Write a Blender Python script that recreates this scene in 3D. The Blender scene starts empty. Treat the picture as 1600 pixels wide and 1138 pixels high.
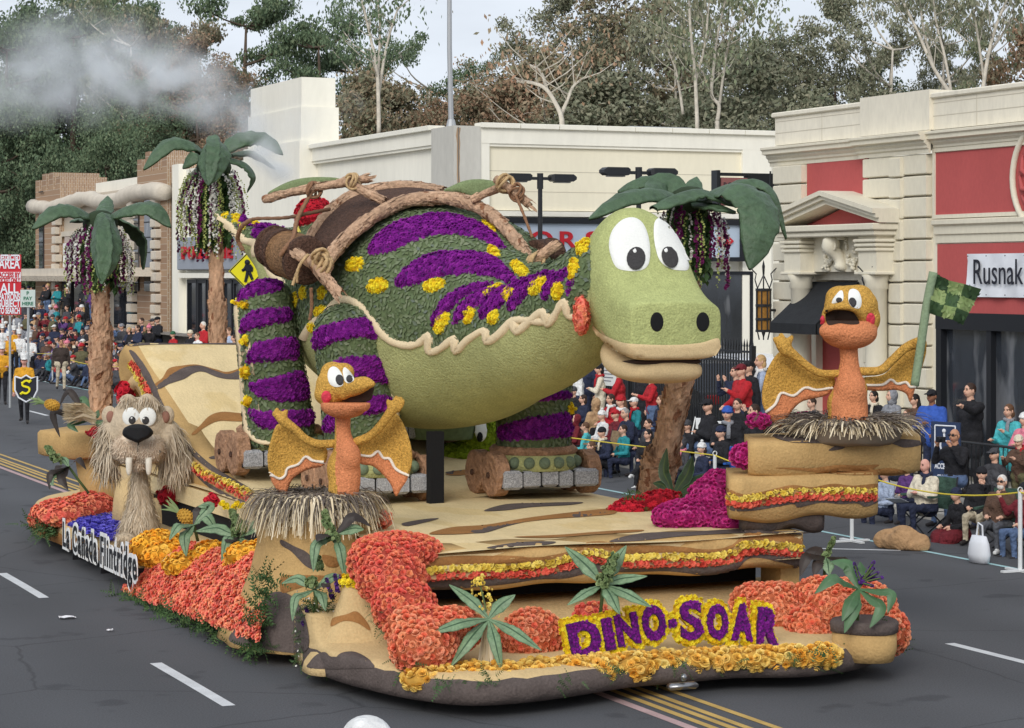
import bpy,math,random
import numpy as np
from mathutils import Vector,Matrix,geometry
from mathutils.bvhtree import BVHTree

S =bpy.context.scene
COL =S.collection
R =math.radians
random.seed(7)

# ------------------------------------------------------------------ camera
# world axes: x across the street, y along the street (away), z up
F,CX,HY,CZ,YAW =3600.0,800.0,430.0,3.8,23.9
CA,SA =math.cos(R(YAW)),math.sin(R(YAW))
cam =bpy.data.cameras.new('camera')
cam.sensor_width =36;cam.lens =36*F /1600;cam.shift_y =-(569-HY)/1600
cam.clip_start =0.5;cam.clip_end =2000
camo =bpy.data.objects.new('camera',cam);COL.objects.link(camo)
camo.location =(0,0,CZ);camo.rotation_euler =(R(90),0,-R(YAW))
S.camera =camo

# ------------------------------------------------------------------ sky, sun, exposure (overcast)
SUN_EL,SUN_AZ =33,220
w =bpy.data.worlds.new('World');S.world =w;w.use_nodes =True
nt =w.node_tree;nt.nodes.clear()
sky =nt.nodes.new('ShaderNodeTexSky');sky.sky_type ='NISHITA';sky.sun_disc =False
sky.sun_elevation =R(SUN_EL);sky.sun_rotation =R(SUN_AZ);sky.dust_density =2.0
hsv =nt.nodes.new('ShaderNodeHueSaturation');hsv.inputs['Saturation'].default_value =0.30
tc =nt.nodes.new('ShaderNodeTexCoord');mp =nt.nodes.new('ShaderNodeMapping')
mp.inputs['Scale'].default_value =(1.6,1.6,5.0)
no =nt.nodes.new('ShaderNodeTexNoise');no.inputs['Scale'].default_value =2.2;no.inputs['Detail'].default_value =7;no.inputs['Roughness'].default_value =.55
mr =nt.nodes.new('ShaderNodeMapRange');mr.inputs['From Min'].default_value =.3;mr.inputs['From Max'].default_value =.7
mr.inputs['To Min'].default_value =.80;mr.inputs['To Max'].default_value =1.12
mixc =nt.nodes.new('ShaderNodeMix');mixc.data_type ='RGBA';mixc.inputs['Factor'].default_value =.72
mixc.inputs['B'].default_value =(5.6,6.1,6.9,1)
mul =nt.nodes.new('ShaderNodeMix');mul.data_type ='RGBA';mul.blend_type ='MULTIPLY';mul.inputs['Factor'].default_value =1
bg =nt.nodes.new('ShaderNodeBackground');bg.inputs['Strength'].default_value =0.13
ow =nt.nodes.new('ShaderNodeOutputWorld')
L =nt.links.new
L(tc.outputs['Generated'],mp.inputs['Vector']);L(mp.outputs[0],no.inputs['Vector']);L(no.outputs['Fac'],mr.inputs['Value'])
L(sky.outputs[0],hsv.inputs['Color']);L(hsv.outputs[0],mixc.inputs['A'])
L(mixc.outputs['Result'],mul.inputs['A']);L(mr.outputs[0],mul.inputs['B'])
L(mul.outputs['Result'],bg.inputs['Color']);L(bg.outputs[0],ow.inputs['Surface'])
sl =bpy.data.lights.new('sun','SUN');sl.energy =1.5;sl.angle =R(28);sl.color =(1,.96,.90)
so =bpy.data.objects.new('sun',sl);COL.objects.link(so)
# sun direction: azimuth measured like the sky texture (from +y, clockwise)
sd =Vector((math.sin(R(SUN_AZ))*math.cos(R(SUN_EL)),math.cos(R(SUN_AZ))*math.cos(R(SUN_EL)),math.sin(R(SUN_EL))))
so.rotation_euler =sd.to_track_quat('Z','Y').to_euler();so.location =(0,0,30)
S.view_settings.view_transform ='Standard';S.view_settings.look ='None'
S.view_settings.gamma =1;S.view_settings.use_curve_mapping =False
S.view_settings.exposure =0.2
S.render.engine ='CYCLES'
S.cycles.volume_bounces =3;S.cycles.max_bounces =7;S.cycles.transparent_max_bounces =8
S.cycles.volume_step_rate =2.0;S.cycles.volume_max_steps =128

# ------------------------------------------------------------------ measuring: photo pixel -> point in the street
def ray(px,py):
    k =(px -CX)/F;h =(HY -py)/F
    return Vector((CA *k +SA,-SA *k +CA,h))          # per metre of depth
def W(px,py,d):return Vector((0,0,CZ))+ray(px,py)*d
def on_v(px,py,v):
    r =ray(px,py);return Vector((0,0,CZ))+r *(v /r.x)
def on_s(px,py,s):
    r =ray(px,py);return Vector((0,0,CZ))+r *(s /r.y)
def on_z(px,py,z):
    r =ray(px,py);return Vector((0,0,CZ))+r *((z -CZ)/r.z)
def PX(P):
    P =np.asarray(P);X =CA *P[...,0]-SA *P[...,1];d =SA *P[...,0]+CA *P[...,1]
    return np.stack([CX +F *X /d,HY -F *(P[...,2]-CZ)/d],-1)
def depth(P):return SA *P[0]+CA *P[1]

# ------------------------------------------------------------------ colours and materials
def lin(c):
    c =c /255.0
    return c /12.92 if c <=.04045 else ((c +.055)/1.055)**2.4
def rgb(r,g,b,k=1.0):return (min(lin(r)*k,.9),min(lin(g)*k,.9),min(lin(b)*k,.9),1)

MATS ={}
def mat(name,col,rough=.8,isl=None,noise=None,bump=None,metal=0.0,spec=.3,trans=0.0,stretch=None,emit=None,patches=None,sheen=0):
    """col: linear rgba. isl: list of colours picked at random for each island. noise: (scale, amount). patches: [(colour, scale, threshold)]."""
    if name in MATS:return MATS[name]
    m =bpy.data.materials.new(name);m.use_nodes =True;t =m.node_tree;n =t.nodes;b =n['Principled BSDF']
    b.inputs['Roughness'].default_value =rough;b.inputs['Metallic'].default_value =metal
    b.inputs['Specular IOR Level'].default_value =spec
    b.inputs['Base Color'].default_value =col
    src =None
    lk =t.links.new
    if isl:
        g =n.new('ShaderNodeNewGeometry');oi =n.new('ShaderNodeObjectInfo')
        ad =n.new('ShaderNodeMath');ad.operation ='ADD';fr =n.new('ShaderNodeMath');fr.operation ='FRACT'
        lk(g.outputs['Random Per Island'],ad.inputs[0]);lk(oi.outputs['Random'],ad.inputs[1]);lk(ad.outputs[0],fr.inputs[0])
        cr =n.new('ShaderNodeValToRGB');el =cr.color_ramp.elements
        k =len(isl);el[0].color =isl[0];el[1].color =isl[-1];el[0].position =0;el[1].position =1
        for i in range(1,k -1):
            e =el.new(i /(k -1));e.color =isl[i]
        lk(fr.outputs[0],cr.inputs[0]);src =cr.outputs[0]
    crd =n.new('ShaderNodeTexCoord');vec =crd.outputs['Object']
    if stretch:
        mpn =n.new('ShaderNodeMapping');mpn.inputs['Scale'].default_value =stretch
        lk(vec,mpn.inputs['Vector']);vec =mpn.outputs[0]
    def tex(scale,det=5):
        x =n.new('ShaderNodeTexNoise');x.inputs['Scale'].default_value =scale;x.inputs['Detail'].default_value =det
        lk(vec,x.inputs['Vector']);return x
    def mix(a,bcol,fac,mode='MIX'):
        x =n.new('ShaderNodeMix');x.data_type ='RGBA';x.blend_type =mode
        if hasattr(a,'is_linked'):lk(a,x.inputs['A'])
        else:x.inputs['A'].default_value =a
        if hasattr(bcol,'is_linked'):lk(bcol,x.inputs['B'])
        else:x.inputs['B'].default_value =bcol
        if hasattr(fac,'is_linked'):lk(fac,x.inputs['Factor'])
        else:x.inputs['Factor'].default_value =fac
        return x.outputs['Result']
    if patches:
        for pc,ps,th in patches:
            x =tex(ps,3);mrn =n.new('ShaderNodeMapRange');mrn.inputs['From Min'].default_value =th;mrn.inputs['From Max'].default_value =th +.05
            lk(x.outputs['Fac'],mrn.inputs['Value'])
            src =mix(src if src else col,pc,mrn.outputs[0])
    if noise:
        for ns,na in (noise if isinstance(noise[0],tuple)else (noise,)):
            x =tex(ns);mrn =n.new('ShaderNodeMapRange')
            mrn.inputs['From Min'].default_value =.25;mrn.inputs['From Max'].default_value =.75
            mrn.inputs['To Min'].default_value =1-na;mrn.inputs['To Max'].default_value =1+na
            lk(x.outputs['Fac'],mrn.inputs['Value'])
            src =mix(src if src else col,mrn.outputs[0],1.0,'MULTIPLY')
    if src:lk(src,b.inputs['Base Color'])
    if bump:
        x =tex(bump[0],6);bp =n.new('ShaderNodeBump');bp.inputs['Strength'].default_value =bump[1];bp.inputs['Distance'].default_value =bump[2]if len(bump)>2 else .02
        lk(x.outputs['Fac'],bp.inputs['Height']);lk(bp.outputs[0],b.inputs['Normal'])
    if trans:
        b.inputs['Transmission Weight'].default_value =trans
    if emit:
        b.inputs['Emission Color'].default_value =emit[0];b.inputs['Emission Strength'].default_value =emit[1]
    MATS[name]=m
    return m

# ------------------------------------------------------------------ mesh building
ORG ={}
def fast_mesh(name,V,Fc,mi=None,smooth=False):
    me =bpy.data.meshes.new(name)
    V =np.asarray(V,dtype=np.float32)
    if isinstance(Fc,np.ndarray):
        k =Fc.shape[1];nf =len(Fc)
        me.vertices.add(len(V));me.vertices.foreach_set('co',V.ravel())
        me.loops.add(nf *k);me.loops.foreach_set('vertex_index',Fc.astype(np.int32).ravel())
        me.polygons.add(nf);me.polygons.foreach_set('loop_start',np.arange(0,nf *k,k,dtype=np.int32))
    else:
        me.from_pydata([tuple(map(float,v))for v in V],[],Fc)
    if mi is not None:me.polygons.foreach_set('material_index',np.asarray(mi,dtype=np.int32))
    if smooth:me.polygons.foreach_set('use_smooth',np.ones(len(me.polygons),dtype=bool))
    me.update(calc_edges=True);me.validate()
    return me

def link(name,me,mats=None,parent=None):
    o =bpy.data.objects.new(name,me)
    if mats is not None and me is not None:
        for m in (mats if isinstance(mats,(list,tuple))else [mats]):me.materials.append(m)
    COL.objects.link(o)
    if parent is not None:o.parent =parent;ORG[o.name]=ORG.get(parent.name,Vector((0,0,0)))
    return o

def build(name,V,Fc,mats,parent=None,mi=None,smooth=False):
    V =np.asarray(V,dtype=np.float64)
    if parent is not None:V =V -np.array(ORG.get(parent.name,(0,0,0)))
    return link(name,fast_mesh(name,V,Fc,mi,smooth),mats,parent)

def tag(o,label=None,cat=None,group=None,kind=None):
    if label:o['label']=label
    if cat:o['category']=cat
    if group:o['group']=group
    if kind:o['kind']=kind
    return o
def thing(name,label,cat,loc=(0,0,0),group=None,rz=0):
    o =bpy.data.objects.new(name,None);COL.objects.link(o);o.location =loc;o.rotation_euler =(0,0,rz)
    o.empty_display_size =.2
    ORG[o.name]=Vector(loc)if rz ==0 else Vector((0,0,0))
    return tag(o,label,cat,group)
def copy_tree(o,parent=None):
    c =o.copy();COL.objects.link(c)
    if parent is not None:c.parent =parent;c.matrix_parent_inverse =o.matrix_parent_inverse.copy()
    for ch in list(o.children):copy_tree(ch,c)
    return c

class MB:
    def __init__(s):s.v =[];s.f =[];s.m =[]
    def add(s,V,Fc,mi=0):
        b =len(s.v);s.v.extend([tuple(x)for x in V]);s.f.extend([tuple(b +i for i in f)for f in Fc]);s.m.extend([mi]*len(Fc));return s
    def box(s,x0,x1,y0,y1,z0,z1,mi=0,bev=0):
        if bev:
            b =min(bev,abs(x1 -x0)*.45,abs(y1 -y0)*.45,abs(z1 -z0)*.45)
            V =[];
            for z,i in ((z0,b),(z0 +b,0),(z1 -b,0),(z1,b)):
                for (px,py)in ((x0 +i +(b if not i else 0)*0,y0 +i),(x1 -i,y0 +i),(x1 -i,y1 -i),(x0 +i,y1 -i)):V.append((px,py,z))
            Fc =[(3,2,1,0),(12,13,14,15)]
            for k in range(3):
                for j in range(4):Fc.append((k *4+j,k *4+(j +1)%4,k *4+4+(j +1)%4,k *4+4+j))
            return s.add(V,Fc,mi)
        V =[(x,y,z)for z in (z0,z1)for (x,y)in ((x0,y0),(x1,y0),(x1,y1),(x0,y1))]
        return s.add(V,[(3,2,1,0),(4,5,6,7),(0,1,5,4),(1,2,6,5),(2,3,7,6),(3,0,4,7)],mi)
    def obox(s,c,ax,ay,az,hx,hy,hz,mi=0):
        c =Vector(c);V =[c +ax *(hx *i)+ay *(hy *j)+az *(hz *k)for k in (-1,1)for (i,j)in ((-1,-1),(1,-1),(1,1),(-1,1))]
        return s.add(V,[(3,2,1,0),(4,5,6,7),(0,1,5,4),(1,2,6,5),(2,3,7,6),(3,0,4,7)],mi)
    def tube(s,pts,rad,n=8,mi=0,cap=True,rough=0,seed=0,flat=1.0):
        pts =[Vector(p)for p in pts];k =len(pts)
        if not hasattr(rad,'__len__'):rad =[rad]*k
        rnd =random.Random(seed);V =[];up =Vector((0,0,1));prev =None
        for i in range(k):
            t =(pts[min(i +1,k -1)]-pts[max(i -1,0)])
            t =t.normalized()if t.length >1e-9 else Vector((0,0,1))
            if prev is None:
                a =t.cross(up if abs(t.z)<.9 else Vector((0,1,0))).normalized()
            else:
                a =(prev -t *prev.dot(t));a =a.normalized()if a.length >1e-6 else t.orthogonal().normalized()
            prev =a;b =t.cross(a)
            for j in range(n):
                q =2*math.pi *j /n;r =rad[i]*(1+rough *(rnd.random()-.5)*2)
                V.append(pts[i]+a *(math.cos(q)*r)+b *(math.sin(q)*r *flat))
        Fc =[(i *n +j,i *n +(j +1)%n,(i +1)*n +(j +1)%n,(i +1)*n +j)for i in range(k -1)for j in range(n)]
        if cap:Fc +=[tuple(range(n -1,-1,-1)),tuple((k -1)*n +j for j in range(n))]
        return s.add(V,Fc,mi)
    def rings(s,rings,mi=0,cap=True):
        n =len(rings[0]);V =[p for r in rings for p in r];k =len(rings)
        Fc =[(i *n +j,i *n +(j +1)%n,(i +1)*n +(j +1)%n,(i +1)*n +j)for i in range(k -1)for j in range(n)]
        if cap:Fc +=[tuple(range(n -1,-1,-1)),tuple((k -1)*n +j for j in range(n))]
        return s.add(V,Fc,mi)
    def ell(s,c,r,nu=16,nv=10,mi=0,rot=None,half=False):
        c =Vector(c);r =r if hasattr(r,'__len__')else (r,r,r);V =[];
        for i in range(1,nv):
            a =-math.pi /2+math.pi *i /nv
            for j in range(nu):
                q =2*math.pi *j /nu
                p =Vector((math.cos(a)*math.cos(q)*r[0],math.cos(a)*math.sin(q)*r[1],math.sin(a)*r[2]))
                V.append(c +(rot @ p if rot else p))
        b =Vector((0,0,-r[2]));t =Vector((0,0,r[2]));V.append(c +(rot @ b if rot else b));V.append(c +(rot @ t if rot else t))
        Fc =[(i *nu +j,i *nu +(j +1)%nu,(i +1)*nu +(j +1)%nu,(i +1)*nu +j)for i in range(nv -2)for j in range(nu)]
        ib =len(V)-2
        Fc +=[(ib,(j +1)%nu,j)for j in range(nu)]+[(ib +1,(nv -2)*nu +j,(nv -2)*nu +(j +1)%nu)for j in range(nu)]
        return s.add(V,Fc,mi)
    def prism(s,poly,off,mi=0):
        """poly: 3-d points of a flat outline, off: extrusion vector; triangulated caps so that any outline works"""
        poly =[Vector(p)for p in poly];off =Vector(off);n =len(poly)
        tri =geometry.tessellate_polygon([poly])
        V =poly +[p +off for p in poly]
        Fc =[tuple(t)for t in tri]+[tuple(n +i for i in reversed(t))for t in tri]+[(i,(i +1)%n,n +(i +1)%n,n +i)for i in range(n)]
        return s.add(V,Fc,mi)
    def build(s,name,mats,parent=None,smooth=False):
        return build(name,s.v,s.f,mats,parent,s.m,smooth)

def ev_mesh(o):
    dg =bpy.context.evaluated_depsgraph_get();dg.update()
    return bpy.data.meshes.new_from_object(o.evaluated_get(dg))
def remesh(mb,voxel,it=4,fac=.6):
    """union of overlapping solids -> (V, tris) of one smooth skin"""
    me =fast_mesh('tmp',mb.v,mb.f);o =bpy.data.objects.new('tmp',me);COL.objects.link(o)
    m =o.modifiers.new('r','REMESH');m.mode ='VOXEL';m.voxel_size =voxel
    s2 =o.modifiers.new('s','SMOOTH');s2.iterations =it;s2.factor =fac
    r =ev_mesh(o);V =np.empty(len(r.vertices)*3);r.vertices.foreach_get('co',V)
    r.calc_loop_triangles()if False else None
    Fq =np.array([list(p.vertices)for p in r.polygons if len(p.vertices)==4],dtype=np.int32)
    bpy.data.objects.remove(o);bpy.data.meshes.remove(me);bpy.data.meshes.remove(r)
    return V.reshape(-1,3),Fq
def bvh(V,Fc):return BVHTree.FromPolygons([Vector(v)for v in V],[list(map(int,f))for f in Fc])
def tris(Fc):
    out =[]
    for f in Fc:
        for i in range(1,len(f)-1):out.append((f[0],f[i],f[i +1]))
    return np.array(out,dtype=np.int32)

# ------------------------------------------------------------------ scattering
def sample(V,T,spacing,seed=0,fmask=None):
    """Poisson-like points on triangles; returns points and normals"""
    V =np.asarray(V);T =np.asarray(T);rs =np.random.RandomState(seed)
    a,b,c =V[T[:,0]],V[T[:,1]],V[T[:,2]]
    nn =np.cross(b -a,c -a);ar =np.linalg.norm(nn,axis=1)*.5+1e-12
    if fmask is not None:ar =ar *fmask
    n =int(ar.sum()/(spacing *spacing)*3.2)+4
    idx =rs.choice(len(T),n,p=ar /ar.sum());r1 =np.sqrt(rs.rand(n))[:,None];r2 =rs.rand(n)[:,None]
    P =a[idx]*(1-r1)+b[idx]*(r1 *(1-r2))+c[idx]*(r1 *r2);N =nn[idx]/(2*np.linalg.norm(nn[idx],axis=1)[:,None]*.5+1e-12)
    keep =[];g ={};h =spacing
    K =np.floor(P /h).astype(int)
    for i in range(n):
        k =tuple(K[i]);ok =True;p =P[i]
        for dx in (-1,0,1):
            for dy in (-1,0,1):
                for dz in (-1,0,1):
                    for j in g.get((k[0]+dx,k[1]+dy,k[2]+dz),()):
                        q =P[j]
                        if (p[0]-q[0])**2+(p[1]-q[1])**2+(p[2]-q[2])**2<h *h *.72:ok =False;break
                    if not ok:break
                if not ok:break
            if not ok:break
        if ok:g.setdefault(k,[]).append(i);keep.append(i)
    return P[keep],N[keep]

def frames(N,rs,tilt=.3,spin=True,up=None):
    N =N +rs.normal(0,tilt,N.shape);N /=np.linalg.norm(N,axis=1)[:,None]
    ref =rs.normal(0,1,N.shape)if spin else np.tile(np.array(up or (0,0,1.0)),(len(N),1))+rs.normal(0,.25,N.shape)
    A =np.cross(ref,N);A /=np.linalg.norm(A,axis=1)[:,None]+1e-9
    B =np.cross(N,A)
    return A,B,N
def scatter(tpl,P,N,size,seed=0,tilt=.3,var=.25,spin=True,up=None):
    """tpl: (verts, tris). returns V, T of all copies"""
    rs =np.random.RandomState(seed);tv,tf =np.asarray(tpl[0],float),np.asarray(tpl[1],int)
    A,B,N =frames(N,rs,tilt,spin,up);sc =size *(1+rs.uniform(-var,var,len(P)))
    V =(A[:,None,:]*tv[None,:,0:1]+B[:,None,:]*tv[None,:,1:2]+N[:,None,:]*tv[None,:,2:3])*sc[:,None,None]+P[:,None,:]
    T =tf[None]+(np.arange(len(P))*len(tv))[:,None,None]
    return V.reshape(-1,3),T.reshape(-1,3)

def petals(layers):
    """layers of (count, inner r, outer r, z inner, z outer, half width, cup)"""
    V =[(0,0,-.05)];T =[]
    for li,(n,r0,r1,z0,z1,hw,cup)in enumerate(layers):
        for k in range(n):
            q =2*math.pi *(k +.5*(li %2))/n;c,s_ =math.cos(q),math.sin(q);b =len(V)
            for (r,t,z)in ((r0,-hw *.5,z0),(r0,hw *.5,z0),(r1,-hw,z1),(r1 *1.06,0,z1 +cup),(r1,hw,z1)):
                V.append((c *r -s_ *t,s_ *r +c *t,z))
            T +=[(0,b,b +1),(b,b +1,b +3),(b,b +3,b +2),(b +1,b +4,b +3)]
    return V,T
ROSE =petals([(6,.14,.54,-.12,.06,.33,-.10),(5,.12,.40,.0,.30,.30,-.02),(4,.08,.25,.1,.43,.23,.02),(3,.0,.10,.15,.47,.12,.02)])
ROSETTE =petals([(6,.10,.54,-.05,.08,.32,-.05),(4,.06,.33,.08,.32,.28,0),(3,0,.13,.16,.40,.14,.02)])
MUM =petals([(7,.10,.55,.02,.10,.17,.05),(6,.06,.42,.08,.30,.15,.06),(4,.0,.22,.12,.44,.13,.05)])
LEAF =([(0,0,0),(.26,.45,.10),(0,.5,.02),(-.26,.45,.10),(0,1,.04)],[(0,1,2),(0,2,3),(1,4,2),(2,4,3)])
LEAF =([(x,y -.5,z)for x,y,z in LEAF[0]],LEAF[1])
def fern_tpl():
    V =[];T =[]
    for i in range(6):
        y =i /6;w_ =.22*(1-y *.75);z =.12*math.sin(y *2)
        for sx in (-1,1):
            b =len(V);V +=[(0,y,z),(sx *w_,y +.16,z +.02),(0,y +.11,z)];T +=[(b,b +1,b +2)]
    return V,T
FERN =fern_tpl()
STRAW =([(-.05,0,0),(.05,0,0),(.04,.6,.06),(-.04,.6,.06),(0,1,-.03)],[(0,1,2),(0,2,3),(3,2,4)])

def spline(pts,n,closed=False):
    P =[Vector(p)for p in pts];k =len(P);out =[]
    m =k if closed else k -1
    for i in range(m):
        p0 =P[(i -1)%k]if closed or i >0 else P[0];p1 =P[i];p2 =P[(i +1)%k];p3 =P[(i +2)%k]if closed or i +2<k else P[-1]
        for j in range(n):
            t =j /n
            out.append(.5*((2*p1)+(p2 -p0)*t +(2*p0 -5*p1 +4*p2 -p3)*t *t +(3*p1 -p0 -3*p2 +p3)*t **3))
    if not closed:out.append(P[-1])
    return out

CAM =Vector((0,0,CZ))
def cast(tree,px,py,dref=None):
    r =ray(px,py);h =tree.ray_cast(CAM,r.normalized(),200)
    if h[0]is not None:return h[0],(h[1]if h[1].dot(r)<0 else -h[1])
    if dref is None:return None,None
    h =tree.find_nearest(W(px,py,dref))
    return h[0],(h[1]if h[1].dot(r)<0 else -h[1])
def patch(tree,poly,thick=.03,step=4.0,smooth=True,dref=None,lift=.004,maxe=.35):
    """flat outline in photo pixels laid on a solid: a raised pad with thickness. -> V, T(list)"""
    P =[Vector((x,y,0))for x,y in poly]
    if smooth:P =spline(P,5,True)
    L_ =[];
    for i in range(len(P)):
        a,b =P[i],P[(i +1)%len(P)];n =max(1,int((b -a).length /step))
        for j in range(n):L_.append(a.lerp(b,j /n).xy)
    xs =[p.x for p in L_];ys =[p.y for p in L_];nb =len(L_);pts =list(L_);arr =np.array([(p.x,p.y)for p in L_])
    y =min(ys)+step *.5;row =0
    while y <max(ys):
        x =min(xs)+(step *.5 if row %2 else 0)
        while x <max(xs):
            if inside(arr,x,y)and np.min((arr[:,0]-x)**2+(arr[:,1]-y)**2)>(step *.6)**2:pts.append(Vector((x,y)))
            x +=step
        y +=step *.87;row +=1
    res =geometry.delaunay_2d_cdt(pts,[(i,(i +1)%nb)for i in range(nb)],[list(range(nb))],1,1e-4)
    vc,fc =res[0],res[2];ov =res[3]
    H =[];ds =[]
    for p in vc:
        h =cast(tree,p.x,p.y);H.append(h)
        if h[0]is not None:ds.append(depth(h[0]))
    dm =dref or (sum(ds)/len(ds)if ds else 25)
    cx_,cy_ =arr.mean(0);V =[];B =[]
    isb =[any(i <nb for i in o)for o in ov]
    for p,h,e in zip(vc,H,isb):
        if h[0]is None:                       # beyond the silhouette: slide toward the middle of the outline until the solid is met
            for t_ in range(1,20):
                h =cast(tree,p.x +(cx_ -p.x)*t_ /20,p.y +(cy_ -p.y)*t_ /20)
                if h[0]is not None:break
            else:h =cast(tree,p.x,p.y,dm)
        n_ =h[1]
        V.append(h[0]+n_ *(lift if e else thick));
    fc =[tuple(f)for f in fc]
    # faces toward the camera
    out =[]
    for f in fc:
        a,b,c =V[f[0]],V[f[1]],V[f[2]]
        if max((b -a).length,(c -b).length,(a -c).length)>maxe:continue
        out.append(f if (b -a).cross(c -a).dot(CAM -a)>0 else f[::-1])
    return np.array([tuple(v)for v in V]),out
def inside(poly,x,y):
    px,py =poly[:,0],poly[:,1];qx,qy =np.roll(px,-1),np.roll(py,-1)
    c =((py >y)!=(qy >y))&(x <(qx -px)*(y -py)/(qy -py +1e-12)+px)
    return bool(c.sum()%2)
def inside_many(poly,P):
    poly =np.asarray(poly,float);x,y =P[:,0],P[:,1];r =np.zeros(len(P),int)
    for i in range(len(poly)):
        (ax,ay),(bx,by)=poly[i],poly[(i +1)%len(poly)]
        r +=((ay >y)!=(by >y))&(x <(bx -ax)*(y -ay)/(by -ay +1e-12)+ax)
    return r %2==1
def ribbon(tree,line,wpx,lift=.02,n=5,dref=None,jag=0,seed=0):
    """a raised band along a pixel line laid on a solid"""
    P =spline([Vector((x,y,0))for x,y in line],n);V =[];Fc =[];rnd =random.Random(seed)
    for i,p in enumerate(P):
        t =(P[min(i +1,len(P)-1)]-P[max(i -1,0)]).normalized();nn =Vector((-t.y,t.x,0))
        ww =wpx *(1+jag *(rnd.random()-.5))
        for q,l in ((-1,.003),(-.7,1),(0,1.15),(.7,1),(1,.003)):
            x =p +nn *(q *ww *.5);h =cast(tree,x.x,x.y)
            if h[0]is None:h =cast(tree,x.x,x.y,dref or 26)
            V.append(h[0]+h[1]*(lift *l))
        if i:
            b =i *5
            for j in range(4):Fc.append((b +j -5,b +j -4,b +j +1,b +j))
    Fc =[f for f in Fc if max((V[f[k]]-V[f[k -1]]).length for k in range(4))<.4]
    f0 =Fc[len(Fc)//2];a,b,c =V[f0[0]],V[f0[1]],V[f0[2]]
    if (b -a).cross(c -a).dot(CAM -a)<0:Fc =[f[::-1]for f in Fc]
    return np.array([tuple(v)for v in V]),Fc
def cr(o,sc,pts):return [(o[0]+x /sc,o[1]+y /sc)for x,y in pts]     # points read off an enlarged crop
def oval(cx,cy,rx,ry,rot=0,n=14):
    c,s_ =math.cos(R(rot)),math.sin(R(rot))
    return [(cx +math.cos(2*math.pi *i /n)*rx *c -math.sin(2*math.pi *i /n)*ry *s_,cy +math.cos(2*math.pi *i /n)*rx *s_ +math.sin(2*math.pi *i /n)*ry *c)for i in range(n)]

def text_mesh(body,size,extrude=.005,offset=0.0,sx=1.0,spacing=1.0,align='LEFT'):
    """text in the x-y plane (baseline on x) -> V, faces"""
    cu =bpy.data.curves.new('t','FONT');cu.body =body;cu.size =size;cu.extrude =extrude;cu.offset =offset;cu.resolution_u =4
    cu.space_character =spacing;cu.align_x =align
    o =bpy.data.objects.new('t',cu);COL.objects.link(o);m =ev_mesh(o)
    V =np.array([v.co[:]for v in m.vertices]).reshape(-1,3);Fc =[tuple(p.vertices)for p in m.polygons]
    bpy.data.objects.remove(o);bpy.data.curves.remove(cu);bpy.data.meshes.remove(m)
    if len(V):V[:,0]*=sx
    return V,Fc
def place(V,o,ax,ay,az):
    """local x,y,z -> world along the three given axes"""
    V =np.asarray(V);ax,ay,az,o =(np.array(q)for q in (ax,ay,az,o))
    return V[:,0:1]*ax +V[:,1:2]*ay +V[:,2:3]*az +o
# ------------------------------------------------------------------ materials of the place
ASPH =mat('asphalt',rgb(84,85,88,.95),.9,noise=((.35,.10),(60,.30)),bump=(160,.35,.01),patches=[(rgb(70,71,74),1.3,.62)])
CONC =mat('concrete',rgb(178,174,165),.9,noise=((.8,.10),(30,.06)),bump=(40,.2))
t =ASPH.node_tree;lk =t.links.new;bs =t.nodes['Principled BSDF'];src =bs.inputs['Base Color'].links[0].from_socket      # fine cracks and worn wheel paths
tcn =t.nodes.new('ShaderNodeTexCoord');nz =t.nodes.new('ShaderNodeTexNoise');nz.inputs['Scale'].default_value =1.3;nz.inputs['Detail'].default_value =6
mx =t.nodes.new('ShaderNodeMix');mx.data_type ='VECTOR';mx.inputs['Factor'].default_value =.22;lk(tcn.outputs['Object'],nz.inputs['Vector']);lk(tcn.outputs['Object'],mx.inputs[4]);lk(nz.outputs['Color'],mx.inputs[5])
vo =t.nodes.new('ShaderNodeTexVoronoi');vo.feature ='DISTANCE_TO_EDGE';vo.inputs['Scale'].default_value =.32;lk(mx.outputs[1],vo.inputs['Vector'])
mr =t.nodes.new('ShaderNodeMapRange');mr.inputs['From Min'].default_value =.0;mr.inputs['From Max'].default_value =.006;mr.inputs['To Min'].default_value =.62;mr.inputs['To Max'].default_value =1;lk(vo.outputs['Distance'],mr.inputs['Value'])
wv =t.nodes.new('ShaderNodeTexWave');wv.wave_type ='BANDS';wv.bands_direction ='X';wv.inputs['Scale'].default_value =.17;wv.inputs['Distortion'].default_value =1.2;wv.inputs['Detail'].default_value =3;wv.inputs['Detail Scale'].default_value =.4;lk(tcn.outputs['Object'],wv.inputs['Vector'])
m2 =t.nodes.new('ShaderNodeMapRange');m2.inputs['To Min'].default_value =.92;m2.inputs['To Max'].default_value =1.06;lk(wv.outputs['Fac'],m2.inputs['Value']);mm_ =t.nodes.new('ShaderNodeMath');mm_.operation ='MULTIPLY';lk(mr.outputs[0],mm_.inputs[0]);lk(m2.outputs[0],mm_.inputs[1])
ml =t.nodes.new('ShaderNodeMix');ml.data_type ='RGBA';ml.blend_type ='MULTIPLY';ml.inputs['Factor'].default_value =1;lk(src,ml.inputs['A']);lk(mm_.outputs[0],ml.inputs['B']);lk(ml.outputs['Result'],bs.inputs['Base Color'])
GRND =mat('earth',rgb(110,105,90),.95,noise=(.3,.3))
YEL =mat('yellow_paint',rgb(190,158,92),.8,noise=((3,.18),(90,.18)))
PINK =mat('pink_paint',rgb(178,150,148),.8,noise=((3,.18),(90,.18)))
WHT =mat('white_paint',rgb(205,207,208),.8,noise=((3,.12),(90,.14)))
BLU =mat('pale_blue_paint',rgb(160,196,198),.8,noise=((3,.2),(90,.15)))
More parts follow.
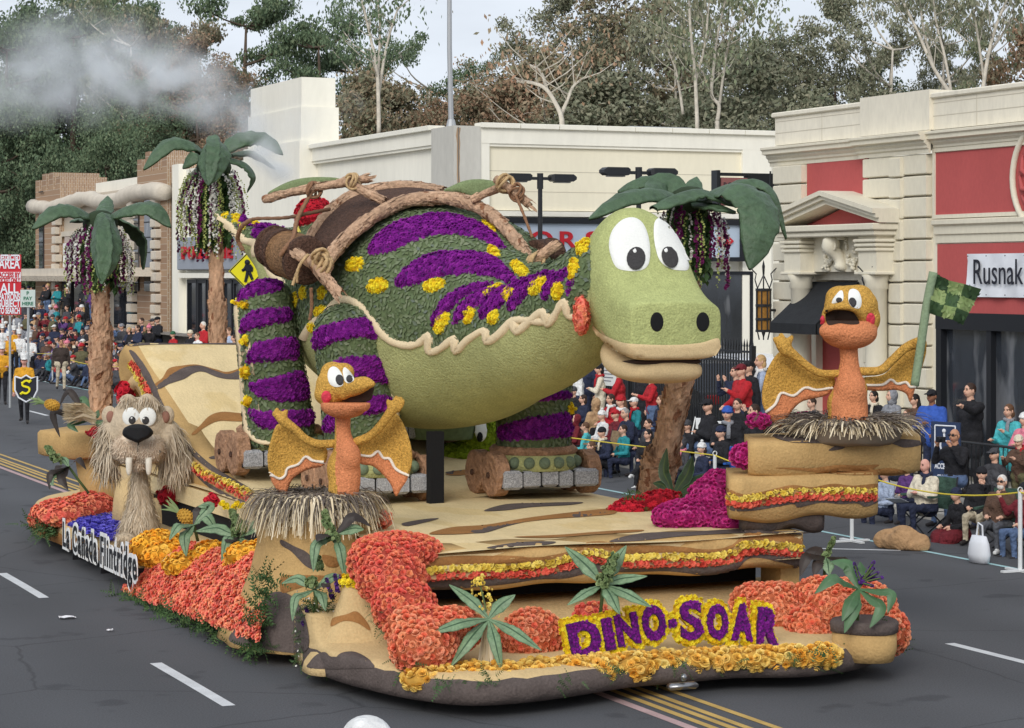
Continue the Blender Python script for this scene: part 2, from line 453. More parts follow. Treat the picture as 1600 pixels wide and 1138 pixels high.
CREAM =mat('cream_plaster',rgb(230,223,205),.85,noise=((.5,.07),(3,.05),(12,.05)),bump=(25,.12),stretch=(1,1,.35))
CREAM2 =mat('cream_stone',rgb(221,214,194),.85,noise=((.7,.07),(14,.05)),bump=(30,.15),stretch=(1,1,.4))
WALLW =mat('white_plaster',rgb(238,234,220),.85,noise=((.35,.06),(2.5,.04),(8,.03)),bump=(20,.1),stretch=(1,1,.3))
PANELW =mat('panel_plaster',rgb(236,228,204),.85,noise=((.35,.05),(8,.03)),bump=(20,.1),stretch=(1,1,.3))
GREYC =mat('grey_concrete',rgb(196,193,184),.9,noise=((.5,.10),(9,.07)),bump=(20,.2),stretch=(1,1,.3))
RED =mat('brick_red_paint',rgb(184,88,86),.8,noise=((.8,.07),(20,.05)),bump=(40,.1),stretch=(1,1,.5))
BLK =mat('black_metal',rgb(32,34,38),.45,spec=.4)
DKF =mat('dark_frame',rgb(28,30,35),.5)
GLASS =mat('dark_glass',rgb(46,50,56),.07,spec=1.0,noise=((.7,.6),(5,.3)),stretch=(1,.8,.25),patches=[(rgb(96,98,102),1.6,.60)])
AWN =mat('black_canvas',rgb(38,40,43),.85,noise=(6,.2),bump=(200,.2))
RUST =mat('rust_stain',rgb(182,152,122),.9,noise=(9,.35),stretch=(1,1,.15))
SIGNW =mat('white_sheet',rgb(226,229,235),.6,noise=(3,.03),bump=(3,.25,.03))
INK =mat('ink',rgb(38,40,50),.7)
GREYP =mat('grey_panel',rgb(150,156,166),.5,noise=(1,.05))
SIGNR =mat('red_letter',rgb(186,32,44),.5)

# ------------------------------------------------------------------ ground, road, markings
def sheet(name,x0,x1,y0,y1,z,m,kind='structure',label=None,parent=None,nx=1,ny=1):
    V =[(x0 +(x1 -x0)*i /nx,y0 +(y1 -y0)*j /ny,z)for j in range(ny +1)for i in range(nx +1)]
    Fc =[(j *(nx +1)+i,j *(nx +1)+i +1,(j +1)*(nx +1)+i +1,(j +1)*(nx +1)+i)for j in range(ny)for i in range(nx)]
    o =build(name,V,Fc,m,parent)
    return tag(o,label,kind=kind)if kind else o
sheet('ground',-700,700,-300,1000,-.15,GRND)
sheet('road',-30,20.6,-30,420,0,ASPH)
side =tag(MB().box(20.6,60,-30,420,-.1,.13).build('pavement',CONC),kind='structure')
tag(MB().box(20.42,20.6,-30,420,-.1,.135,bev=.02).build('kerb',CONC),kind='structure')
marks =thing('road_marking',None,None);marks['kind']='structure'
def strip(name,x,wd,y0,y1,m):
    rnd =random.Random(int(x *100+y0));V =[];n =max(2,int((y1 -y0)/1.5))
    for i in range(n +1):
        y =y0 +(y1 -y0)*i /n;j =(rnd.random()-.5)*.008
        V +=[(x -wd /2+j,y,.004),(x +wd /2+j,y,.004)]
    build(name,V,[(2*i,2*i +1,2*i +3,2*i +2)for i in range(n)],m,marks)
strip('centre_line',9.20,.10,-10,260,PINK)
for x in (9.37,9.52,9.64,9.86):strip('centre_line',x,.075,-10,260,YEL)
strip('kerb_line',18.03,.09,-10,260,BLU)
a =on_z(352,1104,0);b_ =on_z(238,1037,0);c_ =on_z(82,934,0)
Ld =b_.y -a.y;Pd =c_.y -a.y
for k in range(-1,9):strip('lane_dash',5.95,.12,a.y +Pd *k,a.y +Pd *k +Ld,WHT)
a =on_z(1600,1055,0)
for k in range(-1,12):strip('lane_dash',13.75,.12,a.y -.6+Pd *k,a.y -.6+Pd *k +Ld,WHT)
p =on_z(1345,860,0);build('tick_mark',[(p.x -.45,p.y +.35,.004),(p.x +.45,p.y -.3,.004),(p.x +.5,p.y -.23,.004),(p.x -.4,p.y +.42,.004)],[(0,1,2,3)],WHT,marks)
PAPER =mat('paper',rgb(225,225,228),.7)
def litter(px,py,sz,label):
    p =on_z(px,py,.01);rnd =random.Random(px);V =[];n =5
    for j in range(n):
        for i in range(n):V.append((p.x +(i /4-.5)*sz,p.y +(j /4-.5)*sz *.7+.1*sz *math.sin(i),.012+.02*rnd.random()*(i in (0,4)or j in (0,4))))
    tag(build('paper_scrap',V,[(j *n +i,j *n +i +1,(j +1)*n +i +1,(j +1)*n +i)for j in range(4)for i in range(4)],PAPER),label,'litter','scraps of paper on the road')
litter(105,966,.17,'white paper scrap lying flat on the asphalt between two lane dashes')
litter(172,986,.07,'tiny grey scrap on the road nearest the coral flower bed')

# ------------------------------------------------------------------ helpers on the street front (x = 24) and on the side wall (y = 58)
def sz(px,py,v=24.0):p =on_v(px,py,v);return p.y,p.z
def xz(px,py,s=58.0):p =on_s(px,py,s);return p.x,p.z
def front_poly(mb,pts,x0,x1,mi=0):mb.prism([(x0,s,z)for s,z in pts],(x1 -x0,0,0),mi);return mb
AXF =((0,-1,0),(0,0,1),(-1,0,0));AXS =((1,0,0),(0,0,1),(0,-1,0))

# ------------------------------------------------------------------ cream showroom on the right
cb =thing('showroom_building','cream plaster showroom with brick red panels, heavy cornice and pedimented doorway','building',(24,36,0))
Y =lambda px:sz(px,430)[0]
yl,ya,yb,yc,yd =Y(1207),Y(1252),Y(1348),Y(1447),Y(1454)
zc0 =sz(1404,243)[1];zc1 =sz(1404,208)[1];zp =sz(1404,150)[1]
ydoor0,ydoor1 =Y(1330),Y(1265)
ywl =Y(1460);zw1 =sz(1460,490)[1];zw0 =.22
m =MB()
m.box(24.15,34,ydoor1,yl,0.1,zc0);m.box(24.15,34,yd -.0,ydoor0,0.1,zc0)
m.box(24.15,34,ydoor0,ydoor1,3.7,zc0);m.box(24.6,33.9,ydoor0,ydoor1,.1,3.7)
m.box(24.15,34,14,yd,zw1,zc0);m.box(24.15,34,14,yd,.1,zw0);m.box(25.2,33.9,14,yd,zw0,zw1)
m.box(24.15,25.2,ywl,yd,zw0,zw1)
m.build('wall',CREAM,cb)
MB().box(24.08,34,14,yl +.03,zc1,zp -.12).box(24.0,34.05,yc -.1,yb +.1,zc1 +.003,zp +.05).box(24.02,34.02,14,yc -.1,zp -.12,zp -.02,bev=.02).box(24.02,34.02,yb +.1,yl +.08,zp -.12,zp -.02,bev=.02).box(24.4,33,yl +.03,yl +.2,zc1,zp -.45).build('parapet',CREAM,cb)
# cornice: a moulded profile run along the front, stepping round the pier
prof =[(0,0),(-.06,0),(-.06,.10),(-.12,.14),(-.12,.2),(-.20,.27),(-.20,.33),(-.34,.36),(-.34,.46),(-.40,.5),(-.40,.56),(0,.62)]
def moulding(name,prof,x,y0,y1,z,k,parent,m=CREAM2):
    mb =MB();P =[(x +a *k,y0,z +b *k)for a,b in prof];mb.prism(P,(0,y1 -y0,0));return mb.build(name,m,parent)
hc =(zc1 -zc0)/.62
moulding('cornice',prof,24.15,14,yc -.12,zc0,hc,cb);moulding('cornice',prof,24.02,yc -.12,yb +.12,zc0,hc,cb);moulding('cornice',prof,24.15,yb +.12,yl +.3,zc0,hc,cb)
JNT =mat('plaster_joint',rgb(196,188,170),.9)
for z_ in (zc1 +(zp -zc1)*.36,zc1 +(zp -zc1)*.70):MB().box(24.077,24.09,14,yc -.11,z_ -.008,z_ +.008).build('joint',JNT,cb);MB().box(24.077,24.09,yb +.11,yl,z_ -.008,z_ +.008).build('joint',JNT,cb)
for y_ in (22,25.2,28.4,31.6,34,39.2):MB().box(24.076,24.09,y_ -.006,y_ +.006,zc1 +.02,zp -.14).build('joint',JNT,cb)
# red panels with a plain frame round each
def frame(name,y0,y1,z0,z1,x,wd,m,parent):
    MB().box(x -.05,x +.02,y0 -wd,y1 +wd,z1,z1 +wd).box(x -.05,x +.02,y0 -wd,y1 +wd,z0 -wd,z0).box(x -.045,x +.02,y0 -wd,y0,z0,z1).box(x -.045,x +.02,y1,y1 +wd,z0,z1).build(name,m,parent)
z0,z1 =sz(1300,352)[1],sz(1300,247)[1]
MB().box(24.12,24.16,yb +.02,ya -.02,z0 -.6,z1).build('red_panel',RED,cb)
ys1,zs0,zs1 =Y(1454),sz(1454,336)[1],sz(1454,238)[1];ymed =Y(1632)
MB().box(24.115,24.16,ymed -2.4,ys1,zs0,zs1).build('red_panel',RED,cb)
frame('panel_frame',ymed -2.4,ys1,zs0,zs1,24.13,.07,CREAM2,cb)
# round medallion, only its left rim in view
mm =MB();zmd =(zs0 +zs1)/2
mm.tube([(24.08,ymed +1.0*math.cos(q),zmd +.98*math.sin(q))for q in np.linspace(0,2*math.pi,41)],.055,8,cap=False)
md =mm.build('medallion',CREAM2,cb,True)
mm =MB().ell((24.13,ymed,zmd),(.06,.95,.93),32,8)
for q in np.linspace(0,2*math.pi,15)[:-1]:
    mm.tube([(24.1,ymed +.5*math.cos(q),zmd +.5*math.sin(q)),(24.06,ymed +.72*math.cos(q +.18),zmd +.72*math.sin(q +.18)),(24.08,ymed +.8*math.cos(q +.5),zmd +.8*math.sin(q +.5))],[.05,.06,.03],6)
mm.build('relief',RED,md,True)
# lower entablature and red band over the shop window
ze1,ze0 =sz(1454,342)[1],sz(1454,380)[1]
prof2 =[(0,0),(-.05,0),(-.05,.16),(-.09,.18),(-.09,.34),(-.16,.38),(-.16,.46),(0,.5)]
moulding('string_course',prof2,24.15,14,yd,ze0,(ze1 -ze0)/.5,cb)
MB().box(24.125,24.16,14,yd -.03,zw1 +.02,ze0 -.02).build('red_band',RED,cb)
# piers of channelled blocks
blk ={}
def pier(y0,y1,z0,z1,x,n,proj=.15):
    h =(z1 -z0)/n
    for i in range(n):
        key =(round(y1 -y0,3),round(h,3))
        if key not in blk:
            blk[key]=fast_mesh('stone_block',*(lambda q:(q.v,q.f))(MB().box(0,proj +.02,0,y1 -y0,.016,h -.016,bev=.018)));blk[key].materials.append(CREAM2)
        o =link('stone_block',blk[key],None,cb);o.location =(x -24,y0 -36,z0 +i *h)
pier(yc,yb,.14,zc0,24.0,15);pier(yc +.75,yb -1.0,.14,zc0 -.03,23.93,15,.08);pier(ya,yl -.02,.14,zc0,24.0,15)
# doorway: columns, entablature, pediment, carved panel
xd =23.55
dy0,dy1 =on_v(1368,430,xd).y,on_v(1224,430,xd).y
zent =on_v(1300,362,xd).z;zcap =on_v(1300,428,xd).z;zap =on_v(1268,300,xd).z
for y0,y1 in ((dy0,dy0 +.62),(dy1 -.62,dy1)):
    dr =MB();dr.box(xd +.02,24.14,y0,y1,zcap +.04,zent)
    for k in range(3):dr.box(xd -.03-.015*k,24.14,y0 -.04-.015*k,y1 +.04+.015*k,zcap +.42+k *.085,zcap +.48+k *.085,bev=.015)
    dr.box(xd -.04,24.14,y0 -.05,y1 +.05,zcap -.02,zcap +.04,bev=.015)
    dr.build('door_surround',CREAM2,cb)
for y0 in (dy0 +.31,dy1 -.31):
    c =MB();c.tube([(xd +.22,y0,.14),(xd +.22,y0,.3),(xd +.22,y0,.32),(xd +.22,y0,zcap -.3),(xd +.22,y0,zcap -.28),(xd +.22,y0,zcap -.14),(xd +.22,y0,zcap -.02)],[.27,.27,.22,.2,.23,.22,.28],20)
    c.build('column',CREAM2,cb,True)
ymid =(dy0 +dy1)/2
pd =MB()
pd.box(xd -.16,24.14,dy0 -.16,dy1 +.16,zent +.003,zent +.13,bev=.02);pd.box(xd -.10,24.14,dy0 -.1,dy1 +.1,zent -.10,zent,bev=.02)
for sgn in (-1,1):
    ye =dy1 +.2 if sgn >0 else dy0 -.2
    for (o1,o2,xx)in ((0,.09,xd -.20),(.09,.17,xd -.13),(.17,.26,xd -.05)):
        q =[(ye,zent +.14+.26-o1 -.0),(ymid,zap -o1),(ymid,zap -o2),(ye -sgn *.0,zent +.14+.26-o2)]
        front_poly(pd,q,xx,24.145)
pd.build('pediment',CREAM2,cb)
tp =MB();front_poly(tp,[(dy0 +.25,zent +.13),(dy1 -.25,zent +.13),(ymid,zap -.3)],23.95,24.1);tp.build('tympanum',RED,cb)
MB().box(23.86,24.14,dy0 +.62,dy1 -.62,zcap +.04,zent -.1).build('carved_panel',CREAM2,cb)
sc =MB()
q0 =zent -.14;hh =zent -zcap -.2
path =[(23.80-.16*math.exp(-((t -.2)/.22)**2)-.03*math.sin(t *6),ymid +.04*math.sin(t *5),q0 -t *hh)for t in np.linspace(0,1,14)]
sc.tube(path,[.14,.17,.17,.16,.15,.14,.13,.13,.12,.12,.12,.14,.14,.1],10)
for dy in (-.1,.1):sc.tube([(23.62,ymid +dy +.075*math.cos(q)*(1-q /14),q0 -.14+.1*math.sin(q)*(1-q /14))for q in np.linspace(0,11,26)],.018,6)
sc.box(23.66,23.9,ymid -.2,ymid +.2,q0 -.02,q0 +.06,bev=.02)
sc.build('scroll_bracket',CREAM2,cb,True)
sw =MB();rs =random.Random(3)
for sgn in (-1,1):
    for i in range(60):
        t =rs.random();yy =ymid +sgn *(.2+.42*t);zz =zent -.2-.46*math.sin(min(1,t *1.25)*2.2)+rs.uniform(-.09,.09)
        if t >.75:zz =zent -.2-rs.random()*.62;yy =ymid +sgn *rs.uniform(.5,.62)
        sw.ell((23.84-rs.random()*.05,yy,zz),rs.uniform(.025,.05),6,4)
sw.build('garland',CREAM2,cb,True)['kind']='stuff'
# door under the awning
door =MB().box(24.3,24.36,ydoor0,ydoor1,.14,3.4).build('door',RED,cb)
MB().box(24.27,24.3,ydoor0 +.1,ydoor0 +.75,.3,2.5).build('door_glass',GLASS,door)
MB().box(24.28,24.32,ydoor0 +.82,ydoor0 +.86,1.0,1.3).build('handle',BLK,door)
aw =MB();zt,zb =3.67,2.66;y0,y1 =ydoor0 -.12,ydoor1 +.05
A =[(24.1,zt),(23.12,zb +.2),(23.12,zb),(23.16,zb),(23.16,zb +.19),(24.1,zt -.04)]
aw.prism([(x,y0,z)for x,z in A],(0,y1 -y0,0))
for yy in (y0,y1 -.02):aw.prism([(24.1,yy,zt -.02),(23.14,yy,zb +.19),(23.14,yy,zb),(24.1,yy,zb)],(0,.02,0))
aw.build('awning',AWN,cb)
# shop window: dark frame, mullions, panes
wf =MB()
wf.box(24.02,24.3,14,ywl,zw1 -.28,zw1 +.02);wf.box(24.04,24.28,14,ywl,zw0,zw0 +.12);wf.box(24.03,24.3,ywl -.16,ywl,zw0 +.12,zw1 -.28)
wf.build('window_frame',DKF,cb)
yv =ywl -.16;step =Y(1540)-Y(1600);k =0;ymu =Y(1541)
edges =[yv,ymu +.07]
while ymu >15:
    MB().box(24.05,24.28,ymu -.07,ymu +.07,zw0 +.12,zw1 -.28).build('mullion',DKF,cb)
    nxt =ymu -2.3
    MB().box(24.16,24.18,max(nxt +.07,14),ymu -.07,zw0 +.12,zw1 -.28).build('pane',GLASS,cb);ymu =nxt
MB().box(24.16,24.18,Y(1541)+.07,yv,zw0 +.12,zw1 -.28).build('pane',GLASS,cb)
# drain pipe on the left edge
MB().tube([(24.02,yl +.12,zc0 -.1),(24.0,yl +.1,zc0 -.5),(23.98,yl -.3,zc0 -.95),(23.98,yl -.32,zc0 -1.2)],.02,6).build('cable',BLK,cb)

# lanterns
AMB =mat('amber_glass',rgb(150,108,50),.3,noise=(8,.4))
def lantern(px,py,label):
    p =on_v(px,py,23.72);r =thing('wall_lantern',label,'lantern',p,'wall lanterns beside the pedimented door')
    x,y,z =p;c =MB()
    for q in range(8):
        a_ =q *math.pi /4;c.tube([(x +.15*math.cos(a_),y +.15*math.sin(a_),z -.42),(x +.15*math.cos(a_),y +.15*math.sin(a_),z +.42)],.014,5)
    for zz in (-.42,-.18,.1,.42):c.tube([(x,y,z +zz -.025),(x,y,z +zz +.025)],.165,12)
    c.build('cage',BLK,r)
    s_ =MB()
    for q in range(6):
        a_ =q *math.pi /3;s_.tube([(x +.14*math.cos(a_),y +.14*math.sin(a_),z +.44),(x +.2*math.cos(a_),y +.2*math.sin(a_),z +.62),(x +.17*math.cos(a_),y +.17*math.sin(a_),z +.74),(x +.3*math.cos(a_),y +.3*math.sin(a_),z +.86)],.014,4)
        s_.tube([(x +.14*math.cos(a_),y +.14*math.sin(a_),z -.44),(x +.1*math.cos(a_),y +.1*math.sin(a_),z -.6)],.016,4)
        s_.tube([(x +.15*math.cos(a_),y +.15*math.sin(a_),z +.43),(x,y,z +.72)],.014,4)
    s_.tube([(x,y,z +.7),(x,y,z +.9),(x,y,z +1.02)],[.02,.035,.004],6);s_.tube([(x,y,z -.44),(x,y,z -.56)],[.05,.01],6)
    s_.tube([(x,y,z),(24.1,y,z)],.03,6)
    s_.build('finial',BLK,r)
    MB().tube([(x,y,z -.4),(x,y,z +.4)],.135,12).build('glass',AMB,r)
lantern(1193,485,'black iron lantern with amber glass left of the black awning')
lantern(1362,488,'black iron lantern half hidden behind the right pterodactyl head')

# banner
bn =thing('banner','white vinyl banner lettered Rusnak on the red band of the cream showroom','banner',(24.05,Y(1507),4))
bz0,bz1 =sz(1507,464)[1],sz(1507,397)[1];by1 =Y(1507);n =30;rs =random.Random(5)
V =[(24.06-.025*math.sin(i *1.7+j)-.02*rs.random(),by1 -6.0*i /n,bz0 +(bz1 -bz0)*j /6)for j in range(7)for i in range(n +1)]
build('sheet',V,[(j *(n +1)+i,j *(n +1)+i +1,(j +1)*(n +1)+i +1,(j +1)*(n +1)+i)for j in range(6)for i in range(n)],SIGNW,bn,smooth=True)
V,Fc =text_mesh('Rusnak Mo',(bz1 -bz0)*.60/.72,.004,0,.80)
V[:,0]+=Y(1507)-Y(1519);build('lettering',place(V,(24.0,by1,bz0 +(bz1 -bz0)*.30),*AXF),Fc,INK,bn)
ey =MB()
for i in range(9):
    for zz in (bz0 +.04,bz1 -.04):ey.ell((24.0,by1 -.1-i *.55,zz),.012,6,4)
ey.build('eyelet',BLK,bn)

# ------------------------------------------------------------------ white showroom in the middle
pb =thing('showroom_building','long white plaster showroom with concrete corner pier and plain tower','building',(24,58,0))
zt =on_s(760,200,58).z;x0p =24.05;xe =46
m =MB().box(x0p +.25,xe,58.2,100,.1,zt).box(24.2,x0p +.25,59.6,86.2,.1,zt)
m.build('wall',WALLW,pb)
# corner pier of bare concrete with a rust streak below the flag pole
xa =on_s(750,430,58).x
MB().box(23.95,xa,57.95,59.6,.1,zt +.04).build('corner_pier',GREYC,pb)
xr =on_s(716,430,57.95).x
V =[];rs =random.Random(2)
for i in range(16):
    t =i /15;wd =.045*(1-t)**.7+.008;V +=[(xr -wd +rs.uniform(-.02,.02),57.945,zt -.02-t *3.2),(xr +wd +rs.uniform(-.02,.02),57.945,zt -.02-t *3.2)]
build('rust_streak',V,[(2*i,2*i +1,2*i +3,2*i +2)for i in range(15)],RUST,pb)
MB().box(xr -.012,xr +.012,57.93,57.96,2.4,zt).build('joint',mat('joint_grey',rgb(120,115,108)),pb)
# side wall: raised border round sunk panels, blocks of the coping as pieces
xw1 =on_s(1200,430,58).x;zm =on_s(760,214,58).z;zpan0 =on_s(900,339,58).z
MB().box(xa,xe,57.98,58.2,zt -.42,zt +.0).box(xa,xe,58.02,58.2,zt -.50,zt -.42).box(xa,xa +.28,57.99,58.2,.1,zt -.42).box(on_s(1160,430,58).x,on_s(1205,430,58).x,57.985,58.2,.1,zt -.42).build('border',WALLW,pb)
zk =on_s(900,330,58).z
MB().box(xa +.28,on_s(1160,430,58).x,58.10,58.2,zk,zt -.5).build('side_panel',PANELW,pb)
for f_ in (.3,.62):MB().box(xa +.28,on_s(1160,430,58).x,58.094,58.11,zk +(zt -.5-zk)*f_ -.008,zk +(zt -.5-zk)*f_ +.008).build('joint',JNT,pb)
MB().box(xa +.28,on_s(1160,430,58).x,58.0,58.2,zk -.16,zk -.02).build('ledge',WALLW,pb)
cp =fast_mesh('coping_block',*(lambda q:(q.v,q.f))(MB().box(0,1.16,0,.5,0,.14,bev=.012)));cp.materials.append(WALLW)
for i in range(18):
    o =link('coping_block',cp,None,pb);o.location =(xa +i *1.18-24,-.12,zt)
cpb =fast_mesh('coping_block',*(lambda q:(q.v,q.f))(MB().box(0,.5,0,1.16,0,.14,bev=.012)));cpb.materials.append(WALLW)
for i in range(9):
    o =link('coping_block',cpb,None,pb);o.location =(-.12,1.65+i *1.18,zt)
MB().box(24.0,24.2,59.6,70,zt -.4,zt).box(24.05,24.2,59.6,70,zt -.48,zt -.4).build('border',WALLW,pb)
MB().box(23.92,24.2,85.3,86.2,.1,zt +.2).build('pilaster',WALLW,pb);MB().box(23.97,24.2,76.2,77,.1,zt -.1).build('pilaster',WALLW,pb)
# tower
tw =MB();z1,z2,z3 =10.15,9.2,8.1
y0,y1 =70.1,75.9
tw.box(23.75,24.9,y0 +.15,y1 -.25,.1,z1).box(23.7,24.98,y0 +.05,y1 -.12,.1,z2).box(23.6,25.1,y0 -.1,y1 +.1,.1,z3)
tw.build('tower',WALLW,pb)
# side sign frame, glass and shop windows below it
xs0,xs1 =on_s(786,430,57.9).x,on_s(1161,430,57.9).x;zs1,zs0 =on_s(900,341,57.9).z,on_s(900,408,57.9).z
sg =thing('shop_sign','long pale blue grey sign band with red letters behind the lamp posts','sign',(xs0,57.8,zs0))
MB().box(xs0,xs1,57.72,57.98,zs1 -.16,zs1).box(xs0,xs1,57.72,57.98,zs0,zs0 +.12).box(xs1 -.16,xs1,57.722,57.978,zs0 +.12,zs1 -.16).box(xs0,xs0 +.16,57.722,57.978,zs0 +.12,zs1 -.16).build('frame',DKF,sg)
MB().box(xs0 +.16,xs1 -.16,57.82,57.95,zs0 +.12,zs1 -.16).build('panel',mat('sign_face',rgb(176,190,206),.35,noise=(.8,.04)),sg)
hL =.60
def sign_letters(parent,items,z,s,h,sx,mm=SIGNR,wt=.012):
    for ch,px in items:
        V,Fc =text_mesh(ch,h /.72,.03,wt,sx,align='CENTER');x =on_s(px,430,s).x
        build('letter',place(V,(x,s,z),*AXS),Fc,mm,parent)
sign_letters(sg,[('P',806),('O',846),('R',886),('S',925),('C',963),('H',1002),('E',1040)],on_s(880,388,57.78).z,57.80,.48,1.35)
ar =MB();p0 =on_s(1133,377,57.79)
ar.prism([(p0.x -.25,57.80,p0.z -.12),(p0.x +.02,57.80,p0.z -.12),(p0.x +.02,57.80,p0.z -.22),(p0.x +.28,57.80,p0.z),(p0.x +.02,57.80,p0.z +.22),(p0.x +.02,57.80,p0.z +.12),(p0.x -.25,57.80,p0.z +.12)],(0,-.03,0));ar.build('arrow',SIGNR,sg)
zwt =on_s(900,424,58).z
xx =xa +.4
while xx <xw1 -1.2:
    f =MB().box(xx,xx +.1,57.96,58.19,.3,zwt).box(xx +1.9,xx +2.0,57.96,58.19,.3,zwt).box(xx +.1,xx +1.9,57.965,58.19,zwt -.1,zwt).box(xx +.1,xx +1.9,57.965,58.19,.3,.4).build('window',DKF,pb)
    MB().box(xx +.1,xx +1.9,58.02,58.06,.4,zwt -.1).build('pane',GLASS,f);xx +=2.05
# street front beyond the tower: grey sign panel with red letters, tall windows
ysa,ysb =Y(380),Y(284)
zs0,zs1 =sz(300,422)[1],sz(300,371)[1]
sg2 =thing('shop_sign','grey sign panel with small red letters behind the far palm trunk','sign',(23.8,ysa,zs0))
MB().box(23.82,24.18,ysa,ysb,zs0,zs1,bev=.03).build('panel',GREYP,sg2)
zl =sz(330,404)[1];hl =sz(330,384)[1]-zl
for ch,px in zip('PORSCHE',(297,309,321,333,345,357,369)):
    V,Fc =text_mesh(ch,hl /.72,.05,.02,1.6,align='CENTER');build('letter',place(V,(23.76,Y(px),zl),*AXF),Fc,SIGNR,sg2)
MB().box(23.86,24.2,ysa,ysb,zs0 -.3,zs0 -.12).build('ledge',WALLW,pb)
zwt =sz(330,437)[1]
for pa,pc in ((292,307),(308,322),(324,345),(347,362),(364,380),(382,397)):
    ya_,yb_ =Y(pc),Y(pa)
    f =MB().box(24.0,24.19,ya_,ya_ +.12,.3,zwt).box(24.0,24.19,yb_ -.12,yb_,.3,zwt).box(24.005,24.19,ya_ +.12,yb_ -.12,zwt -.14,zwt).box(24.005,24.19,ya_ +.12,yb_ -.12,.3,.45).build('window',DKF,pb)
    MB().box(24.08,24.1,ya_ +.12,yb_ -.12,.45,zwt -.14).build('pane',GLASS,f)
# roof unit and skylight edge seen over the side wall
p =on_s(1035,205,66)
tag(MB().box(p.x -1.2,p.x +1.1,66,68,zt,zt +.75,bev=.03).box(p.x -.7,p.x +.2,65.96,66.0,zt +.3,zt +.68).build('roof_vent',mat('roof_grey',rgb(150,152,152),.7)),'grey box vent on the flat roof of the white showroom','roof vent')

# flag pole
p =on_s(705,195,58.7)
fp =thing('flag_pole','tall bare grey flag pole rising from the concrete corner pier','flag pole',(p.x,58.7,zt))
MB().tube([(p.x,58.7,zt),(p.x -.05,58.7,zt +2.2),(p.x -.06,58.7,zt +8)],[.075,.07,.05],10).build('pole',mat('pole_grey',rgb(170,172,174),.5,metal=.3),fp)
MB().tube([(p.x,58.7,zt +.0),(p.x,58.7,zt +.25)],[.16,.1],10).build('collar',mat('pole_grey',rgb(170,172,174)),fp)

# ------------------------------------------------------------------ brick building far left
bm =bpy.data.materials.new('tan_brick');bm.use_nodes =True;t =bm.node_tree;bs =t.nodes['Principled BSDF'];bs.inputs['Roughness'].default_value =.9
tcn =t.nodes.new('ShaderNodeTexCoord');mpn =t.nodes.new('ShaderNodeMapping');mpn.inputs['Rotation'].default_value =(R(90),0,R(90))
br =t.nodes.new('ShaderNodeTexBrick');br.inputs['Scale'].default_value =3.0;br.inputs['Color1'].default_value =rgb(176,146,116);br.inputs['Color2'].default_value =rgb(150,120,96);br.inputs['Mortar'].default_value =rgb(196,184,166)
br.inputs['Mortar Size'].default_value =.03;br.inputs['Brick Width'].default_value =.75;br.inputs['Row Height'].default_value =.25
t.links.new(tcn.outputs['Object'],mpn.inputs['Vector']);t.links.new(mpn.outputs[0],br.inputs['Vector']);t.links.new(br.outputs['Color'],bs.inputs['Base Color'])
bp =t.nodes.new('ShaderNodeBump');bp.inputs['Strength'].default_value =.5;bp.inputs['Distance'].default_value =.02;t.links.new(br.outputs['Fac'],bp.inputs['Height']);bp.invert =True;t.links.new(bp.outputs[0],bs.inputs['Normal'])
BRICK =bm
bb =thing('brick_building','tan brick shop with pale rolled cornice and stepped corner towers','building',(24,98,0))
zr =sz(165,300)[1];y0,y1 =Y(268),Y(64)
MB().box(24,34,y0,y1,.1,zr).build('wall',BRICK,bb)
STN =mat('pale_stone',rgb(206,196,180),.9,noise=((2,.1),(20,.1)),bump=(12,.5))
def tower_(ya_,yb_,zt_):
    q =MB();q.box(23.8,26,ya_,yb_,.1,zt_);n =4;wd =(yb_ -ya_)/7
    for i in range(4):q.box(23.8,26,ya_ +wd *2*i,ya_ +wd *(2*i +1),zt_,zt_ +.55+.25*(i in (1,2)))
    q.build('corner_tower',BRICK,bb)
tower_(Y(268),Y(222),sz(245,268)[1]);tower_(Y(100),Y(62),sz(80,298)[1])
rs =random.Random(4);pts =[(23.7,y0 -.2+(y1 -y0 +.6)*i /30,zr -.35+.12*math.sin(i *.45)+rs.uniform(-.04,.04))for i in range(31)]
MB().tube(pts,[.34+rs.uniform(-.03,.03)for _ in pts],10,rough=.05).build('rolled_cornice',STN,bb,True)
qb =fast_mesh('quoin',*(lambda q:(q.v,q.f))(MB().box(0,.3,0,.75,0,.34,bev=.03)));qb.materials.append(STN)
for yq in (Y(98),Y(218),Y(256)):
    for i in range(16):
        o =link('quoin',qb,None,bb);o.location =(-.42,yq -98-.35+(.12 if i %2 else 0),.2+i *.42)
for pa,pc,zt_,zb_ in ((70,76,332,430),(236,248,296,455),(219,226,322,455)):
    f =MB().box(23.72,23.82,Y(pc),Y(pa),sz(pa,zb_)[1],sz(pa,zt_)[1]).build('window',GLASS,bb)
    for i in range(7):MB().box(23.7,23.74,Y(pc),Y(pa),sz(pa,zb_)[1]+(i +.5)*.6,sz(pa,zb_)[1]+(i +.5)*.6+.05).build('bar',DKF,f)
MB().box(23.88,24.0,Y(216),Y(105),sz(160,428)[1],sz(160,366)[1]).build('plaster_panel',mat('mauve_plaster',rgb(186,172,162),.9,noise=(1,.05)),bb)
MB().box(23.85,24.0,Y(218),Y(100),sz(160,366)[1],sz(160,358)[1]).build('sill_band',STN,bb)
zc_ =sz(160,432)[1]
cn =MB();cn.box(22.9,24,Y(252),Y(30),zc_,zc_ +.35)
for i in range(40):
    yy =Y(252)+(Y(30)-Y(252))*(i +.5)/40;cn.tube([(22.92,yy,zc_ +.02),(22.92,yy,zc_ -.22)],[.3,.16],8)
cn.build('scalloped_canopy',STN,bb)
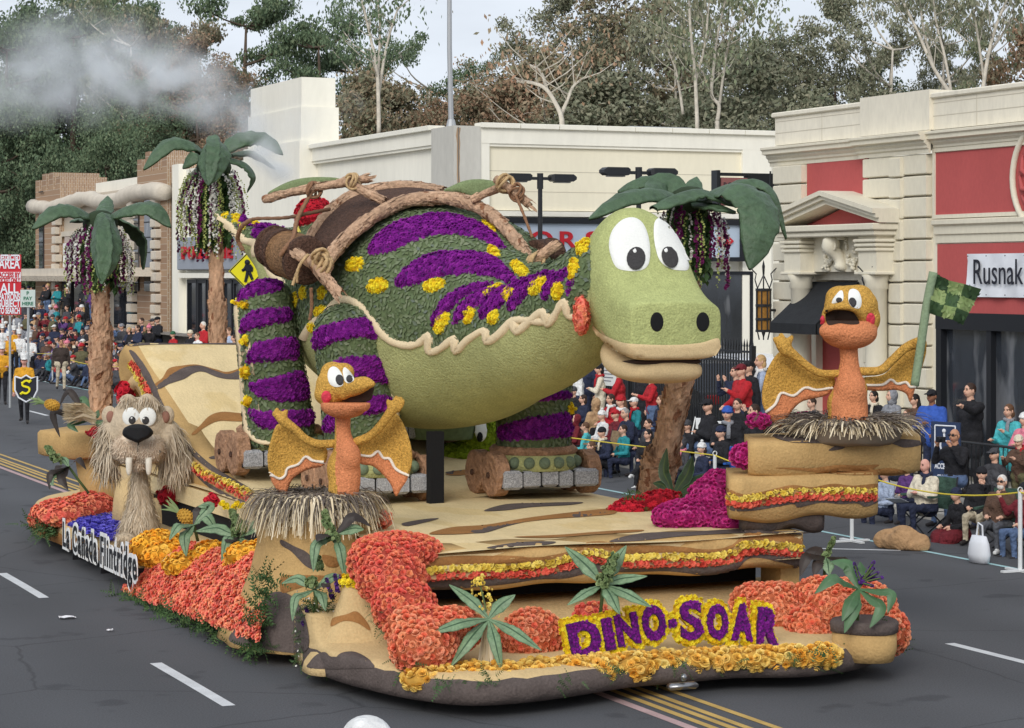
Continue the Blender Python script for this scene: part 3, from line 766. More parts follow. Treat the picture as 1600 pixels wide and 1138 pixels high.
for pa,pc in ((100,116),(120,134),(182,200),(202,216)):
    f =MB().box(23.9,24.0,Y(pc),Y(pa),.6,zc_ -.2).build('window',DKF,bb);MB().box(23.86,23.9,Y(pc)+.1,Y(pa)-.1,.8,zc_ -.35).build('pane',GLASS,f)
for lab,ya_,yb_,txt in (('white wall board with dark letters, upper of two on the brick shop',380,397,'JAGUAR'),('white wall board with dark letters, lower of two on the brick shop',399,418,'RUSNAK')):
    sb =thing('wall_sign',lab,'sign',(23.8,Y(107),sz(107,yb_)[1]),'white name boards on the brick shop')
    zb_,zt_ =sz(120,yb_)[1],sz(120,ya_)[1]
    MB().box(23.78,23.88,Y(160),Y(106),zb_,zt_,bev=.01).build('board',mat('board_white',rgb(226,226,222),.6),sb)
    V,Fc =text_mesh(txt,(zt_ -zb_)*.5/.72,.01,0,1.1,1.3);build('lettering',place(V,(23.765,Y(113),zb_ +(zt_ -zb_)*.25),*AXF),Fc,INK,sb)

# ------------------------------------------------------------------ iron fence, cars behind it
fc =thing('iron_fence','black iron picket fence closing the car yard behind the spectators','fence',(23.6,41.2,.13))
fz =2.25;fy0,fy1 =41.1,57.9
for z in (.35,fz -.25,fz -.05):
    MB().box(23.58,23.62,fy0,fy1,z,z +.045).build('rail',BLK,fc)
pk =fast_mesh('picket',*(lambda q:(q.v,q.f))(MB().box(-.013,.013,-.013,.013,.1,fz -.05).add([(-.02,-.02,fz -.05),(.02,-.02,fz -.05),(.02,.02,fz -.05),(-.02,.02,fz -.05),(0,0,fz +.12)],[(0,1,4),(1,2,4),(2,3,4),(3,0,4)])));pk.materials.append(BLK)
yy =fy0
while yy <fy1:
    o =link('picket',pk,None,fc);o.location =(0,yy -41.2,0);yy +=.115
for i in range(7):
    y_ =fy0 +i *(fy1 -fy0)/6;MB().box(23.55,23.65,y_ -.05,y_ +.05,.1,fz +.1).build('post',BLK,fc)
np_ =thing('notice_board','white paper notice with red heading tied to the iron fence','sign',on_v(946,580,23.5))
a_,b_ =on_v(931,601,23.5),on_v(964,548,23.5)
MB().box(23.5,23.53,b_.y,a_.y,a_.z,b_.z).build('board',mat('board_white',rgb(226,226,222),.6),np_)
V,Fc =text_mesh('NO',.16,.004,.004,1);build('heading',place(V,(23.49,a_.y -.05,b_.z -.2),*AXF),Fc,SIGNR,np_)
for i in range(6):MB().box(23.49,23.5,b_.y +.1+.1*(i %3),a_.y -.06,b_.z -.32-i *.08,b_.z -.30-i *.08).build('text_line',mat('faint_ink',rgb(120,120,130)),np_)
def car(loc,rz,body,label):
    c =thing('parked_car',label,'car',loc,'cars parked behind the iron fence',rz)
    P =[(-2.2,.45),(-2.25,.8),(-2.1,1.05),(-1.5,1.15),(-1.0,1.65),(.6,1.7),(1.35,1.15),(2.15,.98),(2.3,.75),(2.25,.42),(1.75,.36),(-1.7,.36)]
    def hull(wt,sc_,P):return [Vector((x,wt,z))for x,z in P]
    b =MB();Rg =[]
    for wt,kz in ((-.86,0),(-.9,1),(.9,1),(.86,0)):
        Rg.append([Vector((x *(1 if kz else .985),wt *(.80 if z >1.2 else 1),z if kz else z *.985))for x,z in P])
    b.rings(Rg);b.build('body',body,c)
    MB().rings([[Vector((x,y_,z))for x,z in ((-1.32,1.17),(-.95,1.58),(.55,1.62),(1.15,1.17))]for y_ in (-.80,.80)]).build('windows',GLASS,c)
    for x in (-1.4,1.4):
        for y_ in (-.85,.85):
            wb =MB().tube([(x,y_ -.1,.34),(x,y_ +.1,.34)],.34,18).build('wheel',mat('tyre',rgb(30,30,32),.8),c)
            MB().tube([(x,y_ -.11,.34),(x,y_ +.11,.34)],.2,12).build('rim',mat('rim',rgb(170,172,176),.3,metal=.8),wb)
    for y_ in (-.6,.6):MB().box(2.2,2.31,y_ -.2,y_ +.2,.66,.82,bev=.03).build('headlight',mat('lamp_glass',rgb(220,222,226),.15),c)
    for y_ in (-.65,.65):MB().box(-2.28,-2.2,y_ -.15,y_ +.15,.78,1.0,bev=.03).build('tail_light',mat('tail_red',rgb(140,20,24),.3),c)
p =on_z(1098,600,.13);car((25.9,47.2,.13),R(80),mat('car_dark',rgb(40,44,52),.25,spec=.6),'dark car parked nearest the showroom corner behind the fence')
car((28.6,50.0,.13),R(85),mat('car_white',rgb(220,222,226),.25,spec=.6),'white car parked behind the dark car in the fenced yard')
car((26.0,53.4,.13),R(82),mat('car_black',rgb(26,28,32),.25,spec=.6),'black car parked behind the notice in the fenced yard')

# ------------------------------------------------------------------ street lamps
def street_lamp(px,ytop,s,label):
    b =on_s(px,ytop,s);x,y,zt_ =b;r =thing('street_lamp',label,'lamp',(x,y,.13),'double headed street lamps')
    MB().tube([(x,y,.13),(x,y,.6),(x,y,.62),(x,y,zt_ -.1)],[.12,.12,.075,.06],12).build('post',BLK,r)
    MB().tube([(x,y,zt_ -.3),(x,y,zt_ +.12)],[.085,.085],12).build('collar',BLK,r)
    MB().box(x -.5,x +.5,y -.035,y +.035,zt_ -.06,zt_ +.02).build('crossbar',BLK,r)
    for sg_ in (-1,1):
        h =MB();rr =[]
        for t_,wd,hh in ((.28,.12,.10),(.36,.16,.17),(.92,.17,.17),(1.02,.15,.06)):
            xx =x +sg_ *t_
            rr.append([Vector((xx,y -wd,zt_ -hh *.55)),Vector((xx,y +wd,zt_ -hh *.55)),Vector((xx,y +wd,zt_ +hh *.6)),Vector((xx,y -wd,zt_ +hh *.6))])
        if sg_ <0:rr =rr[::-1]
        h.rings(rr);h.build('lamp_head',BLK,r)
        MB().box(x +sg_ *.64-.22,x +sg_ *.64+.22,y -.1,y +.1,zt_ -.13,zt_ -.1).build('lens',mat('lens',rgb(120,122,124),.3),r)
street_lamp(844,278,62.5*.93,'black double headed lamp post in front of the sign band')if False else None
street_lamp(844,278,56.2,'black double headed lamp post in front of the pale sign band')
street_lamp(998,269,50.8,'black double headed lamp post rising behind the dinosaur head')

# hanging sign at the corner of the cream showroom
p0 =on_s(1118,270,42.6);p1 =on_s(1217,330,42.6)
hs =thing('hanging_sign','dark framed hanging sign with a maroon board lettered ROLLS','sign',p0)
MB().box(p0.x -.02,p0.x +.06,42.5,42.75,p1.z,p0.z +.05).box(p1.x -.06,p1.x,42.5,42.75,p1.z,p0.z +.1).box(p0.x +.06,p1.x -.06,42.52,42.73,p0.z -.06,p0.z).box(p0.x +.75,p1.x -.06,42.52,42.73,p1.z,p0.z -.06).build('frame',BLK,hs)
MB().box(p0.x +.1,p0.x +.75,42.54,42.7,p1.z +.1,p0.z -.1,bev=.02).build('board',mat('maroon_board',rgb(140,92,90),.5),hs)
V,Fc =text_mesh('ROLLS',.17,.004,0,.95);build('lettering',place(V,(p0.x +.15,42.535,p0.z -.32),*AXS),Fc,INK,hs)
V,Fc =text_mesh('ROYCE',.17,.004,0,.92);build('lettering',place(V,(p0.x +.15,42.535,p0.z -.58),*AXS),Fc,INK,hs)

# far left signs
def post_sign(name,label,px0,px1,py0,py1,d,base_py,board,lines,grp=None):
    a_ =W(px0,py1,d);c_ =W(px1,py0,d);mid =(a_ +c_)/2
    r =thing(name,label,'sign',(mid.x,mid.y,0),grp)
    ax =Vector((CA,-SA,0));ay =Vector((0,0,1));az =-Vector((SA,CA,0));hw =(px1 -px0)/2/F *d;hh =(c_.z -a_.z)/2
    MB().obox(mid,ax,ay,az,hw,hh,.02).build('board',board,r)
    MB().tube([(mid.x +SA *.05,mid.y +CA *.05,0),(mid.x +SA *.05,mid.y +CA *.05,mid.z +hh)],.035,8).build('post',mat('galvanised',rgb(170,174,176),.5,metal=.4),r)
    return r,mid,ax,ay,az,hw,hh
SRED =mat('sign_red',rgb(196,40,52),.6)
r,mid,ax,ay,az,hw,hh =post_sign('notice_sign','tall red and white notice reading restricted area at far left',-3,33,398,492,66,500,SRED,None)
MB().obox(mid +ay *hh *.26+az *.022,ax,ay,az,hw *.98,hh *.16,.004).build('white_band',SIGNW,r)
for txt,fy,hsz,mm_ in (('RESTRICTED',.86,.20,SIGNW),('AREA',.60,.33,SIGNW),('ACCESS BY',.31,.16,SRED),('TICKET ONLY',.14,.15,SRED),('ALL',-.22,.33,SIGNW),('PATRONS',-.46,.24,SIGNW),('SUBJECT',-.68,.24,SIGNW),('TO SEARCH',-.9,.2,SIGNW)):
    V,Fc =text_mesh(txt,hh *hsz /.72,.004,.008,.8,align='CENTER');wd =V[:,0].max()-V[:,0].min()
    V[:,0]*=min(1,hw *1.85/wd);build('lettering',place(V,mid +ay *hh *fy -ay *hh *.06+az *.034,ax,ay,az),Fc,mm_,r)
PALE =mat('pale_green_board',rgb(196,208,202),.6)
r,mid,ax,ay,az,hw,hh =post_sign('parking_sign','pale green parking board reading P pay here on a post at left',32,55,453,480,64,560,PALE,None)
GRN =mat('sign_green',rgb(60,120,96),.6)
for txt,fy,hsz in (('P',.42,.42),('PAY',-.18,.40),('HERE',-.78,.40)):
    V,Fc =text_mesh(txt,hh *hsz /.72,.004,.004,1,align='CENTER');build('lettering',place(V,mid +ay *hh *fy +az *.026,ax,ay,az),Fc,GRN,r)
# pedestrian crossing sign
d =40;mid =W(386,424,d);ax =Vector((CA,-SA,0));ay =Vector((0,0,1));az =-Vector((SA,CA,0))
r =thing('crossing_sign','yellow diamond pedestrian crossing sign beside the dinosaur tail','sign',(mid.x,mid.y,0))
hq =29/F *d;SY =mat('sign_yellow',rgb(238,226,30),.5)
MB().prism([mid +ax *(hq *a)+ay *(hq *b)for a,b in ((-1,0),(0,-1),(1,0),(0,1))],az *.02).build('board',SY,r)
bd =MB()
for (a0,b0),(a1,b1)in zip(((-1,0),(0,-1),(1,0),(0,1)),((0,-1),(1,0),(0,1),(-1,0))):
    p_,q_ =[mid +(ax *(hq *a)+ay *(hq *b))*.93+az *.022 for a,b in ((a0,b0),(a1,b1))];bd.tube([p_,q_],.009,4)
bd.build('border',INK,r)
fg =MB();U =lambda a,b:mid +ax *(hq *a)+ay *(hq *b)+az *.024
fg.ell(U(.02,.48),.05,10,6);fg.tube([U(.06,.36),U(.08,.0)],[.055,.05],6)
for L_ in ([U(.0,.33),U(-.12,.12),U(-.26,.02)],[U(.14,.33),U(.26,.18),U(.25,-.02)],[U(.05,.02),U(-.0,-.25),U(-.08,-.58)],[U(.1,.02),U(.2,-.2),U(.3,-.45)]):fg.tube(L_,[.03,.03,.026],6)
fg.build('walking_figure',INK,r)
MB().tube([(mid.x +SA *.06,mid.y +CA *.06,0),(mid.x +SA *.06,mid.y +CA *.06,mid.z +hq *.7)],.035,8).build('post',mat('galvanised',rgb(170,174,176),.5,metal=.4),r)
# ------------------------------------------------------------------ trees
BARKW =mat('pale_bark',rgb(196,188,174),.9,noise=(4,.25),bump=(20,.3))
BARKD =mat('dark_bark',rgb(96,82,70),.9,noise=(4,.25),bump=(20,.4))
def leafmat(name,cols):return mat(name,cols[0],.75,isl=cols,spec=.15)
EUC =leafmat('eucalyptus_leaf',[rgb(110,122,92),rgb(131,140,112),rgb(148,148,122),rgb(95,110,83),rgb(155,146,119)])
EUCB =leafmat('brown_leaf',[rgb(146,131,107),rgb(126,128,102),rgb(162,138,114),rgb(112,116,92),rgb(136,131,110)])
DGRN =leafmat('dark_green_leaf',[rgb(90,110,83),rgb(112,128,98),rgb(76,95,74),rgb(126,138,107)])
OLIVE =leafmat('olive_leaf',[rgb(136,136,114),rgb(119,124,102),rgb(152,148,126),rgb(104,114,92)])
RUSTL =leafmat('rust_leaf',[rgb(164,128,104),rgb(140,124,102),rgb(124,122,98),rgb(176,140,114)])

def tree_mesh(seed,H,crown_r,crown_lo,nclump,leaves,lsize,droop,limbs,trunk_r,flat=.9,weep=False,shape='round',clump_r=.9):
    """-> trunk MB, leaf V, T for a tree standing at the origin"""
    rnd =random.Random(seed);rs =np.random.RandomState(seed);tr =MB();C =[]
    lean =(rnd.uniform(-.06,.06),rnd.uniform(-.06,.06));fork =rnd.uniform(.3,.45)
    tp =[Vector((lean[0]*H *t +.25*math.sin(t *5+seed),lean[1]*H *t +.25*math.cos(t *4+seed),H *t))for t in np.linspace(0,.76,9)]
    tr.tube(tp,[trunk_r *(1-.85*t)for t in np.linspace(0,1,9)],8,rough=.08,seed=seed)
    for i in range(limbs):
        t =rnd.uniform(crown_lo *.55,.85);a =rnd.uniform(0,2*math.pi);b =tp[min(8,int(t /.76*8))]
        zf =(t -crown_lo)/(1-crown_lo)
        prof ={'round':math.sqrt(max(.05,1-(2*zf -.8)**2)),'cone':max(.15,1.05-zf),'vase':.35+.65*min(1,max(0,zf +.2))}[shape]
        L_ =crown_r *prof *rnd.uniform(.55,1.0);up =rnd.uniform(.25,.75)*(1.3 if shape =='vase' else .7)
        e =b +Vector((math.cos(a)*L_,math.sin(a)*L_,L_ *up));mid =b.lerp(e,.5)+Vector((rnd.uniform(-.3,.3),rnd.uniform(-.3,.3),-.1*L_))
        r0 =trunk_r *(.45*(1-t)+.12)
        pts =spline([b,mid,e],4);tr.tube(pts,[r0 *(1-.8*k /(len(pts)-1))for k in range(len(pts))],6,rough=.08,seed=i)
        for k in range(3):
            q =pts[len(pts)//2+rnd.randint(0,len(pts)//2-1)];e2 =q +Vector((rnd.uniform(-1,1),rnd.uniform(-1,1),rnd.uniform(.1,1)))*(L_ *.35)
            tr.tube([q,q.lerp(e2,.5)+Vector((0,0,.1)),e2],[r0 *.35,r0 *.25,r0 *.1],4);C.append(e2)
        C.append(e);C.append(pts[-3])
    # fill clumps through the crown
    while len(C)<nclump:
        zf =rnd.random();z =H *(crown_lo +(1-crown_lo)*zf)
        prof ={'round':math.sqrt(max(.02,1-(2*zf -.9)**2)),'cone':1.02-zf,'vase':.4+.6*math.sin(min(1,zf *1.1)*2.6)}[shape]
        r =crown_r *prof *(rnd.random()**.45);a =rnd.uniform(0,2*math.pi)
        C.append(Vector((lean[0]*z +math.cos(a)*r,lean[1]*z +math.sin(a)*r,z)))
    C =np.array([tuple(c)for c in C]);n =leaves
    ci =rs.randint(0,len(C),n);cr_ =clump_r *rs.uniform(.5,1.3,len(C))
    D =rs.normal(0,1,(n,3));D /=np.linalg.norm(D,axis=1)[:,None];D *=(rs.rand(n)**.5)[:,None]
    P =C[ci]+D *cr_[ci][:,None]*np.array([1.15,1.15,.75 if not weep else 1.5])
    N =rs.normal(0,1,(n,3));N[:,2]=N[:,2]*.6+.5;N /=np.linalg.norm(N,axis=1)[:,None]
    tv =np.array([(0,-.5,0),(.24,0,.05),(-.24,0,.05),(0,.5,0)]);tf =np.array([(0,1,2),(1,3,2)])
    if droop:N[:,2]*=.25;N /=np.linalg.norm(N,axis=1)[:,None]
    V,T =scatter((tv,tf),P,N,lsize,seed,.3,.45,spin=not droop,up=(0,0,1)if False else None)if not droop else scatter_down(tv,tf,P,N,lsize,seed)
    return tr,V,T
def scatter_down(tv,tf,P,N,size,seed):
    rs =np.random.RandomState(seed);B =np.tile(np.array([0,0,-1.0]),(len(P),1))+rs.normal(0,.4,P.shape);B /=np.linalg.norm(B,axis=1)[:,None]
    A =np.cross(B,N);A /=np.linalg.norm(A,axis=1)[:,None]+1e-9;N2 =np.cross(A,B);sc =size *rs.uniform(.6,1.4,len(P))
    V =(A[:,None]*tv[None,:,0:1]+B[:,None]*tv[None,:,1:2]+N2[:,None]*tv[None,:,2:3])*sc[:,None,None]+P[:,None]
    return V.reshape(-1,3),(tf[None]+(np.arange(len(P))*len(tv))[:,None,None]).reshape(-1,3)

KIND ={}
def tree_kind(key,name,label,leaf,bark,**kw):
    tr,V,T =tree_mesh(**kw)
    me_t =fast_mesh(name +'_trunk',tr.v,tr.f,None,True);me_t.materials.append(bark)
    me_l =fast_mesh(name +'_crown',V,T);me_l.materials.append(leaf)
    KIND[key]=(name,me_t,me_l,kw['H'])
def plant_tree(key,px,ytop,d,label,group,leaf=None,wide=1.0,rz=None,zbase=.0):
    name,mt,ml,H =KIND[key];p =W(px,HY,d);zt_ =CZ +(HY -ytop)/F *d;sc_ =(zt_ -zbase)/H
    r =thing(name,label,'tree',(p.x,p.y,zbase),group);r.rotation_euler =(0,0,rz if rz is not None else random.uniform(0,6.28));r.scale =(sc_ *wide,sc_ *wide,sc_)
    for n_,me in (('trunk',mt),('crown',ml)):
        o =bpy.data.objects.new(n_,me);COL.objects.link(o);o.parent =r
        if leaf and n_ =='crown':o.material_slots[0].link ='OBJECT';o.material_slots[0].material =leaf
    return r
tree_kind('dense','evergreen_tree','',DGRN,BARKD,seed=1,H=16,crown_r=4.6,crown_lo=.10,nclump=240,leaves=56809,lsize=0.185,droop=True,limbs=26,trunk_r=.34,weep=True,shape='round',clump_r=.75)
tree_kind('dense2','evergreen_tree','',OLIVE,BARKD,seed=8,H=16,crown_r=5.4,crown_lo=.12,nclump=300,leaves=56809,lsize=0.174,droop=False,limbs=28,trunk_r=.36,shape='round',clump_r=.75)
tree_kind('euc','eucalyptus_tree','',EUC,BARKW,seed=3,H=22,crown_r=4.2,crown_lo=.42,nclump=62,leaves=14949,lsize=0.196,droop=True,limbs=22,trunk_r=.30,shape='vase',clump_r=.62)
tree_kind('euc2','eucalyptus_tree','',EUC,BARKW,seed=11,H=22,crown_r=4.8,crown_lo=.30,nclump=56,leaves=13799,lsize=0.196,droop=True,limbs=20,trunk_r=.34,shape='vase',clump_r=.65)
tree_kind('tall','tall_tree','',EUC,BARKD,seed=5,H=22,crown_r=4.0,crown_lo=.22,nclump=105,leaves=24149,lsize=0.196,droop=True,limbs=30,trunk_r=.34,shape='round',clump_r=.75)
tree_kind('bare','bare_tree','',RUSTL,BARKW,seed=9,H=14,crown_r=4.4,crown_lo=.3,nclump=110,leaves=7865,lsize=0.142,droop=False,limbs=30,trunk_r=.26,shape='vase',clump_r=.6)
tree_kind('bush','bushy_tree','',EUCB,BARKD,seed=14,H=10,crown_r=4.4,crown_lo=.05,nclump=220,leaves=43700,lsize=0.174,droop=False,limbs=20,trunk_r=.22,shape='round',clump_r=.7)
TG ='trees behind the street buildings'
for key,px,yt,d,lab,leaf,wd in (
    ('dense',-30,120,122,'dark weeping evergreen at the far left edge above the red notice',None,1.15),
    ('dense',62,165,126,'dark weeping evergreen behind the left corner tower of the brick shop',None,1.1),
    ('dense',150,175,121,'dark weeping evergreen rising over the middle of the rolled brick cornice',None,1.1),
    ('dense2',235,130,128,'dark round evergreen between brick shop and the far palm crown',DGRN,.95),
    ('dense2',70,-30,152,'dark broad evergreen far behind the smoke at left',DGRN,.9),
    ('dense',160,-10,155,'dark evergreen far behind the smoke above the brick shop',None,1.0),
    ('dense2',250,10,152,'dark leafy evergreen far behind the smoke above the far palm',DGRN,.8),
    ('tall',20,-60,142,'tall tree under the drifting smoke at the far left',DGRN,1.2),
    ('tall',110,-90,146,'tall dark tree reaching out of frame above the nearer left palm',DGRN,1.2),
    ('euc',195,-70,138,'tall thin eucalyptus showing sky gaps above the smoke',EUC,1.0),
    ('tall',280,-70,144,'tall brown leaved tree behind the smoke plume',EUCB,1.2),
    ('dense2',330,60,134,'brownish leafy tree directly above the far palm crown',RUSTL,.9),
    ('tall',400,-110,140,'tall dark green tree behind the plain white tower, left of its top',DGRN,1.15),
    ('tall',480,-70,136,'tall dense green tree just behind the top of the white tower',DGRN,1.1),
    ('tall',545,-20,142,'tall dark tree right of the white tower',DGRN,1.0),
    ('euc2',600,-40,132,'thin pale trunked eucalyptus between white tower and flag pole',DGRN,.9),
    ('euc',660,14,128,'open crowned dark eucalyptus touching the flag pole',DGRN,1.0),
    ('euc2',712,55,133,'small crowned eucalyptus just right of the flag pole',DGRN,.75),
    ('bush',745,150,126,'low green tree at the foot of the sky gap',EUC,.9),
    ('bush',560,120,122,'bushy rust tinted tree beside the right edge of the tower',EUCB,.9),
    ('bush',640,140,124,'bushy tree under the open eucalyptus',EUCB,1.0),
    ('bush',700,165,121,'low brown bushy tree behind the concrete pier',RUSTL,.9),
    ('bush',800,130,122,'rust brown bushy tree right of the sky gap',RUSTL,1.0),
    ('bare',868,110,118,'nearly bare tree with white branching trunk over the side wall',None,1.1),
    ('bush',855,92,126,'brown leafy tree behind the bare white one',EUCB,1.1),
    ('dense2',905,-10,130,'huge grey green tree right of the sky gap',OLIVE,.85),
    ('dense2',985,-50,127,'huge brown green tree above the second lamp post',EUCB,1.0),
    ('bush',960,120,118,'olive bushy tree above the middle of the side wall',OLIVE,1.2),
    ('euc',1062,-60,120,'white trunked eucalyptus with several stems right of the huge tree',OLIVE,.9),
    ('euc2',1120,-70,118,'white trunked eucalyptus with forked stem above the hanging sign',EUC,1.0),
    ('dense2',1120,75,124,'olive mass of a broad tree behind the forked eucalyptus',OLIVE,.8),
    ('tall',1165,-20,126,'green crowned tree left of the round olive tree',EUC,.9),
    ('dense2',1280,2,119,'round topped olive tree above the left parapet of the cream showroom',OLIVE,.85),
    ('bush',1210,90,113,'olive bushy tree left below the round topped one',OLIVE,1.1),
    ('dense2',1385,100,122,'dark bushy tree above the pier of the cream showroom',DGRN,.8),
    ('euc2',1400,-70,117,'leaning thin eucalyptus right of the round olive tree',OLIVE,1.05),
    ('euc',1468,-80,121,'thin eucalyptus with many pale stems above the red medallion panel',OLIVE,.95),
    ('euc',1540,-60,118,'last thin eucalyptus before the right edge',EUC,.8),
    ('dense2',1475,70,126,'grey olive tree behind the thin eucalyptus stems',OLIVE,.6),
    ('bush',1608,40,112,'rusty crowned tree at the far right edge',RUSTL,.8)):
    plant_tree(key,px,yt,d,lab,TG,leaf,wd)
# pale stemmed trees standing clear in front of the others, each stem as it leans
def stem_tree(label,stems,d,tufts,seed,leaf=OLIVE,rw=.10):
    b =W(*stems[0][0],d);r =thing('eucalyptus_tree',label,'tree',(b.x,b.y,0),TG);m_ =MB();rnd =random.Random(seed);ends =[]
    m_.tube([(b.x,b.y,0),b],[rw *1.25,rw *1.05],8)
    for k,st in enumerate(stems):
        P =spline([W(x,y,d +.3*k)for x,y in st],5);n =len(P);m_.tube(P,[rw *(1-.55*i /n)*(1 if k ==0 else .75)for i in range(n)],7,rough=.06,seed=k)
        for i in range(n //3,n,2):
            e =P[i]+Vector((rnd.uniform(-2,2),rnd.uniform(-1,1),rnd.uniform(.6,2.2)));m_.tube([P[i],P[i].lerp(e,.5)+Vector((0,0,-.15)),e],[rw *.3,rw *.2,rw *.08],4);ends.append(e)
        ends +=[P[-1]]*2
    m_.build('trunk',BARKW,r,True);rs_ =np.random.RandomState(seed);E_ =np.array([tuple(e)for e in ends]);n =tufts
    P =E_[rs_.randint(0,len(E_),n)]+rs_.normal(0,1,(n,3))*np.array([.75,.75,.5]);V,T =scatter_down(np.array([(0,-.5,0),(.24,0,.05),(-.24,0,.05),(0,.5,0)]),np.array([(0,1,2),(1,3,2)]),P,rs_.normal(0,1,(n,3)),.24,seed);build('crown',V,T,leaf,r)
c7 =lambda *p:cr((1050,0),2.909,p);c6 =lambda *p:cr((500,0),2.667,p)
stem_tree('eucalyptus with tall straight white stem right of the huge tree',[c7((115,600),(105,350),(85,150),(75,-60)),c7((108,370),(150,200),(165,40),(180,-60)),c7((50,520),(20,330),(-30,200))],106,1500,3)
stem_tree('eucalyptus with white stem bent like a fork above the hanging sign',[c7((205,550),(213,480),(180,430),(190,300),(205,170),(250,-30)),c7((215,480),(235,330),(262,180),(330,70))],107,1500,4,EUC)
stem_tree('slender pale eucalyptus leaning left over the cream showroom parapet',[c7((1275,440),(1190,310),(1105,120),(1030,-30)),c7((1270,430),(1240,260),(1200,100),(1185,-40)),c7((1190,310),(1140,120),(1130,-30))],105,1300,5)
stem_tree('slender pale eucalyptus leaning right near the round medallion',[c7((1410,420),(1440,240),(1480,100),(1535,-30)),c7((1420,380),(1395,200),(1370,40)),c7((1440,240),(1500,160),(1560,60))],106,1100,6)
stem_tree('thin grey stemmed tree left of the flag pole',[c6((245,560),(240,330),(215,180),(165,-40)),c6((243,400),(280,180),(330,20)),c6((240,330),(250,120),(235,-40))],112,900,7,DGRN,.11)
stem_tree('small white branched sycamore with few leaves over the side wall',[c6((1008,530),(1000,470),(945,375),(880,345),(820,340)),c6((1003,480),(1030,420),(1052,365),(1090,330)),c6((945,375),(920,300),(870,270))],100,350,8,RUSTL,.12)
# ground cover of the slope behind the buildings
rs =np.random.RandomState(6)
hb =[]
for i in range(150):
    px =rs.uniform(-200,1800);d_ =rs.uniform(128,150);p =W(px,HY,d_);hb.append((p.x,p.y,0))
P =[]
for (x,y,z)in hb:P.append(np.array([x,y,0])+rs.normal(0,1,(650,3))*np.array([2.6,2.6,0])+np.stack([np.zeros(650),np.zeros(650),rs.rand(650)**.7*9.5],1))
P =np.concatenate(P);N =rs.normal(0,1,P.shape)
V,T =scatter(([(0,-.5,0),(.3,0,.06),(-.3,0,.06),(0,.5,0)],[(0,1,2),(1,3,2)]),P,N /np.linalg.norm(N,axis=1)[:,None],.34,4,.2,.4)
tag(build('undergrowth',V,T,EUCB),kind='stuff')

# ------------------------------------------------------------------ smoke drifting from the float
sm =bpy.data.materials.new('smoke');sm.use_nodes =True;t =sm.node_tree;t.nodes.clear();lk =t.links.new
out =t.nodes.new('ShaderNodeOutputMaterial');pv =t.nodes.new('ShaderNodeVolumePrincipled');lk(pv.outputs[0],out.inputs['Volume'])
pv.inputs['Color'].default_value =(.95,.98,1.0,1);pv.inputs['Anisotropy'].default_value =0
tcn =t.nodes.new('ShaderNodeTexCoord');ln =t.nodes.new('ShaderNodeVectorMath');ln.operation ='LENGTH';lk(tcn.outputs['Object'],ln.inputs[0])
fo =t.nodes.new('ShaderNodeMapRange');fo.interpolation_type ='SMOOTHSTEP';fo.inputs['From Min'].default_value =1.0;fo.inputs['From Max'].default_value =.15;lk(ln.outputs['Value'],fo.inputs['Value'])
ge =t.nodes.new('ShaderNodeNewGeometry');nz =t.nodes.new('ShaderNodeTexNoise');nz.inputs['Scale'].default_value =1.15;nz.inputs['Detail'].default_value =6;nz.inputs['Distortion'].default_value =1.0;lk(ge.outputs['Position'],nz.inputs['Vector'])
nr =t.nodes.new('ShaderNodeMapRange');nr.inputs['From Min'].default_value =.40;nr.inputs['From Max'].default_value =.66;lk(nz.outputs['Fac'],nr.inputs['Value'])
oi =t.nodes.new('ShaderNodeObjectInfo')
m1 =t.nodes.new('ShaderNodeMath');m1.operation ='MULTIPLY';lk(fo.outputs[0],m1.inputs[0]);lk(nr.outputs[0],m1.inputs[1])
m2 =t.nodes.new('ShaderNodeMath');m2.operation ='MULTIPLY';lk(m1.outputs[0],m2.inputs[0]);lk(oi.outputs['Alpha'],m2.inputs[1])
m3 =t.nodes.new('ShaderNodeMath');m3.operation ='MULTIPLY';m3.inputs[1].default_value =6.5;lk(m2.outputs[0],m3.inputs[0]);lk(m3.outputs[0],pv.inputs['Density'])
smo =bpy.data.objects.new('smoke',None);COL.objects.link(smo);smo['kind']='stuff'
q =MB().ell((0,0,0),1,24,14);sme =fast_mesh('smoke_puff',q.v,q.f);sme.materials.append(sm)
for px,py,d_,rx,rz_,dn in ((438,268,33.0,.30,.26,1.0),(425,245,33.0,.42,.34,.8),(400,222,33.4,.5,.42,.6),(385,200,35,.55,.55,.38),(345,165,35.5,.75,.62,.42),(300,135,36,.9,.65,.42),(225,120,36.5,1.25,.85,.34),(130,115,37,1.5,1.05,.27),(30,140,37.5,1.5,.85,.24),(545,165,37,.32,.30,.35),(150,70,38,2.1,.8,.10),(470,210,35,.6,.8,.16)):
    o =bpy.data.objects.new('smoke_puff',sme);COL.objects.link(o);o.parent =smo;o.location =W(px,py,d_);o.scale =(rx,rx *.8,rz_);o.color =(1,1,1,dn);o.rotation_euler =(0,0,-R(YAW))
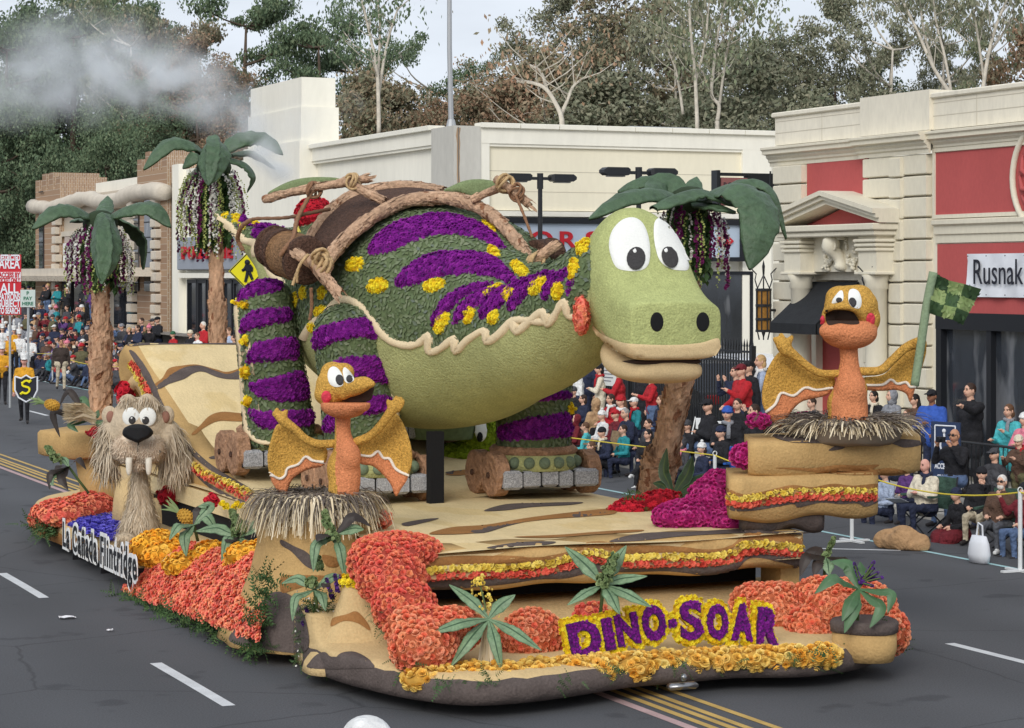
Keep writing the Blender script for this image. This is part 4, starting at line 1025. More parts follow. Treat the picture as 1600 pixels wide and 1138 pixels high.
# ------------------------------------------------------------------ the float itself
TAN =mat('tan_crust',rgb(208,180,132),.95,noise=((.9,.10),(7,.07),(45,.10)),bump=(38,.55,.02),spec=.1)
TAN2 =mat('ochre_crust',rgb(192,158,106),.95,noise=((.9,.10),(7,.08),(45,.10)),bump=(38,.55,.02),spec=.1)
DECKM =mat('pale_crust',rgb(222,200,154),.95,noise=((.8,.08),(5,.08),(45,.08)),bump=(30,.5,.02),spec=.1,patches=[(rgb(214,190,140),1.6,.56)],stretch=(1,.45,1))
BRNB =mat('brown_crust',rgb(156,112,68),.95,noise=((3,.18),(45,.14)),bump=(40,.55,.02),spec=.1)
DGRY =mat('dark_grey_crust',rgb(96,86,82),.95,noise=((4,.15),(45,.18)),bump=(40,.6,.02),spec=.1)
BLACK =mat('matt_black',rgb(24,24,26),.9)
MOSS =mat('moss',rgb(52,70,38),.95,noise=(12,.3),bump=(30,.6))
FERNM =mat('fern_leaf',rgb(60,88,48),.7,isl=[rgb(44,70,38),rgb(70,98,54),rgb(56,84,46),rgb(92,112,66)])
FL ={
    'yellow_mum':mat('yellow_flower',rgb(240,200,30),.8,isl=[rgb(250,214,24),rgb(255,228,60),rgb(246,204,20)]),
    'purple_mum':mat('purple_flower',rgb(104,30,122),.85,isl=[rgb(122,30,132),rgb(142,42,152),rgb(108,26,120),rgb(158,54,164)],spec=.1),
    'red':mat('red_flower',rgb(182,28,44),.8,isl=[rgb(196,28,50),rgb(214,44,62),rgb(176,22,42)]),
    'fuchsia':mat('fuchsia_flower',rgb(180,36,116),.75,isl=[rgb(196,44,130),rgb(214,66,150),rgb(176,34,116),rgb(224,96,168)]),
    'orange':mat('coral_flower',rgb(228,120,78),.75,isl=[rgb(248,148,108),rgb(252,172,128),rgb(244,132,100),rgb(252,182,144),rgb(240,122,96)]),
    'coral':mat('coral_red_flower',rgb(220,96,78),.75,isl=[rgb(242,124,102),rgb(248,148,116),rgb(250,164,118),rgb(236,108,96),rgb(246,138,116)]),
    'gold':mat('golden_flower',rgb(238,166,44),.75,isl=[rgb(255,190,62),rgb(250,174,44),rgb(255,202,90),rgb(248,164,38)]),
    'peach':mat('golden_rose',rgb(244,186,84),.75,isl=[rgb(255,202,96),rgb(255,214,122),rgb(252,186,70),rgb(255,222,140)]),
    'blue':mat('blue_flower',rgb(74,66,170),.8,isl=[rgb(88,80,190),rgb(112,106,214),rgb(72,64,164),rgb(130,122,226)]),
    'paleyellow':mat('pale_yellow_flower',rgb(236,212,96),.8,isl=[rgb(236,212,90),rgb(242,222,120),rgb(226,196,70)]),
    'brick':mat('brick_red_flower',rgb(206,74,58),.8,isl=[rgb(228,94,76),rgb(236,120,96),rgb(214,76,64)]),
}
fl =thing('parade_float','long tan rock layered parade float filling the middle of the street','parade float',(10,25,0))
FT =[]        # solids of the float, for laying bands on them
def solid(mb,name,mats,smooth=False,parent=None):
    FT.append((np.array([tuple(v)for v in mb.v]),list(mb.f)));return mb.build(name,mats,parent or fl,smooth)
# deck
nx,ny =30,50;V =[];rs =random.Random(1)
for j in range(ny +1):
    for i in range(nx +1):
        x =7.9+4.15*i /nx;y =19.95+12*j /ny
        V.append((x,y,1.2+.015*math.sin(x *2.1+y)+.012*math.sin(y *1.7)))
m =MB();m.add(V,[(j *(nx +1)+i,j *(nx +1)+i +1,(j +1)*(nx +1)+i +1,(j +1)*(nx +1)+i)for j in range(ny)for i in range(nx)])
m.box(7.9,12.05,20.0,31.9,.95,1.17)
solid(m,'deck',DECKM)
# lip across the front: rounded slab, gently waving
Rg =[]
for i in range(41):
    x =7.86+4.24*i /40;wv =.025*math.sin(i *.5)+.02*math.sin(i *1.3);s0 =19.98+.05*math.sin(i *.35)
    zt_ =1.215+.012*math.sin(i *.7);zb_ =.82+.05*i /40+.02*math.sin(i *.6);mid =(zt_ +zb_)/2
    Rg.append([Vector((x,s0 +a,z))for a,z in ((.6,zt_),(.12,zt_),(.03,zt_ -.03),(-.01+wv,zt_ -.1),(.0+wv *.5,mid +.04),(.03,mid -.02),(.02+wv *.4,mid -.09),(.06,zb_ +.02),(.14,zb_ -.01),(.6,zb_ +.02))])
m =MB();m.rings(Rg);solid(m,'front_lip',TAN2,True)
MB().box(7.95,11.95,20.75,31.5,.2,.94).build('shadow_box',BLACK,fl)  # black box added under the deck to make the shadow there
for x in (8.3,11.6):
    for y in (22.5,29.5):
        wb =MB().tube([(x -.12,y,.36),(x +.12,y,.36)],.36,20).build('wheel',mat('tyre',rgb(30,30,32),.8),fl);MB().tube([(x -.13,y,.36),(x +.13,y,.36)],.18,12).build('rim',mat('rim',rgb(170,172,176)),wb)
p =on_s(1229,900,20.35);solid(MB().box(p.x -.10,p.x +.12,20.3,20.7,.3,.9,bev=.04),'support_post',TAN2)
# front ledge, its lower edge read along the road
EB =[(470,1040),(520,1062),(575,1078),(650,1094),(740,1103),(850,1095),(980,1075),(1060,1068),(1150,1060),(1260,1058),(1340,1046),(1392,1025)]
EP =spline([on_z(x,y,.12)for x,y in EB],5);Rg =[];rs =random.Random(8)
for i,p in enumerate(EP):
    j =rs.uniform(-.02,.02);y2 =20.35;sl_ =y2 -p.y
    Rg.append([p +Vector((0,.10,0)),p +Vector((0,0,.0)),p +Vector((0,-.05,.07+j)),p +Vector((0,-.04+j,.15)),p +Vector((0,.03,.21+j *.6)),p +Vector((0,.12,.245)),p +Vector((0,.12+sl_ *.35,.25)),p +Vector((0,sl_ *.8,.29)),Vector((p.x,y2 +.0,.62)),Vector((p.x,y2 +.5,.66)),Vector((p.x,y2 +.5,.15))])
m =MB();m.rings(Rg)
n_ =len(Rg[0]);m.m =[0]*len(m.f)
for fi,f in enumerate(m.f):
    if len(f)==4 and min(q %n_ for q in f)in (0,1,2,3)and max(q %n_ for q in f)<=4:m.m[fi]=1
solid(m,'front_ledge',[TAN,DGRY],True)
# hitch ball and dangling chain under the ledge
p =on_z(1063,1062,.22);h =MB();h.ell((p.x,p.y -.06,.25),.035,10,8);h.box(p.x -.14,p.x +.14,p.y -.08,p.y,.14,.2,bev=.02);h.build('tow_hitch',mat('steel',rgb(150,150,152),.3,metal=.9),fl,True)
# rocks and pedestals
def rock(name,cx,cy,prof,m_,seed,parent=fl,squash=1.0):
    rnd =random.Random(seed);ph =rnd.random()*6;Rg =[]
    for z,r in prof:
        Rg.append([Vector((cx +math.cos(q)*r *(1+.06*math.sin(3*q +ph)+.03*math.sin(7*q +ph *2)),cy +squash *math.sin(q)*r *(1+.06*math.sin(3*q +ph)),z))for q in np.linspace(0,2*math.pi,33)[:-1]])
    mb =MB();mb.rings(Rg);return solid(mb,name,m_,True)
rock('pedestal_rock',7.62,22.15,[(.12,.98),(.25,.93),(.5,.76),(.8,.64),(1.1,.57),(1.38,.60)],TAN2,3)
rock('corner_rock',7.44,20.3,[(.12,.55),(.2,.53),(.35,.42),(.6,.27),(.8,.19),(.93,.15)],TAN,5,squash=.9)
rock('corner_rock',7.66,20.5,[(.6,.2),(.9,.15),(1.12,.15),(1.2,.12)],TAN,6)
# base along the left side and round the rear
SB =[(500,1015),(430,985),(340,950),(260,918),(200,893),(150,874),(100,853),(62,838),(50,826),(62,812),(120,800)]
SP =spline([on_z(x,y,.15)for x,y in SB],5);Rg =[]
for i,p in enumerate(SP):
    t =i /(len(SP)-1);ins =Vector((.42,0,0))if t <.72 else Vector((.35,-.2,0));h =.36 if t <.45 else .32
    Rg.append([p +ins,p,p +Vector((-.03,0,.1)),p +Vector((-.01,0,h -.08)),p +Vector((.05,0,h)),p +Vector((.12,0,h +.03)),p +ins *1.5+Vector((0,0,h +.1)),p +ins *3+Vector((0,0,h +.12)),p +ins *3+Vector((0,0,0))])
m =MB();m.rings(Rg);solid(m,'side_ledge',TAN,True)
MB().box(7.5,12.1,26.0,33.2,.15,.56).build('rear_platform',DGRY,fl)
# ramp at the rear
prof =[(24.9,1.19),(25.5,1.26),(26.5,1.35),(27.4,1.5),(28.4,1.77),(29.5,2.28),(30.3,2.6),(30.85,2.81),(31.15,2.86),(31.4,2.80),(31.5,2.66)]
PR =spline([Vector((0,a,b))for a,b in prof],3);nxr =24;V =[]
for p in PR:
    for i in range(nxr +1):
        x =8.02+4.05*i /nxr;V.append((x,p.y,p.z +.02*math.sin(x *2.3+p.y *1.3)-(.05 if i ==0 else 0)))
m =MB();W1 =nxr +1
m.add(V,[(j *W1 +i,j *W1 +i +1,(j +1)*W1 +i +1,(j +1)*W1 +i)for j in range(len(PR)-1)for i in range(nxr)])
solid(m,'ramp',DECKM,True)
Rg =[]
for p in PR:
    z1 =p.z -.04;th =min(.50,max(.12,(p.z -.9)*.7));wv =.02*math.sin(p.y *3)
    Rg.append([Vector((x,p.y,z))for x,z in ((8.3,z1 +.035),(8.02,z1 +.03),(7.97+wv,z1 -.05),(7.98,z1 -th *.4),(8.02-wv,z1 -th *.7),(8.03,z1 -th),(8.1,z1 -th -.04),(8.4,z1 -th))])
m =MB();m.rings(Rg);solid(m,'ramp_edge',TAN2,True)
# wall under the ramp and the cave mouth at its high end
V =[];Fc =[]
m =MB()
q =[(8.32,25.2,.5),(8.32,30.1,.5),(8.32,30.1,2.2),(8.32,28.5,1.7),(8.32,26.8,1.25),(8.32,25.2,1.05)]
m.prism(q,(.12,0,0));m.box(8.35,12.0,31.2,31.4,.5,2.7);solid(m,'ramp_wall',TAN2)
arch =MB();A =[(math.cos(q_)*.62,math.sin(q_))for q_ in np.linspace(0,math.pi,15)]
Rg =[]
for dx,k in ((0,1.0),(-.06,1.05),(-.06,1.22),(0,1.28),(.5,1.28),(.5,1.0)):
    Rg.append([Vector((8.06+dx,30.75+a *k,1.55+b *.72*k))for a,b in A])
arch.rings(Rg,cap=False);solid(arch,'cave_arch',TAN,True)
# rear rock shelves behind the sabre tooth
def slab(name,pts_top,th,m_,seed=0,parent=None):
    mb =MB();P =[Vector(p)for p in pts_top];P =spline(P,4,True);c =sum(P,Vector())/len(P)
    rg =[[c +(p -c)*k +Vector((0,0,dz +.015*math.sin(i *1.1+seed)))for i,p in enumerate(P)]for k,dz in ((.92,-th),(.99,-th +.03),(1.0,-th *.5),(1.0,-.04),(.96,0))]
    mb.rings(rg);return solid(mb,name,m_,True)
def plan(pts,z):return [tuple(on_z(x,y,z))for x,y in pts]
slab('rock_shelf',[(7.5,31.3,1.62),(8.6,31.2,1.62),(8.9,32.6,1.62),(7.6,32.9,1.62),(7.0,32.2,1.62)],.36,TAN2,2)
rock('rock_post',7.95,31.9,[(.3,.5),(.8,.42),(1.3,.5)],TAN2,9)
rock('spotted_rock',7.9,29.9,[(.45,.42),(.8,.40),(1.05,.36),(1.12,.2)],TAN,12)
rock('spotted_rock',8.1,29.4,[(.45,.3),(.7,.28),(.86,.24),(.9,.12)],TAN,13)
# right pedestal: stacked overhanging slabs
def block(name,x0,x1,y0,y1,z0,z1,m_,seed):
    rnd =random.Random(seed);Rg =[];n =24
    for i in range(n +1):
        x =x0 +(x1 -x0)*i /n;a =.03*math.sin(i *.7+seed);b =.03*math.sin(i *.45+seed *2);e =.08 if i in (0,n)else 0
        fx =i /n;kx =lambda y:x +(y -y0)*((.5687 if seed !=99 else 0)*(1-fx)+.60*fx)*.92
        Rg.append([Vector((kx(y),y,z))for y,z in ((y1,z0),(y0 +.12+e,z0 +b),(y0 +.03+e,z0 +.05+b),(y0 +a *.6+e,(z0 +z1)/2),(y0 -.01+e,z1 -.05),(y0 +.04+e,z1),(y0 +.3,z1 +.01),(y1,z1))])
    mb =MB();mb.rings(Rg);return solid(mb,name,m_,True)
ps =20.0
vx =lambda px:on_s(px,700,ps).x
zz =lambda px,py:on_s(px,py,ps).z
block('pedestal_slab',vx(1170),vx(1440),ps,ps +1.15,zz(1300,745),zz(1300,688),TAN2,1)
block('pedestal_slab',vx(1136),vx(1369),ps -.05,ps +1.1,zz(1250,812),zz(1300,741),TAN2,4)
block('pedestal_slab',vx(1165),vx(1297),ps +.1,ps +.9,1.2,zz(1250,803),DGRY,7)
# plant pot on the right corner
PT =W(1352,1010,21.6);rock('flower_pot',PT.x,PT.y,[(.2,.27),(.3,.30),(.46,.30)],TAN2,15);rock('pot_rim',PT.x,PT.y,[(.46,.29),(.47,.315),(.55,.32),(.575,.30),(.57,.22)],DGRY,15)

FV =[];FF =[]
for v_,f_ in FT:
    b =len(FV);FV.extend(v_);FF.extend([tuple(b +i for i in f)for f in f_])
FB =bvh(FV,FF)
def band(name,poly,m_,thick=.012,parent=None,step=6,smooth=True):
    V,Fc =patch(FB,poly,max(thick,.013),min(step,4),smooth,None,.006,1.1);return build(name,V,Fc,m_,parent or fl,smooth=True)
def flower_mass(name,V,T,tpl,m_,size,spacing,parent,seed=1,tilt=.25):
    P,N =sample(V,T,spacing,seed);fix =np.sum(N *(np.array([0,0,CZ])-P),1)<0;N[fix]*=-1
    v,t_ =scatter(tpl,P,N,size,seed,tilt);o =build(name,v,t_,m_,parent);o['kind']='stuff';return o
def flower_line(name,line,wpx,m_,size,spacing,parent,tree=FB,seed=1,tpl=ROSETTE):
    V,Fc =ribbon(tree,line,wpx,.02);return flower_mass(name,V,tris(Fc),tpl,m_,size,spacing,parent,seed)
o8 =(620,640);s8 =2.353
yl_ =cr(o8,s8,[(72,600),(200,585),(400,580),(520,570),(620,550),(720,525),(850,545),(1000,540),(1150,540),(1230,525),(1290,495),(1400,500),(1502,510)])
rl_ =cr(o8,s8,[(72,622),(200,610),(400,607),(520,597),(620,577),(720,552),(850,568),(1000,564),(1150,562),(1240,551),(1300,520),(1400,522),(1502,534)])
flower_line('yellow_blossom_row',yl_,9,FL['paleyellow'],.046,.033,fl,seed=2)
flower_line('red_blossom_row',rl_,9,FL['brick'],.046,.033,fl,seed=3)
up =[(x,y -6)for x,y in yl_];dn =[(x,y +6)for x,y in rl_]
rs =random.Random(3)
band('brown_band',up +[(x,y -9-5*math.sin(i *1.3))for i,(x,y)in enumerate(up)][::-1],BRNB,.006)
band('grey_band',dn +[(x,y +10+5*math.sin(i *1.7))for i,(x,y)in enumerate(dn)][::-1],DGRY,.006)
for q in ([(330,510),(450,490),(575,487),(560,497),(420,512)],[(780,487),(900,457),(1100,450),(1290,440),(1400,450),(1500,448),(1500,460),(1280,456),(1050,468),(900,484)]):
    band('grey_band',cr(o8,s8,q),DGRY,.008)
for q in ([(120,460),(200,435),(330,425),(480,400),(640,380),(790,366),(800,385),(700,395),(560,405),(440,420),(350,437),(280,457)],[(430,470),(600,462),(780,448),(900,444),(880,452),(700,464),(560,474)],[(180,240),(230,225),(280,222),(270,235),(230,244)]):
    band('brown_streak',cr(o8,s8,q),BRNB,.004)
for q in ([(320,374),(400,350),(520,345),(680,342),(640,352),(500,360),(400,372)],[(250,452),(330,432),(440,418),(480,412),(400,432),(320,455)],[(20,420),(100,405),(155,402),(110,415),(40,430)],[(180,232),(240,224),(275,224),(250,234),(200,240)],[(640,385),(720,378),(790,378),(720,392),(650,398)]):
    band('grey_streak',cr(o8,s8,q),DGRY,.007)
# ramp markings and side strata
oR =(180,520);sR =4.066
band('grey_streak',cr(oR,sR,[(250,355),(300,310),(400,240),(480,215),(550,213),(640,245),(720,265),(800,235),(860,230),(860,290),(740,298),(650,285),(560,250),(500,258),(440,295),(350,325),(280,360)]),DGRY,.007)
band('brown_streak',cr(oR,sR,[(250,330),(300,290),(340,230),(420,212),(520,205),(640,235),(720,250),(860,205),(860,228),(720,264),(630,243),(540,212),(440,222),(340,285),(270,340)]),BRNB,.004)
band('brown_streak',cr(oR,sR,[(485,645),(540,590),(600,530),(680,505),(810,515),(900,520),(900,565),(760,565),(650,565),(560,610),(510,648)]),BRNB,.004)
band('grey_streak',cr(oR,sR,[(595,795),(640,783),(700,785),(690,796),(620,805)]),DGRY,.004)
band('grey_band',cr(oR,sR,[(70,75),(110,72),(200,66),(400,62),(600,66),(790,68),(790,78),(500,75),(250,78),(150,84),(100,88)]),DGRY,.01)
band('grey_band',cr(oR,sR,[(90,120),(130,130),(200,230),(260,340),(300,440),(420,650),(560,800),(700,900),(850,985),(840,995),(690,925),(540,825),(400,680),(270,450),(220,350),(160,240)]),DGRY,.012,step=5)
band('grey_band',cr(oR,sR,[(490,850),(560,930),(700,1015),(840,1085),(820,1095),(690,1040),(600,985),(520,910)]),DGRY,.008,step=5)
flower_line('yellow_blossom_row',cr(oR,sR,[(480,810),(540,870),(620,915),(740,970),(870,1030)]),8,FL['paleyellow'],.055,.05,fl,seed=4)
flower_line('red_blossom_row',cr(oR,sR,[(480,835),(540,895),(620,940),(740,998),(860,1055)]),8,FL['brick'],.055,.05,fl,seed=5)
flower_line('red_blossom_row',cr(oR,sR,[(100,190),(130,215),(160,270),(195,340),(230,410)]),8,FL['brick'],.055,.05,fl,seed=6)
flower_line('yellow_blossom_row',cr(oR,sR,[(88,200),(115,225),(145,280),(180,350),(210,410)]),5,FL['paleyellow'],.055,.05,fl,seed=7)
# pedestal strata on the right
oP =(1120,640);sP =4.706
flower_line('yellow_blossom_row',cr(oP,sP,[(92,640),(180,655),(300,640),(450,615),(600,605),(800,600),(1000,600),(1160,605)]),8,FL['paleyellow'],.046,.033,fl,seed=8)
flower_line('red_blossom_row',cr(oP,sP,[(92,675),(180,700),(300,685),(450,660),(600,645),(800,640),(1000,640),(1160,645)]),9,FL['brick'],.046,.033,fl,seed=9)
for q,m_ in (([(75,575),(180,620),(300,610),(450,575),(560,555),(700,570),(850,545),(1000,560),(1170,545),(1170,580),(900,575),(600,585),(440,605),(280,635),(160,635),(85,610)],BRNB),([(75,690),(140,720),(260,720),(420,695),(560,675),(900,668),(1165,668),(1165,690),(1090,715),(1030,690),(900,695),(760,685),(600,720),(560,695),(420,720),(250,745),(110,742)],DGRY),
                ([(420,185),(600,200),(800,205),(1000,215),(1250,215),(1490,230),(1500,260),(1380,280),(1250,245),(1000,250),(920,290),(820,300),(860,260),(700,250),(560,245),(440,215)],DGRY),
                ([(430,430),(560,425),(700,430),(900,405),(1030,410),(1190,405),(1150,440),(1280,430),(1400,460),(1250,480),(1000,485),(800,470),(600,445)],BRNB)):
    band('strata_band',cr(oP,sP,q),m_,.008)
# marks on the left rocks
for q,m_ in (([(0,205),(90,250),(200,310),(250,410),(240,430),(170,395),(80,300),(0,245)],DGRY),([(0,480),(120,470),(240,470),(330,480),(200,540),(60,590),(0,600)],BRNB),([(300,320),(400,340),(430,380),(400,410),(330,400)],BRNB),
              ([(380,790),(480,760),(560,740),(640,830),(650,880),(560,825),(460,810),(370,850)],BRNB),([(270,1055),(330,1040),(385,1095),(440,1050),(540,1040),(640,1090),(690,1150),(600,1160),(220,1160),(215,1110)],DGRY)):
    band('strata_band',cr((440,800),4.741,q),m_,.006)
band('strata_band',[(360,1003),(375,975),(405,945),(430,925),(460,935),(480,975),(478,1018),(420,1016)],DGRY,.006)
band('strata_band',[(55,833),(75,842),(90,850),(110,862),(135,850),(160,880),(190,880),(186,868),(160,862),(140,838),(110,842),(80,826)],BRNB,.006)
# yellow ring on the corner rock
m =MB();c =(7.44,20.3)
m.tube([(c[0]+.14*math.cos(q),c[1]+.13*math.sin(q),.94)for q in np.linspace(0,2*math.pi,17)],.045,6)
flower_mass('yellow_blossom_ring',np.array([tuple(v)for v in m.v]),tris(m.f),MUM,FL['yellow_mum'],.055,.035,fl)

# ------------------------------------------------------------------ flower beds
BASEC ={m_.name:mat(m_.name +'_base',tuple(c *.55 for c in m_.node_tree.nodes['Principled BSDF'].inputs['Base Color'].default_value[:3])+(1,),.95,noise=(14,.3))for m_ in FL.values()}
RM ={}
def rose_mesh(kind,tpl,m_):
    k =(kind,m_.name)
    if k not in RM:
        RM[k]=fast_mesh(kind,np.array(tpl[0]),np.array(tpl[1],dtype=np.int32));RM[k].materials.append(m_)
    return RM[k]
def bed(name,label,m_,ells=None,quads=None,kind='rose',tpl=ROSE,size=.066,spacing=.05,nparts=120,seed=1,base=MOSS,var=.2,tilt=.16,group=None,fringe=0,cat='flower bed'):
    mb =MB()
    for e in (ells or []):mb.ell(e[0],e[1],18,12,rot=e[2]if len(e)>2 else None)
    if ells:
        rv,rf =remesh(mb,.03,7,.5);mb =MB();mb.add(rv,[tuple(map(int,f))for f in rf])
    for q in (quads or []):
        c,bulge,nu,nv =q;c =[Vector(x)for x in c];V =[]
        for j in range(nv +1):
            for i in range(nu +1):
                u,v =i /nu,j /nv;p =(c[0]*(1-u)+c[1]*u)*(1-v)+(c[3]*(1-u)+c[2]*u)*v
                V.append(p +Vector((-.35,-.35,.85))*(bulge *(math.sin(math.pi *u)**.6)*(math.sin(math.pi *v)**.6)+.012*math.sin(i *2.1+j *1.7)))
        w_ =nu +1;mb.add(V,[(j *w_ +i,j *w_ +i +1,(j +1)*w_ +i +1,(j +1)*w_ +i)for j in range(nv)for i in range(nu)])
    V =np.array([tuple(v)for v in mb.v]);T =tris(mb.f);z0 =V[:,2].min()
    r =thing(name,label,cat,(float(V[:,0].mean()),float(V[:,1].mean()),float(z0)),group)
    mb.build('moss_base',base if base is not MOSS else BASEC[m_.name],r,True)  # darker tint of the blossom colour, filling the gaps between flowers
    P,N =sample(V,T,spacing,seed);f =np.sum(N *(np.array([0,0,CZ])-P),1)<0
    if quads and not ells:N[f]*=-1
    keep =N[:,2]>-.92
    P,N =P[keep],N[keep];d =SA *P[:,0]+CA *P[:,1];vis =np.sum(N *(np.array([0,0,CZ])-P),1)>0
    o =np.argsort(d +(~vis)*50);sel =o[:nparts];rest =o[nparts:]
    rsn =np.random.RandomState(seed);me =rose_mesh(kind,tpl,m_);org =ORG[r.name]
    A,B,N2 =frames(N,rsn,tilt)
    for i in sel:
        s_ =size *(1+rsn.uniform(-var,var));ob =bpy.data.objects.new(kind,me);COL.objects.link(ob);ob.parent =r
        M =Matrix((A[i]*s_,B[i]*s_,N2[i]*s_)).transposed().to_4x4();M.translation =Vector(P[i])-org;ob.matrix_local =M
    if len(rest):
        v,t_ =scatter(tpl,P[rest],N[rest],size,seed,tilt,var);build(kind +'_mass',v,t_,m_,r)['kind']='stuff'
    if fringe:
        q =N[:,2]<.35;Pf,Nf =P[q][::2],N[q][::2]
        if len(Pf)>3:
            Pf =Pf[np.argsort(Pf[:,2])[:max(10,int(len(Pf)*.5))]];Nf =np.zeros_like(Pf)+np.array([0,0,1.0])
            v,t_ =scatter(FERN,Pf +np.array([0,0,-.02]),Nf +rsn.normal(0,.6,Nf.shape),fringe,seed,.5,.3);build('fern_fringe',v,t_,FERNM,r)['kind']='stuff'
    return r
def E(px,py,d,rx,ry,rz_):return (tuple(W(px,py,d)),(rx,ry,rz_))
def greens(name,label,pts,size,n,seed=1,spread=.12,tpl=FERN,m_=FERNM,group=None,up=.4):
    rsn =np.random.RandomState(seed);P =np.array([tuple(p)for p in pts]);c =P[rsn.randint(0,len(P),n)]+rsn.normal(0,spread,(n,3))*np.array([1,1,.4])
    N =rsn.normal(0,1,(n,3));N[:,2]=abs(N[:,2])*up +.2
    v,t_ =scatter(tpl,c,N /np.linalg.norm(N,axis=1)[:,None],size,seed,.2,.35)
    return tag(build(name,v,t_,m_),label,kind='stuff')
# front left: coral roses over the corner
bed('rose_bed','coral roses pouring over the front left corner of the float',FL['coral'],
    ells=[E(620,862,21.7,.44,.40,.17),E(585,880,21.35,.24,.28,.22),E(612,905,21.2,.33,.25,.25),E(632,950,21.0,.30,.25,.25),E(660,985,20.5,.30,.25,.22)],size=.058,spacing=.047,nparts=300,seed=2,fringe=.14)
bed('rose_bed','orange rose mound at the front left foot of the float',FL['orange'],ells=[E(662,1012,20.2,.30,.26,.24),E(705,985,20.5,.30,.22,.20),E(640,985,20.4,.22,.2,.2)],size=.066,spacing=.054,nparts=260,seed=3,fringe=.15)
bed('rose_bed','coral rose mound behind the striped plant left of the lettering',FL['orange'],ells=[E(830,998,21.1,.33,.2,.27)],size=.062,spacing=.05,nparts=220,seed=4)
bed('rose_bed','small coral rose patch between lettering and the upper striped plant',FL['coral'],ells=[E(925,960,21.5,.18,.14,.10)],size=.058,spacing=.05,nparts=50,seed=5)
# yellow roses along the front ledge
q =[]
for i,(x,y)in enumerate([(665,1056),(695,1056),(740,1052),(790,1052),(840,1047),(890,1043),(940,1040),(990,1036),(1040,1031),(1090,1028),(1140,1026),(1190,1024),(1240,1023),(1285,1021)]):
    p =on_z(x,y +4,.30);q.append(((p.x,p.y +.02,.29),(.2,.20,.115))if 1<i <8 else ((p.x,p.y +.03,.29),(.2,.16,.10)))
bed('rose_bed','row of golden yellow roses along the front ledge under the lettering',FL['peach'],ells=q,size=.082,spacing=.062,nparts=300,seed=6,fringe=.14)
greens('fern_greens','fern sprigs tucked under the yellow rose row',[on_z(x,y,.34)for x,y in ((640,1050),(700,1066),(760,1062),(880,1062),(960,1052),(1060,1042),(1160,1036),(1240,1028),(1290,1030))],.12,110,3,.06)
# front right
bed('rose_bed','large orange rose mound right of the lettering',FL['orange'],ells=[E(1215,962,22.7,.42,.3,.32),E(1268,985,22.3,.26,.26,.24),E(1180,940,22.8,.26,.2,.18)],size=.06,spacing=.049,nparts=300,seed=7)
bed('rose_bed','orange rose mound behind the potted purple flowered plant',FL['orange'],ells=[E(1330,950,22.4,.48,.3,.28),E(1382,985,22.1,.20,.3,.24),E(1280,930,22.6,.25,.2,.18)],size=.06,spacing=.05,nparts=300,seed=8,fringe=.14)
# deck, right side
bed('carnation_bed','deep red carnation bed at the foot of the leaning palm trunk',FL['red'],ells=[E(980,802,25.3,.24,.2,.13),E(1035,785,25.5,.32,.2,.12),E(1000,790,26.2,.3,.2,.1)],kind='carnation',tpl=MUM,size=.06,spacing=.05,nparts=120,seed=9,fringe=.13)
bed('rose_bed','fuchsia rose bank rising from the deck to the right pedestal',FL['fuchsia'],ells=[E(1085,806,24.0,.48,.3,.17),E(1110,780,24.2,.24,.25,.22),E(1150,815,23.8,.3,.25,.12),E(1122,755,24.4,.14,.2,.14)],size=.056,spacing=.047,nparts=300,seed=10)
bed('rose_bouquet','fuchsia rose bouquet on the lower slab of the right pedestal',FL['fuchsia'],ells=[E(1172,713,23.3,.21,.18,.13)],size=.058,spacing=.047,nparts=90,seed=11,fringe=.16)
bed('rose_bouquet','small fuchsia rose bouquet on the upper slab beside the right nest',FL['fuchsia'],ells=[E(1184,658,23.6,.13,.13,.07)],size=.056,spacing=.047,nparts=50,seed=12,fringe=.12)
bed('rose_bouquet','tiny fuchsia rose cluster peeking behind the right nest',FL['fuchsia'],ells=[E(1255,653,24.6,.13,.1,.05)],size=.056,spacing=.05,nparts=24,seed=13)
# left side
bed('flower_bed','coral flower slope on the left side below the yellow mounds',FL['coral'],quads=[([on_v(188,922,6.9),on_v(405,1002,6.72),on_v(425,872,7.35),on_v(285,845,7.55)],.10,20,14)],kind='blossom',tpl=ROSETTE,size=.066,spacing=.054,nparts=300,seed=14,var=.25)
greens('fern_greens','dark fern fringe hanging below the coral slope',[on_v(190+215*t,930+80*t,6.85)for t in np.linspace(0,1,14)]+[on_v(402+12*t,1000-100*t,6.85)for t in np.linspace(0,1,5)],.17,420,5,.06,up=-.3)
bed('flower_bed','golden yellow flower mound beside the sabre tooth paw',FL['gold'],ells=[E(246,858,27.7,.34,.26,.22),E(262,868,27.3,.30,.22,.18)],kind='blossom',tpl=ROSETTE,size=.075,spacing=.062,nparts=170,seed=15)
bed('flower_bed','golden yellow flower mound below the pineapple plant',FL['gold'],ells=[E(300,882,26.1,.34,.28,.14),E(330,868,26,.22,.22,.16)],kind='blossom',tpl=ROSETTE,size=.07,spacing=.06,nparts=150,seed=16)
bed('flower_bed','golden yellow flower strip running up to the rock pedestal',FL['gold'],ells=[E(392,868,24.7,.28,.25,.14),E(368,888,24.8,.14,.2,.12),E(420,852,24.6,.12,.2,.12)],kind='blossom',tpl=ROSETTE,size=.07,spacing=.06,nparts=120,seed=17)
bed('flower_bed','blue flower patch behind the town name lettering',FL['blue'],quads=[([on_z(105,822,.50),on_z(195,850,.50),on_z(285,812,.55),on_z(150,800,.52)],.05,14,10)],kind='blossom',tpl=ROSETTE,size=.075,spacing=.062,nparts=150,seed=18)
